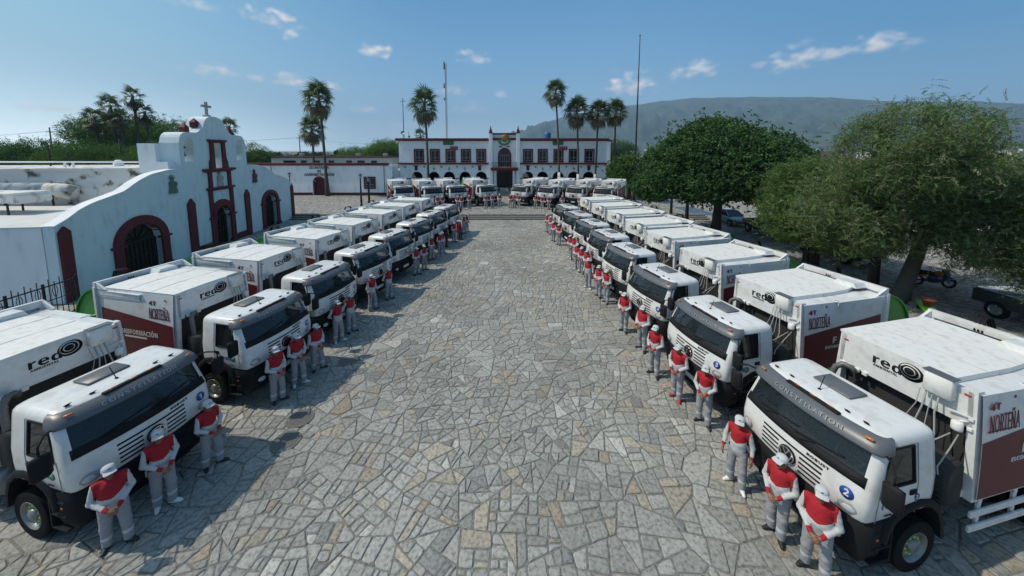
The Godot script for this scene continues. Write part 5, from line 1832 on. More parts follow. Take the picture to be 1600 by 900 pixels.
# ================================================================ trees
# lobes: [centre, radii]; leaves sit in the lobes' outer shells
func crown(parent: Node3D, called: String, lobes: Array, n: int, leaf: Mesh, m: Material, size: float, cols: Array, shell := 0.55, droop := 0.0, gap := -0.1):
	var total := 0.0
	for l in lobes: total += l[1].x * l[1].y + l[1].x * l[1].z
	var at: Array[Transform3D] = []
	var col := []
	var clump := FastNoiseLite.new()
	clump.seed = 3
	clump.frequency = 0.55
	for l in lobes:
		var share := int(n * (l[1].x * l[1].y + l[1].x * l[1].z) / total)
		var made := 0
		var tries := 0
		while made < share and tries < share * 4:
			tries += 1
			var d := Vector3(rng.randfn(), rng.randfn(), rng.randfn()).normalized()
			var p: Vector3 = l[0] + d * l[1] * lerpf(shell, 1.04, pow(rng.randf(), 0.6))
			if rng.randf() < 0.12: p += d * rng.randf_range(0.0, 0.16) * l[1].length()
			elif clump.get_noise_3dv(p) < gap + rng.randf_range(-0.12, 0.12): continue
			made += 1
			p += Vector3(rng.randfn(), rng.randfn(), rng.randfn()) * 0.1
			var b := Basis(Vector3(rng.randfn(), rng.randfn(), rng.randfn()).normalized(), rng.randf() * TAU)
			if droop > 0.0: b = Basis(Vector3.UP, rng.randf() * TAU) * Basis(Vector3.RIGHT, rng.randfn() * 0.5 - droop)
			at.append(Transform3D(b.scaled(Vector3.ONE * size * rng.randf_range(0.7, 1.3)), p))
			var c: Color = cols[rng.randi() % cols.size()]
			col.append(c * rng.randf_range(0.75, 1.25))
	var mm := MultiMesh.new()
	mm.transform_format = MultiMesh.TRANSFORM_3D
	mm.use_colors = true
	mm.mesh = leaf
	mm.instance_count = at.size()
	for i in at.size():
		mm.set_instance_transform(i, at[i])
		mm.set_instance_color(i, col[i])
	var o := MultiMeshInstance3D.new()
	o.multimesh = mm
	o.material_override = m
	o.name = called
	parent.add_child(o, true)
	o.set_meta("kind", "stuff")
	return o

# a sprig of n small folded leaves, about 1 m across at scale 1
func sprig(n: int, leaf_l: float, leaf_w: float, spread: float) -> ArrayMesh:
	begin()
	st.set_color(Color(1, 1, 1))
	for i in n:
		var o := Vector3(rng.randfn(), rng.randfn(), rng.randfn()).normalized() * spread * rng.randf_range(0.1, 1.0)
		X = Transform3D(Basis(Vector3(rng.randfn(), rng.randfn() + 0.6, rng.randfn()).normalized(), rng.randf() * TAU), o)
		tri(Vector3(-leaf_l * 0.5, 0, 0), Vector3(0, 0.12 * leaf_l, -leaf_w * 0.5), Vector3(leaf_l * 0.5, 0, 0))
		tri(Vector3(-leaf_l * 0.5, 0, 0), Vector3(leaf_l * 0.5, 0, 0), Vector3(0, 0.12 * leaf_l, leaf_w * 0.5))
	X = Transform3D.IDENTITY
	return commit()

# a hanging pinnate twig: leaflets in two rows along a curved stem
func feather(n: int, l: float, w: float) -> ArrayMesh:
	begin()
	st.set_color(Color(1, 1, 1))
	for i in n:
		var f := float(i) / (n - 1) - 0.5
		var p := Vector3(0.08 * sin(f * 3.0), -0.25 * (f + 0.5) * (f + 0.5), f)
		for s in [-1.0, 1.0]:
			X = Transform3D(Basis(Vector3.UP, s * 1.0 + rng.randfn() * 0.8) * Basis(Vector3.FORWARD, rng.randfn() * 1.0) * Basis(Vector3.RIGHT, rng.randfn() * 0.5), p)
			tri(Vector3(0, 0, 0), Vector3(-w * 0.5, 0, l * 0.5), Vector3(0, -0.06 * l, l))
			tri(Vector3(0, 0, 0), Vector3(0, -0.06 * l, l), Vector3(w * 0.5, 0, l * 0.5))
	X = Transform3D.IDENTITY
	return commit()

func limb(a: Vector3, b: Vector3, r0: float, r1: float, wob := 0.12):
	var pts := []
	var rad := []
	for i in 7:
		var f := i / 6.0
		pts.append(a.lerp(b, f) + Vector3(rng.randfn(), rng.randfn() * 0.4, rng.randfn()) * wob * r0 * 4.0 * sin(PI * f) + Vector3(0, sin(PI * f) * 0.08 * a.distance_to(b), 0))
		rad.append(lerpf(r0, r1, f))
	tube(pts, rad, 8)

func tree(called: String, label: String, at: Vector3, trunk: Array, lobes: Array, n: int, leaf: Mesh, m: Material, size: float, cols: Array, bark: Material, shell := 0.55, droop := 0.0, group := "", gap := -0.1) -> Node3D:
	var t := thing(called, label, "tree", at, 0.0, group)
	begin(true)
	tube(trunk[0], trunk[1], 12)
	var fork: Vector3 = trunk[0][-1]
	var r: float = trunk[1][-1]
	var tr := part("trunk", bark, t)
	begin(true)
	for l in lobes:
		limb(fork - Vector3(0, r, 0), l[0] + Vector3(0, l[1].y * 0.1, 0), r * 0.55, r * 0.15)
		for k in 4:
			var d := Vector3(rng.randfn(), rng.randfn() * 0.6 + 0.2, rng.randfn()).normalized()
			limb(l[0], l[0] + d * l[1] * 0.9, r * 0.16, r * 0.04)
	part("limbs", bark, tr).name = "branches"
	crown(t, "crown", lobes, n, leaf, m, size, cols, shell, droop, gap)
	return t

# ---------------------------------------------------------------- fan palm
var frond_meshes := []
func palm(label: String, at: Vector3, top: Vector3, rad: float, skirt: float, r0: float, white := 0.0, group := "", n := 34) -> Node3D:
	if frond_meshes.is_empty():
		for v in 3:
			begin()
			st.set_color(Color(1, 1, 1))
			bar(Vector3.ZERO, Vector3(0, 0, 0.55), 0.035, 0.02)
			for k in 15:
				var a := -1.9 + 3.8 * k / 14.0
				var L := 0.62 - 0.08 * absf(a) + rng.randf_range(-0.06, 0.05)
				var d := Vector3(sin(a), 0, cos(a))
				var p := Vector3(0, 0, 0.5)
				var sd := Vector3(cos(a), 0, -sin(a))
				var mid := p + d * L * 0.55 + Vector3(0, 0.05, 0)
				var tip := p + d * L + Vector3(0, -0.16 - rng.randf() * 0.16, 0)
				tri(p, mid - sd * 0.038, mid + sd * 0.038)
				tri(mid - sd * 0.038, tip, mid + sd * 0.038)
			frond_meshes.append(commit())
	var t := thing("fan_palm", label, "palm tree", at, 0.0, group)
	begin(true)
	var pts := []
	var rr := []
	for i in 9:
		var f := i / 8.0
		pts.append(Vector3(0, -0.1, 0).lerp(top - at, f) + Vector3(sin(f * PI) * 0.12, 0, 0.1 * sin(f * 5.0)))
		rr.append(r0 * (1.5 - 0.6 * minf(f * 4.0, 1.0)) * lerpf(1.0, 0.72, f))
	tube(pts, rr, 10)
	var tk := part("trunk", M.palm_bark, t)
	if white > 0.0:
		begin(true)
		var f := white / (top.y - at.y)
		tube([pts[0], pts[0].lerp(pts[8], f * 0.5) + Vector3(sin(f * PI * 0.5) * 0.12, 0, 0.05), pts[0].lerp(pts[8], f) + Vector3(sin(f * PI) * 0.12, 0, 0.1 * sin(f * 5.0))], [r0 * 1.56, r0 * 1.4, r0 * 1.15], 12)
		part("whitewash", M.whitewash, tk)
	var c: Vector3 = top - at
	for i in n:
		var f := (i + 0.5) / n
		var el := lerpf(1.35, -1.25, f) + rng.randf_range(-0.12, 0.12)
		var az := i * 2.399 + rng.randf() * 0.3
		var fr := put(frond_meshes[i % 3], "frond", M.palm_dry if f > 1.0 - skirt else (M.palm_green if i % 3 else M.palm_light), t)
		fr.transform = Transform3D((Basis(Vector3.UP, az) * Basis(Vector3.RIGHT, -el) * Basis(Vector3.FORWARD, rng.randfn() * 0.3)).scaled(Vector3.ONE * rad * rng.randf_range(0.85, 1.12)), c - Vector3(0, 0.5 * f * rad, 0))
	if skirt > 0.1:
		begin(true)
		for k in 40:
			var a := rng.randf() * TAU
			var y := rng.randf_range(0.1, 0.75) * rad
			var r := 0.22 * rad * rng.randf_range(0.6, 1.3)
			bar(c + Vector3(cos(a) * 0.12, -0.2 * rad - y * 0.3, sin(a) * 0.12), c + Vector3(cos(a) * r, -0.45 * rad - y, sin(a) * r), 0.1 * rad, 0.02)
		part("dry_skirt", M.palm_dry, t)
	return t

# ================================================================ buildings
# a wall along x from s0 to s1, its face at z = 0, with a roofline and openings [from, to, sill, top(x)]
func wall(s0: float, s1: float, roof: Callable, holes: Array, thick: float, y0 := 0.0, step := 0.25, extra := []):
	var xs := [s0, s1]
	for e in extra: xs.append(e)
	for h in holes:
		var n := maxi(1, int((h[1] - h[0]) / 0.12)) if h.size() > 4 and h[4] else 1
		for i in n + 1: xs.append(lerpf(h[0], h[1], float(i) / n))
	var k := s0
	while k < s1:
		xs.append(k)
		k += step
	xs.sort()
	var u := [xs[0]]
	for x in xs:
		if x - u[-1] > 0.004 and x <= s1 + 0.001: u.append(x)
	var b := Vector3(0, 0, -thick)
	for i in u.size() - 1:
		var a: float = u[i]
		var c: float = u[i + 1]
		var m := (a + c) * 0.5
		var e := 0.0005
		var spans := [[y0, y0, roof.call(a + e), roof.call(c - e)]]
		for h in holes:
			if m > h[0] and m < h[1]:
				var last: Array = spans.pop_back()
				if h[2] > y0 + 0.001: spans.append([last[0], last[1], h[2], h[2]])
				spans.append([h[3].call(a), h[3].call(c), last[2], last[3]])
		for q in spans:
			var p := [Vector3(a, q[0], 0), Vector3(c, q[1], 0), Vector3(c, q[3], 0), Vector3(a, q[2], 0)]
			quad(p[0], p[1], p[2], p[3])
			quad(p[1] + b, p[0] + b, p[3] + b, p[2] + b)
			quad(p[3], p[2], p[2] + b, p[3] + b)
			if q[0] > y0 + 0.01 or q[1] > y0 + 0.01: quad(p[0] + b, p[1] + b, p[1], p[0])
	for h in holes:
		for w in 2:
			var x: float = h[w]
			var t: float = h[3].call(x)
			if t > h[2] + 0.01:
				if w == 0: quad(Vector3(x, h[2], 0), Vector3(x, h[2], -thick), Vector3(x, t, -thick), Vector3(x, t, 0))
				else: quad(Vector3(x, h[2], -thick), Vector3(x, h[2], 0), Vector3(x, t, 0), Vector3(x, t, -thick))
	quad(Vector3(s0, y0, -thick), Vector3(s0, y0, 0), Vector3(s0, roof.call(s0 + 0.001), 0), Vector3(s0, roof.call(s0 + 0.001), -thick))
	quad(Vector3(s1, y0, 0), Vector3(s1, y0, -thick), Vector3(s1, roof.call(s1 - 0.001), -thick), Vector3(s1, roof.call(s1 - 0.001), 0))

func arch(c: float, w: float, spring: float, rise: float) -> Callable:
	return func(x): return spring + rise * sqrt(maxf(0.0, 1.0 - pow((x - c) / w, 2.0)))

func arch_poly(c: float, w: float, y0: float, spring: float, rise: float, n := 16) -> PackedVector2Array:
	var p := PackedVector2Array([Vector2(c - w, y0)])
	for i in n + 1:
		var a := PI - PI * i / n
		p.append(Vector2(c + w * cos(a), spring + rise * sin(a)))
	p.append(Vector2(c + w, y0))
	return p

# a band round an arched opening
func arch_band(c: float, w: float, w2: float, y0: float, spring: float, rise: float, rise2: float, z0: float, z1: float):
	var o := arch_poly(c, w2, y0, spring, rise2)
	var i := arch_poly(c, w, y0, spring, rise)
	for k in o.size() - 1:
		var q := PackedVector2Array([o[k], o[k + 1], i[k + 1], i[k]])
		var f := [Vector3(o[k].x, o[k].y, z1), Vector3(o[k + 1].x, o[k + 1].y, z1), Vector3(i[k + 1].x, i[k + 1].y, z1), Vector3(i[k].x, i[k].y, z1)]
		var mid: Vector3 = (f[0] + f[2]) * 0.5 - Vector3(0, 0, 0.01)
		away(f, mid)
		var d := Vector3(0, 0, z0 - z1)
		away([f[0], f[1], f[1] + d, f[0] + d], (f[2] + f[3]) * 0.5 + d * 0.5)
		away([f[2], f[3], f[3] + d, f[2] + d], (f[0] + f[1]) * 0.5 + d * 0.5)

func sub(called: String, m: Material, parent: Node, xf := Transform3D.IDENTITY) -> MeshInstance3D:
	var o := part(called, m, parent)
	o.transform = xf
	return o

func build_church():
	var F := Transform3D(Basis(Vector3(-0.1156, 0, -0.9933), Vector3.UP, Vector3(0.9933, 0, -0.1156)), Vector3(-22.5, 0, -16.0))
	var t := thing("church", "pale blue white church with stepped bell gable, maroon trim and a cross", "church")
	t.transform = F
	var c0 := 12.3
	var prof := [[0.75, 3.95], [1.3, 4.2], [2.0, 4.62], [2.7, 4.88], [3.4, 5.04], [4.44, 5.3], [5.15, 5.72], [5.7, 5.97], [6.29, 6.18], [7.5, 6.38], [8.65, 6.42]]
	var gab := [[8.65, 8.25], [8.72, 8.55], [8.9, 8.85], [9.15, 9.0], [9.5, 9.04], [10.3, 9.05], [10.6, 9.15], [10.75, 9.35], [11.0, 9.46], [11.12, 9.6], [11.2, 9.9], [11.45, 10.2], [11.8, 10.36], [12.3, 10.42]]
	var look := func(tab: Array, x: float):
		if x <= tab[0][0]: return tab[0][1]
		for i in tab.size() - 1:
			if x <= tab[i + 1][0]: return lerpf(tab[i][1], tab[i + 1][1], (x - tab[i][0]) / (tab[i + 1][0] - tab[i][0]))
		return tab[-1][1]
	var fold := func(x): return x if x <= c0 else 2.0 * c0 - x
	var roof_w := func(x): return look.call(prof, fold.call(x))
	var roof_g := func(x): return look.call(gab, fold.call(x))
	begin()
	var ld := arch(5.2, 1.3, 2.05, 1.12)
	wall(0.75, 8.65, roof_w, [[3.9, 6.5, 0.0, ld, true]], 0.5)
	sub("facade_wing", M.church_wall, t)
	begin()
	wall(15.95, 23.85, roof_w, [[18.1, 20.2, 0.0, arch(19.15, 1.05, 2.45, 0.95), true]], 0.5)
	sub("facade_wing", M.church_wall, t)
	begin()
	wall(8.65, 15.95, roof_g, [[11.42, 13.18, 0.0, arch(12.3, 0.88, 2.35, 0.85), true], [9.05, 9.95, 6.9, arch(9.5, 0.45, 8.2, 0.45), true], [14.65, 15.55, 6.9, arch(15.1, 0.45, 8.2, 0.45), true], [11.85, 12.75, 6.32, func(_x): return 8.36]], 1.25, 0.0, 0.12)
	sub("bell_gable", M.church_wall, t)
	begin()  # white coping on the curved parapets
	for r in [[0.75, 8.62], [15.98, 23.85]]:
		begin()
		var x: float = r[0]
		while x < r[1] - 0.05:
			var x2 := minf(x + 0.3, r[1])
			var ya: float = roof_w.call(x)
			var yb: float = roof_w.call(x2)
			away([Vector3(x, ya + 0.03, 0.03), Vector3(x2, yb + 0.03, 0.03), Vector3(x2, yb + 0.03, -0.55), Vector3(x, ya + 0.03, -0.55)], Vector3(x, ya - 1, 0))
			away([Vector3(x, ya + 0.03, 0.03), Vector3(x2, yb + 0.03, 0.03), Vector3(x2, yb - 0.04, 0.03), Vector3(x, ya - 0.04, 0.03)], Vector3(x, ya, -1))
			x = x2
		sub("coping", M.white_wall, t)
	# nave and side aisles behind the facade
	begin()
	box(Vector3(12.3, 3.15, -14.2), Vector3(6.6, 6.3, 25.6))
	box(Vector3(12.3, 6.38, -14.2), Vector3(6.8, 0.2, 25.8))
	sub("nave", M.stained_wall, t)
	begin()
	box(Vector3(4.85, 1.95, -20.3), Vector3(8.2, 3.9, 39.5))
	sub("aisle", M.white_wall, t)
	begin()
	box(Vector3(19.65, 1.95, -13.3), Vector3(8.1, 3.9, 25.5))
	sub("aisle", M.white_wall, t)
	begin()
	box(Vector3(4.85, 3.93, -20.3), Vector3(8.25, 0.07, 39.6))
	sub("flat_roof", M.roof_lime, t)
	# maroon trim
	for s in [9.12, 15.48]:
		begin()
		prism(PackedVector2Array([Vector2(s - 0.32, 0.0), Vector2(s + 0.32, 0.0), Vector2(s + 0.32, 3.8), Vector2(s, 4.22), Vector2(s - 0.32, 3.8)]), -0.05, 0.14)
		sub("pilaster", M.maroon, t)
	for s in [1.1, 23.45]:
		begin()
		prism(PackedVector2Array([Vector2(s - 0.26, 0.0), Vector2(s + 0.26, 0.0), Vector2(s + 0.26, 3.62), Vector2(s, 3.9), Vector2(s - 0.26, 3.62)]), -0.05, 0.12)
		sub("pilaster", M.maroon, t)
	for r in [[9.44, 10.92], [13.68, 15.16]]:
		begin()
		box(Vector3((r[0] + r[1]) * 0.5, 0.26, 0.04), Vector3(r[1] - r[0], 0.52, 0.12))
		sub("dado", M.maroon, t)
	for d in [[5.2, 1.3, 1.82, 2.05, 1.12, 1.65, "gate"], [12.3, 0.88, 1.36, 2.35, 0.85, 1.4, "door"], [19.15, 1.05, 1.52, 2.45, 0.95, 1.32, "door"]]:
		begin()
		arch_band(d[0], d[1], d[2], 0.0, d[3], d[4], d[5], -0.3, 0.13)
		for s in [-1.0, 1.0]:
			box(Vector3(d[0] + s * (d[1] + d[2]) * 0.5, d[3] + 0.02, 0.05), Vector3(d[2] - d[1] + 0.24, 0.14, 0.3))
			box(Vector3(d[0] + s * (d[1] + d[2]) * 0.5, 0.15, 0.06), Vector3(d[2] - d[1] + 0.1, 0.3, 0.28))
		var fr := sub("door_surround", M.maroon, t)
		begin()
		prism(arch_poly(d[0], d[1] + 0.02, 0.0, d[3], d[4]), -0.46, -0.38)
		var dr := sub("door", M.dark_wood, t)
		begin()
		var n := 9 if d[6] == "gate" else 6
		for k in n + 1: bar(Vector3(d[0] - d[1] + 2.0 * d[1] * k / n, 0.05, -0.33), Vector3(d[0] - d[1] + 2.0 * d[1] * k / n, d[3], -0.33), 0.05)
		for y in [0.1, 1.1, d[3]]: bar(Vector3(d[0] - d[1], y, -0.32), Vector3(d[0] + d[1], y, -0.32), 0.07)
		for k in 7: bar(Vector3(d[0], d[3], -0.33), Vector3(d[0] + d[1] * 0.98 * cos(PI * k / 6.0), d[3] + d[4] * 0.98 * sin(PI * k / 6.0), -0.33), 0.05)
		sub("grille", M.iron, dr)
	# the tall retablo round the middle axis
	begin()
	for s in [-1.0, 1.0]:
		box(Vector3(c0 + s * 1.17, 3.6, 0.02), Vector3(0.36, 2.2, 0.22))
		box(Vector3(c0 + s * 1.08, 5.42, 0.02), Vector3(0.34, 1.3, 0.22))
		prism(PackedVector2Array([Vector2(c0 + s * 0.46, 6.3), Vector2(c0 + s * 1.02, 6.3), Vector2(c0 + s * 0.98, 6.8), Vector2(c0 + s * 0.84, 7.1), Vector2(c0 + s * 0.8, 8.45), Vector2(c0 + s * 0.47, 8.45)]), -0.1, 0.15)
	sub("retablo_column", M.maroon, t)
	for l in [[1.0, 8.5, 0.16, 0.3], [1.75, 6.18, 0.2, 0.4], [1.55, 4.7, 0.16, 0.34]]:
		begin()
		box(Vector3(c0, l[1], 0.05), Vector3(l[0] * 2.0, l[2], l[3]), 0.03)
		box(Vector3(c0, l[1] - 0.12, 0.02), Vector3(l[0] * 1.75, 0.1, 0.24), 0.02)
		sub("retablo_ledge", M.maroon, t)
	# carved figures
	for s in [[7.75, 4.78, M.verdigris], [16.85, 4.72, M.maroon_pale], [12.3, 4.86, M.stone_pale]]:
		begin(true)
		X = Transform3D(Basis.from_scale(Vector3(1, 1, 0.45)), Vector3(s[0], s[1], 0.05))
		lathe([Vector2(0.36, 0), Vector2(0.34, 0.06), Vector2(0.3, 0.3), Vector2(0.22, 0.6), Vector2(0.24, 0.72), Vector2(0.12, 0.9), Vector2(0.1, 0.94)], 12)
		ball(Vector3(0, 1.02, 0), Vector3(0.12, 0.13, 0.2), 10)
		ball(Vector3(0.2, 0.62, 0.1), Vector3(0.1, 0.2, 0.2), 8)
		ball(Vector3(-0.2, 0.66, 0.1), Vector3(0.1, 0.2, 0.2), 8)
		for k in 7: bar(Vector3(0, 0.95, -0.05), Vector3(0.3 * cos(PI * k / 6), 1.02 + 0.27 * sin(PI * k / 6), -0.05), 0.03)
		sub("carved_figure", s[2], t)
	# bells
	for b in [[9.5, 7.75, 0.3], [15.1, 7.75, 0.3], [12.3, 7.5, 0.34]]:
		begin(true)
		X = Transform3D(Basis(), Vector3(b[0], b[1] - 0.45, -0.6))
		lathe([Vector2(b[2] * 1.1, 0.0), Vector2(b[2], 0.08), Vector2(b[2] * 0.72, 0.4), Vector2(b[2] * 0.5, 0.55), Vector2(0, 0.6)], 14)
		X = Transform3D.IDENTITY
		bar(Vector3(b[0] - 0.45, b[1] + 0.2, -0.6), Vector3(b[0] + 0.45, b[1] + 0.2, -0.6), 0.12)
		sub("bell", M.bronze, t)
	for f in [[10.0, 9.0, 0.5], [11.0, 9.45, 0.5], [13.6, 9.45, 0.5], [14.6, 9.0, 0.5]]:
		begin()
		box(Vector3(f[0], f[1] + 0.2, -0.55), Vector3(f[2] * 0.85, 0.4, 0.42), 0.03)
		for k in 4:
			var a := [Vector3(-0.23, 0, -0.23), Vector3(0.23, 0, -0.23), Vector3(0.23, 0, 0.23), Vector3(-0.23, 0, 0.23)]
			away([a[k] + Vector3(f[0], f[1] + 0.41, -0.55), a[(k + 1) % 4] + Vector3(f[0], f[1] + 0.41, -0.55), Vector3(f[0], f[1] + 0.74, -0.55)], Vector3(f[0], f[1] + 0.4, -0.55))
		sub("finial", M.maroon, t)
	begin()
	box(Vector3(c0, 10.97, -0.5), Vector3(0.17, 1.2, 0.17), 0.02)
	box(Vector3(c0, 11.22, -0.5), Vector3(0.95, 0.18, 0.16), 0.02)
	box(Vector3(c0, 10.44, -0.5), Vector3(0.4, 0.2, 0.4), 0.03)
	sub("cross", M.stone_pale, t)
	begin()  # buttress shoulders behind the gable
	box(Vector3(8.35, 6.62, -0.8), Vector3(0.6, 0.6, 0.9))
	box(Vector3(8.5, 7.2, -1.8), Vector3(0.4, 2.0, 1.1))
	sub("buttress", M.white_wall, t)
	# on the flat roof: air ducts and a pipe railing, each its own thing
	var d1 := thing("air_duct", "boxy white air duct on thin legs on the flat church roof", "air duct")
	begin()
	box(Vector3(-34.0, 4.95, -20.6), Vector3(10.6, 0.6, 1.7), 0.04)
	box(Vector3(-28.9, 4.85, -20.6), Vector3(0.5, 0.5, 1.5), 0.04)
	part("duct", M.stained_wall, d1)
	for p in [[-29.2, -19.8], [-30.6, -21.4], [-32.6, -19.8], [-35.0, -21.4]]:
		begin()
		bar(Vector3(p[0], 3.95, p[1]), Vector3(p[0], 4.7, p[1]), 0.07)
		part("leg", M.iron, d1)
	var d2 := thing("air_duct", "long round white air duct with a soot stained elbow beside the nave wall", "air duct")
	begin(true)
	tube([Vector3(-60, 5.05, -23.6), Vector3(-31.8, 5.05, -23.6)], [0.48], 14)
	tube([Vector3(-31.8, 5.05, -23.6), Vector3(-30.9, 4.95, -23.7), Vector3(-30.3, 4.75, -23.9)], [0.46, 0.5, 0.52], 14)
	part("duct", M.stained_wall, d2)
	for x in [-31.2, -34.5, -38.0]:
		begin()
		bar(Vector3(x, 3.95, -23.3), Vector3(x, 4.7, -23.3), 0.08)
		part("leg", M.iron, d2)
	var r := thing("pipe_railing", "white pipe railing along the top of the church nave", "railing")
	begin(true)
	tube([Vector3(-60, 6.88, -25.2), Vector3(-26.9, 6.88, -25.2), Vector3(-26.9, 6.35, -25.2)], [0.06], 8)
	part("rail", M.white_wall, r)
	for x in [-31.9, -32.5, -45.0]:
		begin()
		bar(Vector3(x, 6.3, -25.2), Vector3(x, 6.9, -25.2), 0.1)
		part("post", M.white_wall, r)
	var w := thing("roof_tank", "small white water tank and pipes on the church nave roof", "water tank", Vector3(-31.2, 6.48, -27.5))
	begin(true)
	lathe([Vector2(0.3, 0), Vector2(0.3, 0.35), Vector2(0.12, 0.5), Vector2(0, 0.5)], 12)
	part("tank", M.white_wall, w)
	for q in [[-5.4, 1.6], [-3.9, 1.1]]:
		begin()
		bar(Vector3(q[0], 0, 0), Vector3(q[0], q[1], 0), 0.07)
		part("vent_pipe", M.iron, w)

func window_set(parent: Node, c: Vector3, w: float, h: float, fw: float):
	begin()
	for s in [-1.0, 1.0]: box(c + Vector3(s * (w + fw) * 0.5, 0, 0.03), Vector3(fw, h + fw * 2.0, 0.16))
	for s in [-1.0, 1.0]: box(c + Vector3(0, s * (h + fw) * 0.5, 0.03), Vector3(w, fw, 0.158))
	var f := part("window", M.maroon, parent)
	begin()
	box(c + Vector3(0, 0, -0.16), Vector3(w, h, 0.02))
	part("pane", M.window_glass, f)
	begin()
	for k in 3: box(c + Vector3((k - 1) * w * 0.5 * 0.94, 0, -0.12), Vector3(0.07, h, 0.05))
	for y in [-0.47, -0.2, 0.47]: box(c + Vector3(0, y * h, -0.12), Vector3(w, 0.06, 0.048))
	part("mullion", M.window_bar, f)

func build_palace():
	var t := thing("town_hall", "two storey white town hall with maroon trim, arcades and a central tower bay", "town hall", Vector3(0, 0, -60))
	var B := 0.45
	var ac := [-16.5, -13.55, -10.9, -8.15, -5.36, 2.73, 5.3, 8.05, 10.7, 13.3]
	var wc := [-16.05, -13.3, -10.6, -7.95, -5.3, 2.75, 5.3, 8.0, 10.65, 13.35]
	for side in 2:
		var s0: float = [-19.5, 1.34][side]
		var s1: float = [-3.93, 16.3][side]
		var holes := []
		for c in ac:
			if c > s0 and c < s1: holes.append([c - 1.0, c + 1.0, B, arch(c, 1.0, 3.12, 1.02), true])
		begin()
		wall(s0, s1, func(_x): return 5.4, holes, 0.45, B, 2.0)
		part("arcade_wall", M.white_wall, t)
		holes = []
		for c in wc:
			if c > s0 and c < s1: holes.append([c - 0.63, c + 0.63, 5.98, func(_x): return 7.82])
		begin()
		wall(s0, s1, func(_x): return 9.46, holes, 0.45, 5.68, 2.0)
		part("upper_wall", M.white_wall, t)
		begin()
		box(Vector3((s0 + s1) * 0.5, 5.54, 0.04), Vector3(s1 - s0 + 0.3, 0.3, 0.5), 0.03)
		part("ledge", M.maroon, t)
		begin()
		box(Vector3((s0 + s1) * 0.5 - (0.2 if side == 0 else -0.1), 9.67, -0.05), Vector3(s1 - s0 + 0.5, 0.42, 0.9), 0.05)
		box(Vector3((s0 + s1) * 0.5, 9.46, 0.02), Vector3(s1 - s0 + 0.1, 0.1, 0.2))
		part("cornice", M.maroon, t)
		var cuts := [s0]
		for c in ac:
			if c > s0 and c < s1: cuts.append_array([c - 1.0, c + 1.0])
		cuts.append(s1)
		for i in range(0, cuts.size(), 2):
			for q in [[2.98, 0.14], [0.75, 0.6]]:
				begin()
				box(Vector3((cuts[i] + cuts[i + 1]) * 0.5, q[0], 0.01), Vector3(cuts[i + 1] - cuts[i], q[1], 0.05))
				part("dado", M.dado_dark, t)
		begin()  # deep porch behind the arches
		quad(Vector3(s0, B, -3.5), Vector3(s1, B, -3.5), Vector3(s1, 5.3, -3.5), Vector3(s0, 5.3, -3.5))
		quad(Vector3(s0, 5.3, -3.5), Vector3(s1, 5.3, -3.5), Vector3(s1, 5.3, -0.4), Vector3(s0, 5.3, -0.4))
		quad(Vector3(s0, B + 0.02, -0.4), Vector3(s1, B + 0.02, -0.4), Vector3(s1, B + 0.02, -3.5), Vector3(s0, B + 0.02, -3.5))
		part("porch", M.white_wall, t)
		for c in ac:
			if c > s0 and c < s1:
				begin()
				box(Vector3(c, 1.7, -3.44), Vector3(1.3, 2.5, 0.1))
				part("inner_door", M.dark_wood, t)
	for c in wc: window_set(t, Vector3(c, 6.9, 0), 1.26, 1.84, 0.24)
	begin()
	box(Vector3(-11.7, 5.2, -8.0), Vector3(15.5, 9.5, 9.0))
	box(Vector3(8.9, 5.2, -8.0), Vector3(15.0, 9.5, 9.0))
	box(Vector3(-1.3, 5.2, -8.5), Vector3(5.4, 9.5, 8.0))
	box(Vector3(16.85, 4.9, -5.5), Vector3(1.1, 9.0, 8.0))
	part("rear_block", M.white_wall, t)
	begin()
	box(Vector3(16.95, 9.55, -5.5), Vector3(1.3, 0.28, 8.2))
	part("cornice", M.maroon, t)
	# small lamps and vents under the ledge
	for x in [-18.5, -15.2, -12.2, -9.5, -6.8, 4.1, 6.7, 9.4, 12.0, 14.8]:
		begin()
		box(Vector3(x, 4.98, 0.1), Vector3(0.28, 0.16, 0.24), 0.03)
		part("wall_lamp", M.iron, t)
	for x in [-16.6, -5.6, 2.75, 13.3]:
		begin()
		box(Vector3(x, 4.75, 0.03), Vector3(0.5, 0.75, 0.1))
		box(Vector3(x, 5.17, 0.06), Vector3(0.85, 0.1, 0.2))
		part("wall_plaque", M.maroon_dark, t)
	for x in [-13.55, -10.9, -8.15, 5.3, 8.05, 10.7]:
		begin(true)
		X = Transform3D(Basis(), Vector3(x, 4.3, 0.06))
		for k in 5: bar(Vector3(0.18 * cos(TAU * k / 5), 0.35 + 0.18 * sin(TAU * k / 5), 0), Vector3(-0.2 * cos(TAU * k / 5), 0.4 - 0.2 * sin(TAU * k / 5), 0), 0.05)
		bar(Vector3(0, 0, 0), Vector3(0, 0.7, 0), 0.06)
		part("wrought_ornament", M.stone_pale, t)
	# central bay
	for s in [-3.62, 1.05]:
		begin()
		box(Vector3(s, 5.57, 0.3), Vector3(0.62, 10.25, 0.7), 0.03)
		part("tower_pier", M.white_wall, t)
		begin()
		box(Vector3(s, 10.76, 0.3), Vector3(0.78, 0.14, 0.84), 0.02)
		box(Vector3(s, 10.98, 0.3), Vector3(0.5, 0.34, 0.5), 0.03)
		X = Transform3D(Basis(Vector3.UP, PI / 4), Vector3(s, 11.12, 0.3))
		lathe([Vector2(0.36, 0), Vector2(0.2, 0.35), Vector2(0.14, 0.4), Vector2(0.05, 0.85), Vector2(0, 0.9)], 4)
		part("finial", M.maroon, t)
	begin()
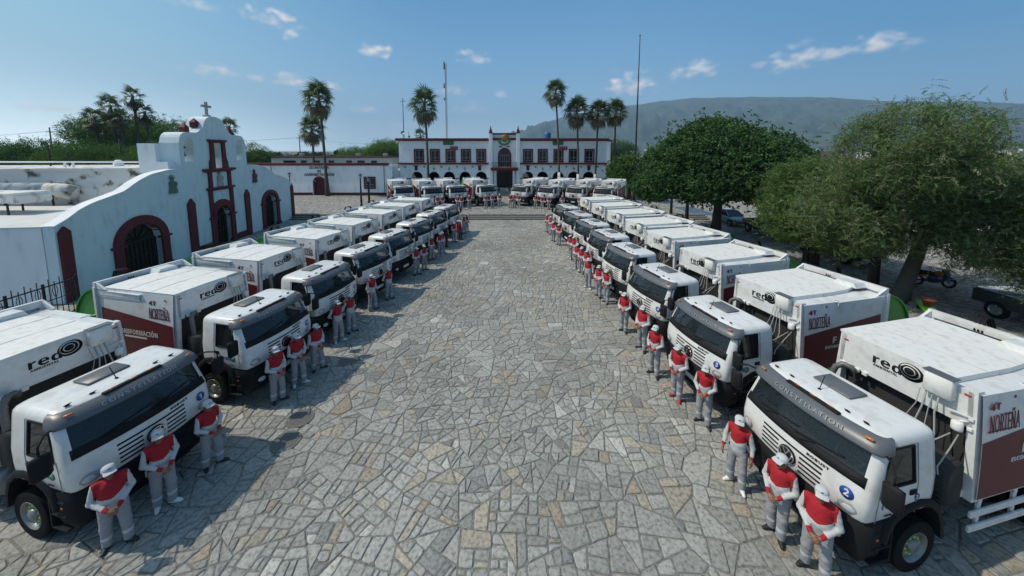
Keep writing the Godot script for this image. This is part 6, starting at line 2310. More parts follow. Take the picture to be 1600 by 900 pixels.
	wall(-3.31, 0.74, func(_x): return 10.4, [[-2.64, 0.08, B, func(_x): return 4.3], [-2.06, -0.5, 5.0, arch(-1.28, 0.78, 6.95, 0.78), true]], 0.5, B, 2.0)
	part("tower_bay", M.white_wall, t)
	begin()
	box(Vector3(-1.28, 10.6, 0.1), Vector3(4.05, 0.32, 0.6), 0.03)
	box(Vector3(-1.28, 9.74, 0.05), Vector3(4.05, 0.38, 0.4), 0.03)
	part("tower_band", M.maroon, t)
	begin()
	arch_band(-1.28, 0.78, 1.15, 5.0, 6.95, 0.78, 1.3, -0.1, 0.14)
	var wf := part("arched_window", M.maroon, t)
	begin()
	prism(arch_poly(-1.28, 0.8, 5.0, 6.95, 0.8), -0.3, -0.27)
	part("pane", M.window_glass, wf)
	begin()
	for k in 5: bar(Vector3(-2.0 + 0.36 * k, 5.0, -0.24), Vector3(-2.0 + 0.36 * k, 7.2, -0.24), 0.05)
	for y in [5.9, 6.9]: bar(Vector3(-2.06, y, -0.24), Vector3(-0.5, y, -0.24), 0.06)
	part("mullion", M.window_bar, wf)
	begin()
	box(Vector3(-1.28, 4.7, 0.65), Vector3(4.7, 0.45, 1.3), 0.06)
	box(Vector3(-1.28, 4.42, 0.5), Vector3(4.3, 0.14, 0.9), 0.03)
	var bal := part("balcony", M.maroon, t)
	begin()
	for k in 24: bar(Vector3(-3.5 + 4.44 * k / 23.0, 4.92, 1.22), Vector3(-3.5 + 4.44 * k / 23.0, 5.75, 1.22), 0.03)
	bar(Vector3(-3.5, 5.75, 1.22), Vector3(0.94, 5.75, 1.22), 0.05)
	part("railing", M.iron, bal)
	begin()
	box(Vector3(-1.28, 2.8, -0.9), Vector3(2.72, 3.1, 0.1))
	for k in 3: box(Vector3(-2.1 + 0.82 * k, 2.5, -0.8), Vector3(0.7, 2.4, 0.08), 0.02)
	part("entrance_door", M.dark_wood, t)
	for s in [-2.9, 0.34]:
		begin(true)
		X = Transform3D(Basis(), Vector3(s, B, 0.4))
		lathe([Vector2(0.26, 0), Vector2(0.26, 0.2), Vector2(0.19, 0.3), Vector2(0.17, 3.6), Vector2(0.25, 3.75), Vector2(0.25, 3.9)], 12)
		part("column", M.white_wall, t)
	for k in 5:
		begin()
		box(Vector3(-1.28, B + 0.085 + 0.17 * k, 2.4 - 0.36 * k), Vector3(5.2, 0.165, 0.36 + (4 - k) * 0.0))
		box(Vector3(-1.28, B + 0.04 + 0.085 * k, 1.9 - 0.36 * k - 0.2), Vector3(5.2, 0.08 + 0.17 * k, 0.7))
		part("entrance_step", M.step_stone, t)
	# festive ornaments hung on the facade
	var cr := thing("facade_ornament", "golden round crest ornament with green wreath above the town hall balcony", "ornament", Vector3(-1.3, 8.9, -59.55))
	begin(true)
	X = Transform3D(Basis(Vector3.RIGHT, PI / 2), Vector3(0.1, 1.0, 0))
	lathe([Vector2(0, -0.08), Vector2(0.58, -0.08), Vector2(0.62, 0), Vector2(0.5, 0.1), Vector2(0.2, 0.14), Vector2(0, 0.14)], 18)
	part("disc", M.gold, cr)
	for k in 14:
		var a := PI + PI * (k + 0.5) / 14
		begin(true)
		X = Transform3D(Basis(Vector3.BACK, a + 0.9), Vector3(0.95 * cos(a), 0.75 + 0.95 * sin(a) * 0.9, 0.02))
		ball(Vector3.ZERO, Vector3(0.28, 0.1, 0.06), 8)
		part("leaf", M.green_deco, cr)
	begin()
	box(Vector3(-0.65, -0.45, 0.05), Vector3(0.6, 0.22, 0.05))
	part("ribbon", M.green_deco, cr)
	begin()
	box(Vector3(0.65, -0.45, 0.05), Vector3(0.6, 0.22, 0.05))
	part("ribbon", M.red_deco, cr)
	for s in [[-10.9, "green and red festive panels hung over the arcade beside the antenna mast"], [7.9, "green and red festive panels hung behind the tallest palm trunk"]]:
		var f := thing("facade_ornament", s[1], "ornament", Vector3(s[0], 8.9, -59.88), 0.0, "festive panels on the town hall")
		for k in 5:
			begin()
			box(Vector3(-0.75 + 0.37 * k, 0.2, 0.02), Vector3(0.33, 0.76, 0.06), 0.02)
			part("green_panel", M.green_deco, f)
		for k in 4:
			begin()
			box(Vector3(0.42 + 0.34 * k, -0.75, 0.03), Vector3(0.3, 0.66, 0.06), 0.02)
			part("red_panel", M.red_deco, f)
	# on the roof
	var tk := thing("water_tank", "round blue water tank standing on the town hall roof", "water tank", Vector3(6.35, 9.7, -62.5))
	begin(true)
	lathe([Vector2(0.62, 0), Vector2(0.62, 1.0), Vector2(0.5, 1.25), Vector2(0.15, 1.4), Vector2(0, 1.4)], 18)
	part("tank", M.blue_tank, tk)
	begin(true)
	for y in [0.3, 0.6, 0.9]:
		X = Transform3D(Basis(), Vector3(0, y, 0))
		lathe([Vector2(0.62, -0.03), Vector2(0.65, 0), Vector2(0.62, 0.03)], 18)
	part("hoop", M.blue_tank, tk)
	var mast := thing("antenna_mast", "slim lattice radio mast standing behind the town hall roof", "radio mast", Vector3(-12.3, 9.5, -66))
	begin()
	var w := 0.17
	for k in 3:
		var a := TAU * k / 3
		bar(Vector3(w * cos(a), 0, w * sin(a)), Vector3(w * cos(a), 14.3, w * sin(a)), 0.05)
	for j in 30:
		for k in 3:
			var a := TAU * k / 3
			var b := TAU * (k + 1) / 3
			bar(Vector3(w * cos(a), j * 0.47, w * sin(a)), Vector3(w * cos(b), j * 0.47 + 0.47, w * sin(b)), 0.03)
	part("lattice", M.mast_red, mast)
	for q in [[13.2, 0.25, 1.4], [9.8, 0.3, 0.9], [7.6, 0.3, 0.5]]:
		begin(true)
		X = Transform3D(Basis(), Vector3(-q[1], q[0], 0.1))
		lathe([Vector2(0.12, 0), Vector2(0.14, 0.1), Vector2(0.14, q[2] - 0.1), Vector2(0.1, q[2]), Vector2(0, q[2])], 8)
		part("aerial", M.steel, mast)
	for p in [[-19.0, "satellite dish on a thin pole at the corner of the town hall roof", 0], [-18.0, "thin antenna pole with a box on the town hall roof", 1]]:
		var a := thing("roof_antenna", p[1], "antenna", Vector3(p[0], 9.85, -61))
		begin()
		bar(Vector3.ZERO, Vector3(0, 1.3, 0), 0.05)
		part("pole", M.steel, a)
		begin(true)
		if p[2] == 0:
			X = Transform3D(Basis(Vector3.RIGHT, 1.2), Vector3(0, 1.0, 0.1))
			lathe([Vector2(0, -0.05), Vector2(0.2, -0.02), Vector2(0.33, 0.08)], 14)
			part("dish", M.steel, a)
		else:
			box(Vector3(0.05, 0.35, 0), Vector3(0.3, 0.4, 0.25), 0.03)
			part("box", M.steel, a)

func build_annex():
	var t := thing("office_annex", "long low white wall of the administration office with maroon band and arched door", "office building", Vector3(0, 0, -56.5))
	var B := 0.45
	begin()
	wall(-62.0, -20.4, func(_x): return 5.35, [[-32.35, -30.75, B, arch(-31.55, 0.8, 2.6, 0.72), true], [-24.0, -22.6, 1.75, func(_x): return 3.3]], 0.4, B, 4.0)
	box(Vector3(-20.6, 2.9, -1.95), Vector3(0.4, 4.9, 3.1))
	wall(-20.39, -19.55, func(_x): return 5.35, [], 0.3, B, 4.0)
	part("front_wall", M.white_wall, t)
	begin()
	box(Vector3(-41.0, 5.55, -0.15), Vector3(41.6, 0.42, 0.6), 0.03)
	part("top_band", M.maroon, t)
	begin()
	for r in [[-62.0, -32.75], [-30.35, -20.4]]: box(Vector3((r[0] + r[1]) * 0.5, 0.68, 0.015), Vector3(r[1] - r[0], 0.46, 0.06))
	part("dado", M.maroon_dark, t)
	begin()
	arch_band(-31.55, 0.78, 1.05, B, 2.6, 0.7, 0.98, -0.2, 0.08)
	part("door_surround", M.maroon, t)
	begin()
	prism(arch_poly(-31.55, 0.8, B, 2.6, 0.7), -0.3, -0.24)
	for k in 4: box(Vector3(-32.1 + 0.37 * k, 1.6, -0.22), Vector3(0.3, 2.0, 0.06), 0.01)
	part("door", M.maroon_dark, t)
	window_set(t, Vector3(-23.3, 2.52, 0), 1.4, 1.5, 0.26)
	for l in [["SECRETARÍA", 5.0], ["DE", 4.4], ["ADMINISTRACIÓN", 3.85]]:
		var o := lettering("lettering", l[0], 0.42, M.letter_brown, t, Transform3D(Basis(), Vector3(-31.5, l[1], 0.03)), 0.95, 0.04)
		o.name = "sign_lettering"
	begin()
	for x in [-39.3, -20.9]: bar(Vector3(x, 1.0, 0.05), Vector3(x, 5.3, 0.05), 0.09)
	part("drain_pipe", M.pipe_grey, t)
	begin()
	box(Vector3(-41.2, 4.2, -6.3), Vector3(41.0, 0.12, 11.5))
	part("roof", M.roof_lime, t)
	# the narrow framed window in the corner of the town hall
	begin()
	box(Vector3(-20.0, 3.0, -2.9), Vector3(0.95, 4.8, 0.4))
	part("corner_wall", M.white_wall, t)
	# the building behind
	var b := thing("rear_building", "low cream building with small dark windows behind the office annex", "building", Vector3(0, 0, -75))
	begin()
	box(Vector3(-39.0, 3.2, -3.0), Vector3(26.0, 6.2, 6.0))
	part("wall", M.cream_wall, b)
	begin()
	box(Vector3(-39.0, 6.42, -2.9), Vector3(26.4, 0.24, 6.5))
	part("roof_edge", M.maroon_dark, b)
	for x in [-48.6, -47.3, -45.0, -42.3, -39.0, -35.2, -32.6, -29.8]:
		begin()
		box(Vector3(x, 5.35, 0.02), Vector3(1.2 if int(x) % 2 else 1.5, 0.65, 0.1))
		part("window", M.window_glass, b)
	for x in [-50.0, -46.5, -41.0, -34.0, -28.0]:
		begin()
		box(Vector3(x, 6.9, -2.0), Vector3(0.9, 0.6, 0.8), 0.05)
		part("roof_cooler", M.stone_pale, b)

# a post with a lantern
func lamp_post(label: String, at: Vector3, h: float, w: float, group: String) -> Node3D:
	var t := thing("lamp_post", label, "lamp post", at, 0.0, group)
	begin()
	for k in 1:
		X = Transform3D(Basis(Vector3.UP, 0.3), Vector3.ZERO)
		lathe([Vector2(w * 1.3, 0), Vector2(w * 1.3, 0.25), Vector2(w, 0.3), Vector2(w * 0.62, h - 0.75), Vector2(w * 0.8, h - 0.7), Vector2(0.04, h - 0.62)], 8)
	part("post", M.iron, t)
	begin()
	X = Transform3D(Basis(), Vector3(0, h - 0.6, 0))
	for k in 4:
		var a := TAU * (k + 0.5) / 4
		bar(Vector3(0.12 * cos(a), 0.0, 0.12 * sin(a)), Vector3(0.2 * cos(a), 0.42, 0.2 * sin(a)), 0.025)
	lathe([Vector2(0.25, 0.42), Vector2(0.2, 0.5), Vector2(0.06, 0.62), Vector2(0, 0.68)], 8)
	lathe([Vector2(0.05, -0.1), Vector2(0.14, 0.0), Vector2(0, 0.02)], 8)
	part("lantern_frame", M.iron, t)
	begin(true)
	X = Transform3D(Basis(), Vector3(0, h - 0.58, 0))
	lathe([Vector2(0.08, 0.0), Vector2(0.15, 0.38), Vector2(0, 0.38)], 8)
	part("lantern_glass", M.lens, t)
	return t

# ================================================================ parked vehicles
# sections along z from the front: [z, half width, bottom, top]
func hull(sec: Array, crown_h := 0.04):
	var rows := []
	for s in sec:
		var w: float = s[1]
		var h: float = s[3] - s[2]
		rows.append([Vector3(-w * 0.93, s[2], s[0]), Vector3(-w, s[2] + h * 0.3, s[0]), Vector3(-w, s[2] + h * 0.62, s[0]), Vector3(-w * 0.95, s[3] - 0.03, s[0]), Vector3(-w * 0.8, s[3], s[0]), Vector3(0, s[3] + crown_h, s[0]), Vector3(w * 0.8, s[3], s[0]), Vector3(w * 0.95, s[3] - 0.03, s[0]), Vector3(w, s[2] + h * 0.62, s[0]), Vector3(w, s[2] + h * 0.3, s[0]), Vector3(w * 0.93, s[2], s[0])])
	for i in rows.size() - 1:
		for k in 10:
			quad(rows[i][k], rows[i][k + 1], rows[i + 1][k + 1], rows[i + 1][k])
	for e in [0, rows.size() - 1]:
		var r: Array = rows[e]
		for k in range(1, 10):
			if e == 0: tri(r[0], r[k + 1], r[k])
			else: tri(r[0], r[k], r[k + 1])

func car_wheels(t: Node3D, zs: Array, x: float, r: float):
	begin(true)
	lathe([Vector2(r * 0.6, -0.09), Vector2(r * 0.93, -0.1), Vector2(r, -0.07), Vector2(r, 0.07), Vector2(r * 0.93, 0.1), Vector2(r * 0.6, 0.09)], 22)
	var ty := commit()
	begin()
	lathe([Vector2(r * 0.6, 0.05), Vector2(r * 0.62, 0.095), Vector2(r * 0.55, 0.06), Vector2(r * 0.52, 0.03), Vector2(0, 0.02)], 20)
	for k in 5:
		var a := TAU * k / 5
		bar(Vector3(0, 0.06, 0), Vector3(r * 0.56 * cos(a), 0.07, r * 0.56 * sin(a)), 0.09, 0.04)
	var rm := commit()
	for z in zs:
		for s in [-1.0, 1.0]:
			var w := put(ty, "wheel", M.rubber, t)
			w.position = Vector3(s * x, r, z)
			w.rotation.z = -s * PI / 2
			put(rm, "rim", M.alloy, w)

# cabin: [z front base, z front top, z rear top, z rear base], belt and roof heights
func cabin(t: Node3D, p: Array, belt: float, roof: float, wb: float, wt: float, paint: Material):
	var A := [Vector3(-wb, belt, p[0]), Vector3(wb, belt, p[0]), Vector3(wt, roof, p[1]), Vector3(-wt, roof, p[1])]
	var D := [Vector3(wb, belt, p[3]), Vector3(-wb, belt, p[3]), Vector3(-wt, roof, p[2]), Vector3(wt, roof, p[2])]
	begin()
	quad(A[0], A[1], A[2], A[3])
	part("windscreen", M.car_glass, t)
	begin()
	quad(D[0], D[1], D[2], D[3])
	part("rear_window", M.car_glass, t)
	for s in [1.0, -1.0]:
		begin()
		var q := [Vector3(s * wb, belt, p[0]), Vector3(s * wb, belt, p[3]), Vector3(s * wt, roof, p[2]), Vector3(s * wt, roof, p[1])]
		away(q, Vector3(0, belt, (p[0] + p[3]) * 0.5))
		part("side_window", M.car_glass, t)
	begin(true)
	box(Vector3(0, roof + 0.02, (p[1] + p[2]) * 0.5), Vector3(wt * 2.0 + 0.04, 0.06, absf(p[1] - p[2]) + 0.08), 0.028)
	sm(false)
	for s in [-1.0, 1.0]:
		bar(Vector3(s * wb, belt, p[0]), Vector3(s * wt, roof, p[1]), 0.07)
		bar(Vector3(s * wb, belt, p[3]), Vector3(s * wt, roof, p[2]), 0.08)
		var zm := lerpf(p[0], p[3], 0.52)
		bar(Vector3(s * wb, belt, zm), Vector3(s * wt, roof, zm), 0.07)
	part("roof", paint, t)

func car_lights(t: Node3D, zf: float, zr: float, x: float, yf: float, yr: float):
	for s in [-1.0, 1.0]:
		begin(true)
		box(Vector3(s * x, yf, zf), Vector3(0.34, 0.15, 0.1), 0.04)
		part("headlight", M.lens, t)
		begin(true)
		box(Vector3(s * (x + 0.05), yr, zr), Vector3(0.2, 0.26, 0.08), 0.03)
		part("tail_light", M.red_lens, t)
		begin(true)
		box(Vector3(s * (x + 0.38), 1.05, zf - 1.5), Vector3(0.16, 0.13, 0.1), 0.04)
		part("mirror", M.black, t)

func sedan(label: String, at: Vector3, turn: float, paint: Material, group := "") -> Node3D:
	var t := thing("parked_car", label, "car", at, turn, group)
	begin(true)
	hull([[2.2, 0.6, 0.35, 0.55], [2.12, 0.78, 0.25, 0.68], [1.8, 0.87, 0.22, 0.78], [0.9, 0.89, 0.22, 0.9], [0.3, 0.9, 0.22, 0.93], [-1.4, 0.9, 0.22, 0.95], [-2.0, 0.86, 0.25, 0.93], [-2.2, 0.76, 0.32, 0.85], [-2.25, 0.6, 0.4, 0.7]])
	part("body", paint, t)
	cabin(t, [0.95, 0.2, -1.0, -1.65], 0.93, 1.42, 0.8, 0.6, paint)
	car_wheels(t, [1.35, -1.35], 0.82, 0.32)
	car_lights(t, 2.08, -2.16, 0.55, 0.62, 0.76)
	begin()
	for s in [-1.0, 1.0]:
		for z in [1.35, -1.35]: box(Vector3(s * 0.885, 0.4, z), Vector3(0.04, 0.6, 0.8), 0.015)
	box(Vector3(0, 0.45, 2.17), Vector3(0.9, 0.16, 0.04))
	part("trim", M.black, t)
	return t

func pickup(label: String, at: Vector3, turn: float, paint: Material) -> Node3D:
	var t := thing("pickup_truck", label, "pickup", at, turn, "dark pickups parked along the street")
	begin(true)
	hull([[2.65, 0.75, 0.5, 0.85], [2.55, 0.9, 0.4, 1.02], [1.6, 0.96, 0.4, 1.1], [1.0, 0.97, 0.4, 1.12], [-0.85, 0.97, 0.4, 1.12]])
	part("body", paint, t)
	begin()
	for s in [-1.0, 1.0]:
		box(Vector3(s * 0.93, 0.86, -1.72), Vector3(0.1, 0.62, 1.76), 0.03)
		box(Vector3(s * 0.92, 0.6, -0.95), Vector3(0.08, 0.4, 0.24), 0.02)
		for z in [1.7, -1.75]: box(Vector3(s * 0.95, 0.9, z), Vector3(0.09, 0.1, 0.95), 0.03)
	box(Vector3(0, 0.62, -1.72), Vector3(1.8, 0.14, 1.76))
	box(Vector3(0, 0.86, -2.6), Vector3(1.9, 0.62, 0.1), 0.03)
	part("load_bed", paint, t)
	cabin(t, [1.15, 0.55, -0.7, -0.85], 1.12, 1.75, 0.9, 0.72, paint)
	car_wheels(t, [1.7, -1.75], 0.91, 0.4)
	car_lights(t, 2.52, -2.64, 0.7, 0.85, 0.95)
	begin()
	box(Vector3(0, 0.55, -2.7), Vector3(1.7, 0.18, 0.14), 0.04)
	box(Vector3(0, 0.55, 2.68), Vector3(1.7, 0.2, 0.12), 0.04)
	part("bumper", M.chrome, t)
	return t

func van(label: String, at: Vector3, turn: float) -> Node3D:
	var t := thing("panel_van", label, "van", at, turn)
	begin(true)
	hull([[2.9, 0.75, 0.4, 0.9], [2.8, 0.92, 0.35, 1.1], [2.1, 0.98, 0.35, 1.25], [1.5, 0.99, 0.35, 2.2], [1.1, 0.99, 0.35, 2.5], [-2.6, 0.99, 0.35, 2.55], [-2.8, 0.95, 0.4, 2.4]], 0.03)
	part("body", M.white_paint, t)
	begin()
	quad(Vector3(-0.82, 1.36, 2.07), Vector3(0.82, 1.36, 2.07), Vector3(0.74, 2.12, 1.6), Vector3(-0.74, 2.12, 1.6))
	part("windscreen", M.car_glass, t)
	for s in [-1.0, 1.0]:
		begin()
		away([Vector3(s * 0.995, 1.35, 1.85), Vector3(s * 0.995, 1.35, 0.9), Vector3(s * 0.985, 1.95, 0.9), Vector3(s * 0.985, 1.95, 1.6)], Vector3(0, 1.5, 1))
		part("side_window", M.car_glass, t)
	begin()
	box(Vector3(0, 0.62, 2.88), Vector3(1.7, 0.4, 0.12), 0.04)
	box(Vector3(0, 1.0, 2.84), Vector3(1.1, 0.16, 0.06), 0.02)
	for s in [-1.0, 1.0]: box(Vector3(s * 0.985, 0.55, 0), Vector3(0.05, 0.3, 4.6), 0.02)
	part("bumper", M.black, t)
	car_wheels(t, [1.75, -1.75], 0.88, 0.36)
	car_lights(t, 2.76, -2.76, 0.7, 1.0, 1.2)
	return t

func motorcycle(label: String, at: Vector3, turn: float):
	var t := thing("motorcycle", label, "motorcycle", at, turn)
	for z in [0.68, -0.66]:
		begin(true)
		X = Transform3D(Basis(Vector3.BACK, PI / 2), Vector3(0, 0.31, z))
		lathe([Vector2(0.22, -0.05), Vector2(0.3, -0.05), Vector2(0.31, 0), Vector2(0.3, 0.05), Vector2(0.22, 0.05)], 20)
		var w := part("wheel", M.rubber, t)
		begin()
		for k in 6: bar(Vector3(0, 0.31, z), Vector3(0, 0.31 + 0.23 * cos(TAU * k / 6), z + 0.23 * sin(TAU * k / 6)), 0.03)
		part("spokes", M.alloy, w).name = "rim"
	begin(true)
	tube([Vector3(0, 0.55, -0.9), Vector3(0, 0.82, -0.5), Vector3(0, 0.76, -0.05)], [0.07, 0.13, 0.13], 8)
	part("saddle", M.black, t)
	begin(true)
	ball(Vector3(0, 0.8, 0.22), Vector3(0.16, 0.15, 0.27), 12)
	ball(Vector3(0, 0.62, -0.55), Vector3(0.1, 0.1, 0.3), 10)
	part("fuel_tank", M.orange_paint, t)
	begin(true)
	ball(Vector3(0, 0.82, 0.5), Vector3(0.2, 0.26, 0.2), 12)
	ball(Vector3(0, 0.52, 0.68), Vector3(0.09, 0.14, 0.3), 10)
	ball(Vector3(0, 0.5, 0.1), Vector3(0.19, 0.26, 0.34), 10)
	part("fairing", M.paint_navy, t)
	begin()
	box(Vector3(0, 0.42, 0.02), Vector3(0.26, 0.32, 0.42), 0.05)
	bar(Vector3(0.1, 0.3, -0.2), Vector3(0.14, 0.36, -0.85), 0.08)
	bar(Vector3(0, 0.31, -0.66), Vector3(0, 0.5, 0.0), 0.06)
	part("engine", M.dark_metal, t)
	begin()
	for s in [-1.0, 1.0]:
		bar(Vector3(s * 0.07, 0.31, 0.68), Vector3(s * 0.07, 0.98, 0.42), 0.045)
		bar(Vector3(s * 0.05, 1.0, 0.4), Vector3(s * 0.36, 1.04, 0.28), 0.04)
	part("fork", M.steel, t)
	begin(true)
	ball(Vector3(0, 0.9, 0.52), Vector3(0.1, 0.11, 0.08), 10)
	part("headlight", M.lens, t)

# ================================================================ far things
func house(label: String, at: Vector3, s: Vector3, m: Material, group := "", win := true):
	var t := thing("house", label, "house", at, 0.0, group)
	begin()
	box(Vector3(0, s.y * 0.5, 0), s)
	part("wall", m, t)
	begin()
	box(Vector3(0, s.y + 0.1, 0), Vector3(s.x + 0.3, 0.2, s.z + 0.3))
	box(Vector3(s.x * 0.2, s.y + 0.5, s.z * 0.1), Vector3(1.2, 0.9, 1.2))
	part("roof", M.roof_lime, t)
	if win:
		var n := maxi(1, int(s.z / 4.0))
		for k in n:
			var z := -s.z * 0.5 + (k + 0.5) * s.z / n
			begin()
			box(Vector3(-s.x * 0.5, s.y * 0.55, z), Vector3(0.12, 1.3, 1.2))
			part("window", M.window_glass, t)
			begin()
			box(Vector3(-s.x * 0.5, 1.1, z + 1.3), Vector3(0.14, 2.1, 0.95))
			part("door", M.dark_wood, t)

func build_mountain():
	var ridge := [[-12.0, -0.3], [-6.0, 0.6], [-2.0, 2.2], [1.6, 3.3], [5.0, 4.6], [10.3, 5.95], [15.0, 6.6], [19.9, 7.1], [23.0, 7.4], [26.9, 7.55], [31.0, 7.35], [35.9, 7.1], [42.1, 6.4], [44.0, 6.0], [47.4, 5.4], [50.0, 5.2], [51.7, 5.0], [55.4, 4.35], [62.0, 3.6], [75.0, 2.2], [90.0, 1.0], [105.0, -0.3]]
	var n := FastNoiseLite.new()
	n.seed = 9
	n.frequency = 0.0022
	n.fractal_octaves = 5
	n.fractal_type = FastNoiseLite.FRACTAL_RIDGED
	begin(true)
	var rows := []
	var NA := 240
	var R := [2600.0, 2850.0, 3100.0, 3350.0, 3600.0, 3800.0, 4000.0, 4200.0, 4400.0, 4600.0, 4750.0, 4900.0, 5000.0, 5300.0, 5800.0]
	for j in R.size():
		var row := []
		for i in NA + 1:
			var az := lerpf(-12.0, 105.0, float(i) / NA)
			var el := 0.0
			for k in ridge.size() - 1:
				if az >= ridge[k][0] and az <= ridge[k + 1][0]:
					var f: float = (az - ridge[k][0]) / (ridge[k + 1][0] - ridge[k][0])
					el = lerpf(ridge[k][1], ridge[k + 1][1], f * f * (3.0 - 2.0 * f) * 0.5 + f * 0.5)
			var top := tan(deg_to_rad(el)) * 5000.0
			var r: float = R[j]
			var f2 := clampf((r - 2600.0) / 2400.0, 0.0, 1.0)
			var h := top * pow(f2, 1.25) if r <= 5000.0 else top * (1.0 - (r - 5000.0) / 900.0)
			var a := deg_to_rad(az)
			var p := Vector3(sin(a) * r, 0, -cos(a) * r)
			var g := n.get_noise_2d(p.x + p.z * 0.3, p.z * 0.5)
			h += g * 170.0 * sin(PI * clampf(f2, 0.0, 1.0)) * clampf(top / 300.0, 0.0, 1.0) + (g * 12.0 if j >= 12 else 0.0)
			row.append(p + Vector3(0, h + 4.0, 0))
		rows.append(row)
	grid(rows)
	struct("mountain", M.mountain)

# ================================================================ sky
func sky_image() -> Image:
	var W := 2048
	var H := 1024
	var mid := [[0.0, 172, 196, 210], [4.0, 158, 188, 208], [6.0, 143, 179, 206], [14.0, 116, 166, 208], [22.0, 98, 152, 200], [45.0, 105, 149, 186], [90.0, 108, 142, 174]]
	var pale := [[0.0, 212, 226, 230], [2.0, 206, 223, 229], [8.0, 176, 209, 225], [13.0, 158, 201, 223], [22.0, 138, 188, 218], [45.0, 150, 186, 208], [90.0, 108, 142, 174]]
	var deep := [[0.0, 140, 170, 192], [5.0, 122, 162, 192], [13.0, 90, 147, 194], [22.0, 80, 138, 188], [45.0, 98, 140, 180], [90.0, 108, 142, 174]]
	var look := func(tab: Array, e: float) -> Vector3:
		for i in tab.size() - 1:
			if e <= tab[i + 1][0]:
				var f: float = (e - tab[i][0]) / (tab[i + 1][0] - tab[i][0])
				return Vector3(lerpf(tab[i][1], tab[i + 1][1], f), lerpf(tab[i][2], tab[i + 1][2], f), lerpf(tab[i][3], tab[i + 1][3], f))
		return Vector3(108, 142, 174)
	var buf := PackedFloat32Array()
	buf.resize(W * H * 3)
	var sunv := Vector3(-cos(deg_to_rad(SUN_EL)) * cos(deg_to_rad(SUN_AZ)), sin(deg_to_rad(SUN_EL)), -cos(deg_to_rad(SUN_EL)) * sin(deg_to_rad(SUN_AZ)))
	# clear air on a coarse lattice, then spread
	var gx := 128
	var gy := 128
	var lat := []
	for j in gy + 1:
		var el := 90.0 * j / gy
		var a: Vector3 = look.call(mid, el)
		var b: Vector3 = look.call(pale, el)
		var c: Vector3 = look.call(deep, el)
		var row := []
		for i in gx + 1:
			var az := -180.0 + 360.0 * i / gx
			var d := absf(wrapf(az + 83.0, -180.0, 180.0))  # round from the sun
			var wp := 1.0 - smoothstep(18.0, 75.0, d)
			var wd := smoothstep(95.0, 140.0, d)
			var s := a.lerp(b, wp).lerp(c, wd)
			var q := Color(s.x / 255.0, s.y / 255.0, s.z / 255.0).srgb_to_linear() * (1.0 + 0.6 * (1.0 - wp) * exp(-el / 7.0) + wp * (0.1 * smoothstep(60.0, 20.0, el) + 1.0 * exp(-el / 5.0)))
			var dir := Vector3(sin(deg_to_rad(az)) * cos(deg_to_rad(el)), sin(deg_to_rad(el)), -cos(deg_to_rad(az)) * cos(deg_to_rad(el)))
			var g := maxf(0.0, dir.dot(sunv))
			var aur := 1.2 * pow(g, 50.0) + 0.45 * pow(g, 7.0)
			row.append(Vector3(q.r + aur, q.g + aur * 0.97, q.b + aur * 0.9))
		lat.append(row)
	for y in H / 2:
		var ef := (0.5 - (y + 0.5) / H) * 2.0 * gy
		var j := mini(int(ef), gy - 1)
		var fy := ef - j
		for x in W:
			var xf := (x + 0.5) / W * gx
			var i := int(xf)
			var fx := xf - i
			var v: Vector3 = (lat[j][i] as Vector3).lerp(lat[j][i + 1], fx).lerp((lat[j + 1][i] as Vector3).lerp(lat[j + 1][i + 1], fx), fy)
			var o := (y * W + (x + W / 2) % W) * 3
			buf[o] = v.x
			buf[o + 1] = v.y
			buf[o + 2] = v.z
	var gcol := Color(0.2, 0.21, 0.2)
	for y in range(H / 2, H):
		for x in W:
			var o := (y * W + x) * 3
			buf[o] = gcol.r
			buf[o + 1] = gcol.g
			buf[o + 2] = gcol.b
	# small fair-weather clouds: azimuth, elevation, half width, half height (degrees), density
	var cl := [[-33.2, 16.9, 2.5, 1.0, 1.0], [-31.4, 15.1, 1.0, 0.6, 0.9], [-20.7, 14.4, 2.3, 1.0, 1.0], [-39.5, 9.5, 2.6, 0.7, 0.9], [-35.7, 9.3, 1.0, 0.4, 0.8], [-31.6, 9.4, 1.8, 0.8, 1.0], [-26.8, 9.0, 1.3, 0.6, 0.8], [-6.3, 14.2, 2.2, 1.2, 0.6], [-10.5, 9.4, 2.6, 0.8, 0.45], [18.4, 9.8, 3.1, 1.6, 1.0], [26.7, 11.2, 2.6, 1.1, 0.75], [28.3, 11.6, 1.1, 0.7, 0.6], [37.9, 11.1, 2.8, 1.1, 0.95], [41.2, 11.3, 2.4, 0.7, 0.6], [46.2, 11.6, 2.2, 1.0, 0.9], [43.9, 11.3, 1.7, 0.6, 0.6], [38.7, 12.9, 1.2, 0.6, 0.4], [-52.8, 4.3, 2.2, 0.45, 0.55], [-43.0, 16.8, 4.2, 0.6, 0.5], [-2.1, 9.0, 1.0, 0.5, 0.7], [-22.7, 6.0, 2.0, 0.5, 0.5], [-41.5, 6.8, 1.3, 0.4, 0.4], [-6.7, 6.6, 2.1, 0.9, 0.35], [-16.3, 4.1, 2.9, 0.6, 0.4]]
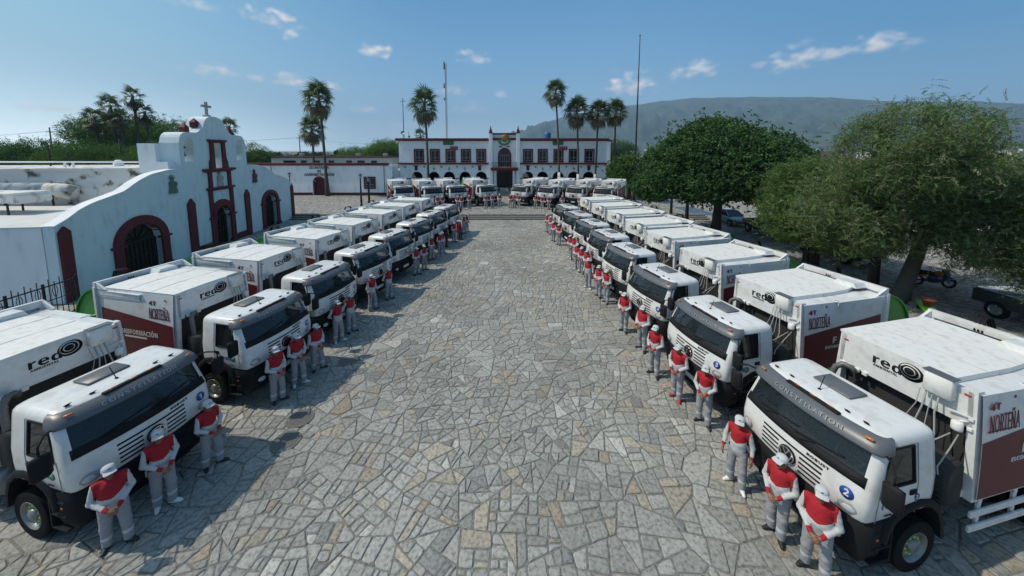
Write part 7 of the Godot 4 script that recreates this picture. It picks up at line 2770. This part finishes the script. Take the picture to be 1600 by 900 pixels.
	var r2 := RandomNumberGenerator.new()
	r2.seed = 77
	for k in 60:  # the same kind of sky all round
		var az := r2.randf_range(62, 295)
		cl.append([az if az < 180.0 else az - 360.0, r2.randf_range(4, 40), r2.randf_range(1.2, 4.0), r2.randf_range(0.5, 1.6), r2.randf_range(0.4, 1.0)])
	for k in 8: cl.append([r2.randf_range(-50, 50), r2.randf_range(26, 50), r2.randf_range(1.5, 4.0), r2.randf_range(0.8, 1.8), r2.randf_range(0.4, 0.9)])
	var n := FastNoiseLite.new()
	n.seed = 31
	n.frequency = 0.45
	n.fractal_octaves = 5
	n.fractal_gain = 0.55
	for c in cl:
		c[2] *= 1.3
		c[3] *= 1.4
		var mx: float = c[2] * 1.9
		var my: float = c[3] * 2.0
		var xa := int(floor((c[0] - mx + 180.0) / 360.0 * W))
		var xb := int(ceil((c[0] + mx + 180.0) / 360.0 * W))
		var ya := maxi(0, int((0.5 - (c[1] + my) / 180.0) * H))
		var yb := mini(H / 2 - 1, int((0.5 - (c[1] - my) / 180.0) * H))
		for y in range(ya, yb + 1):
			var el := (0.5 - (y + 0.5) / H) * 180.0
			for x in range(xa, xb + 1):
				var az := (x + 0.5) / W * 360.0 - 180.0
				var dx: float = (az - c[0]) / c[2]
				var dy: float = (el - c[1]) / c[3]
				if dy < 0.0: dy *= 1.5
				var base := 1.0 - (dx * dx + dy * dy)
				var v := n.get_noise_3d(az, el * 1.9, c[0] * 3.0)
				var den := clampf(base * 0.72 + v * 1.2 - 0.04, 0.0, 1.0)
				if den <= 0.0: continue
				den = pow(den, 1.35) * float(c[4])
				var o := (y * W + posmod(x + W / 2, W)) * 3
				var lit := 0.80 + 0.12 * clampf(dy, -1.0, 1.0) + 0.1 * v
				buf[o] = lerpf(buf[o], lit, den)
				buf[o + 1] = lerpf(buf[o + 1], lit * 1.0, den)
				buf[o + 2] = lerpf(buf[o + 2], lit * 1.01, den)
	return Image.create_from_data(W, H, false, Image.FORMAT_RGBF, buf.to_byte_array())
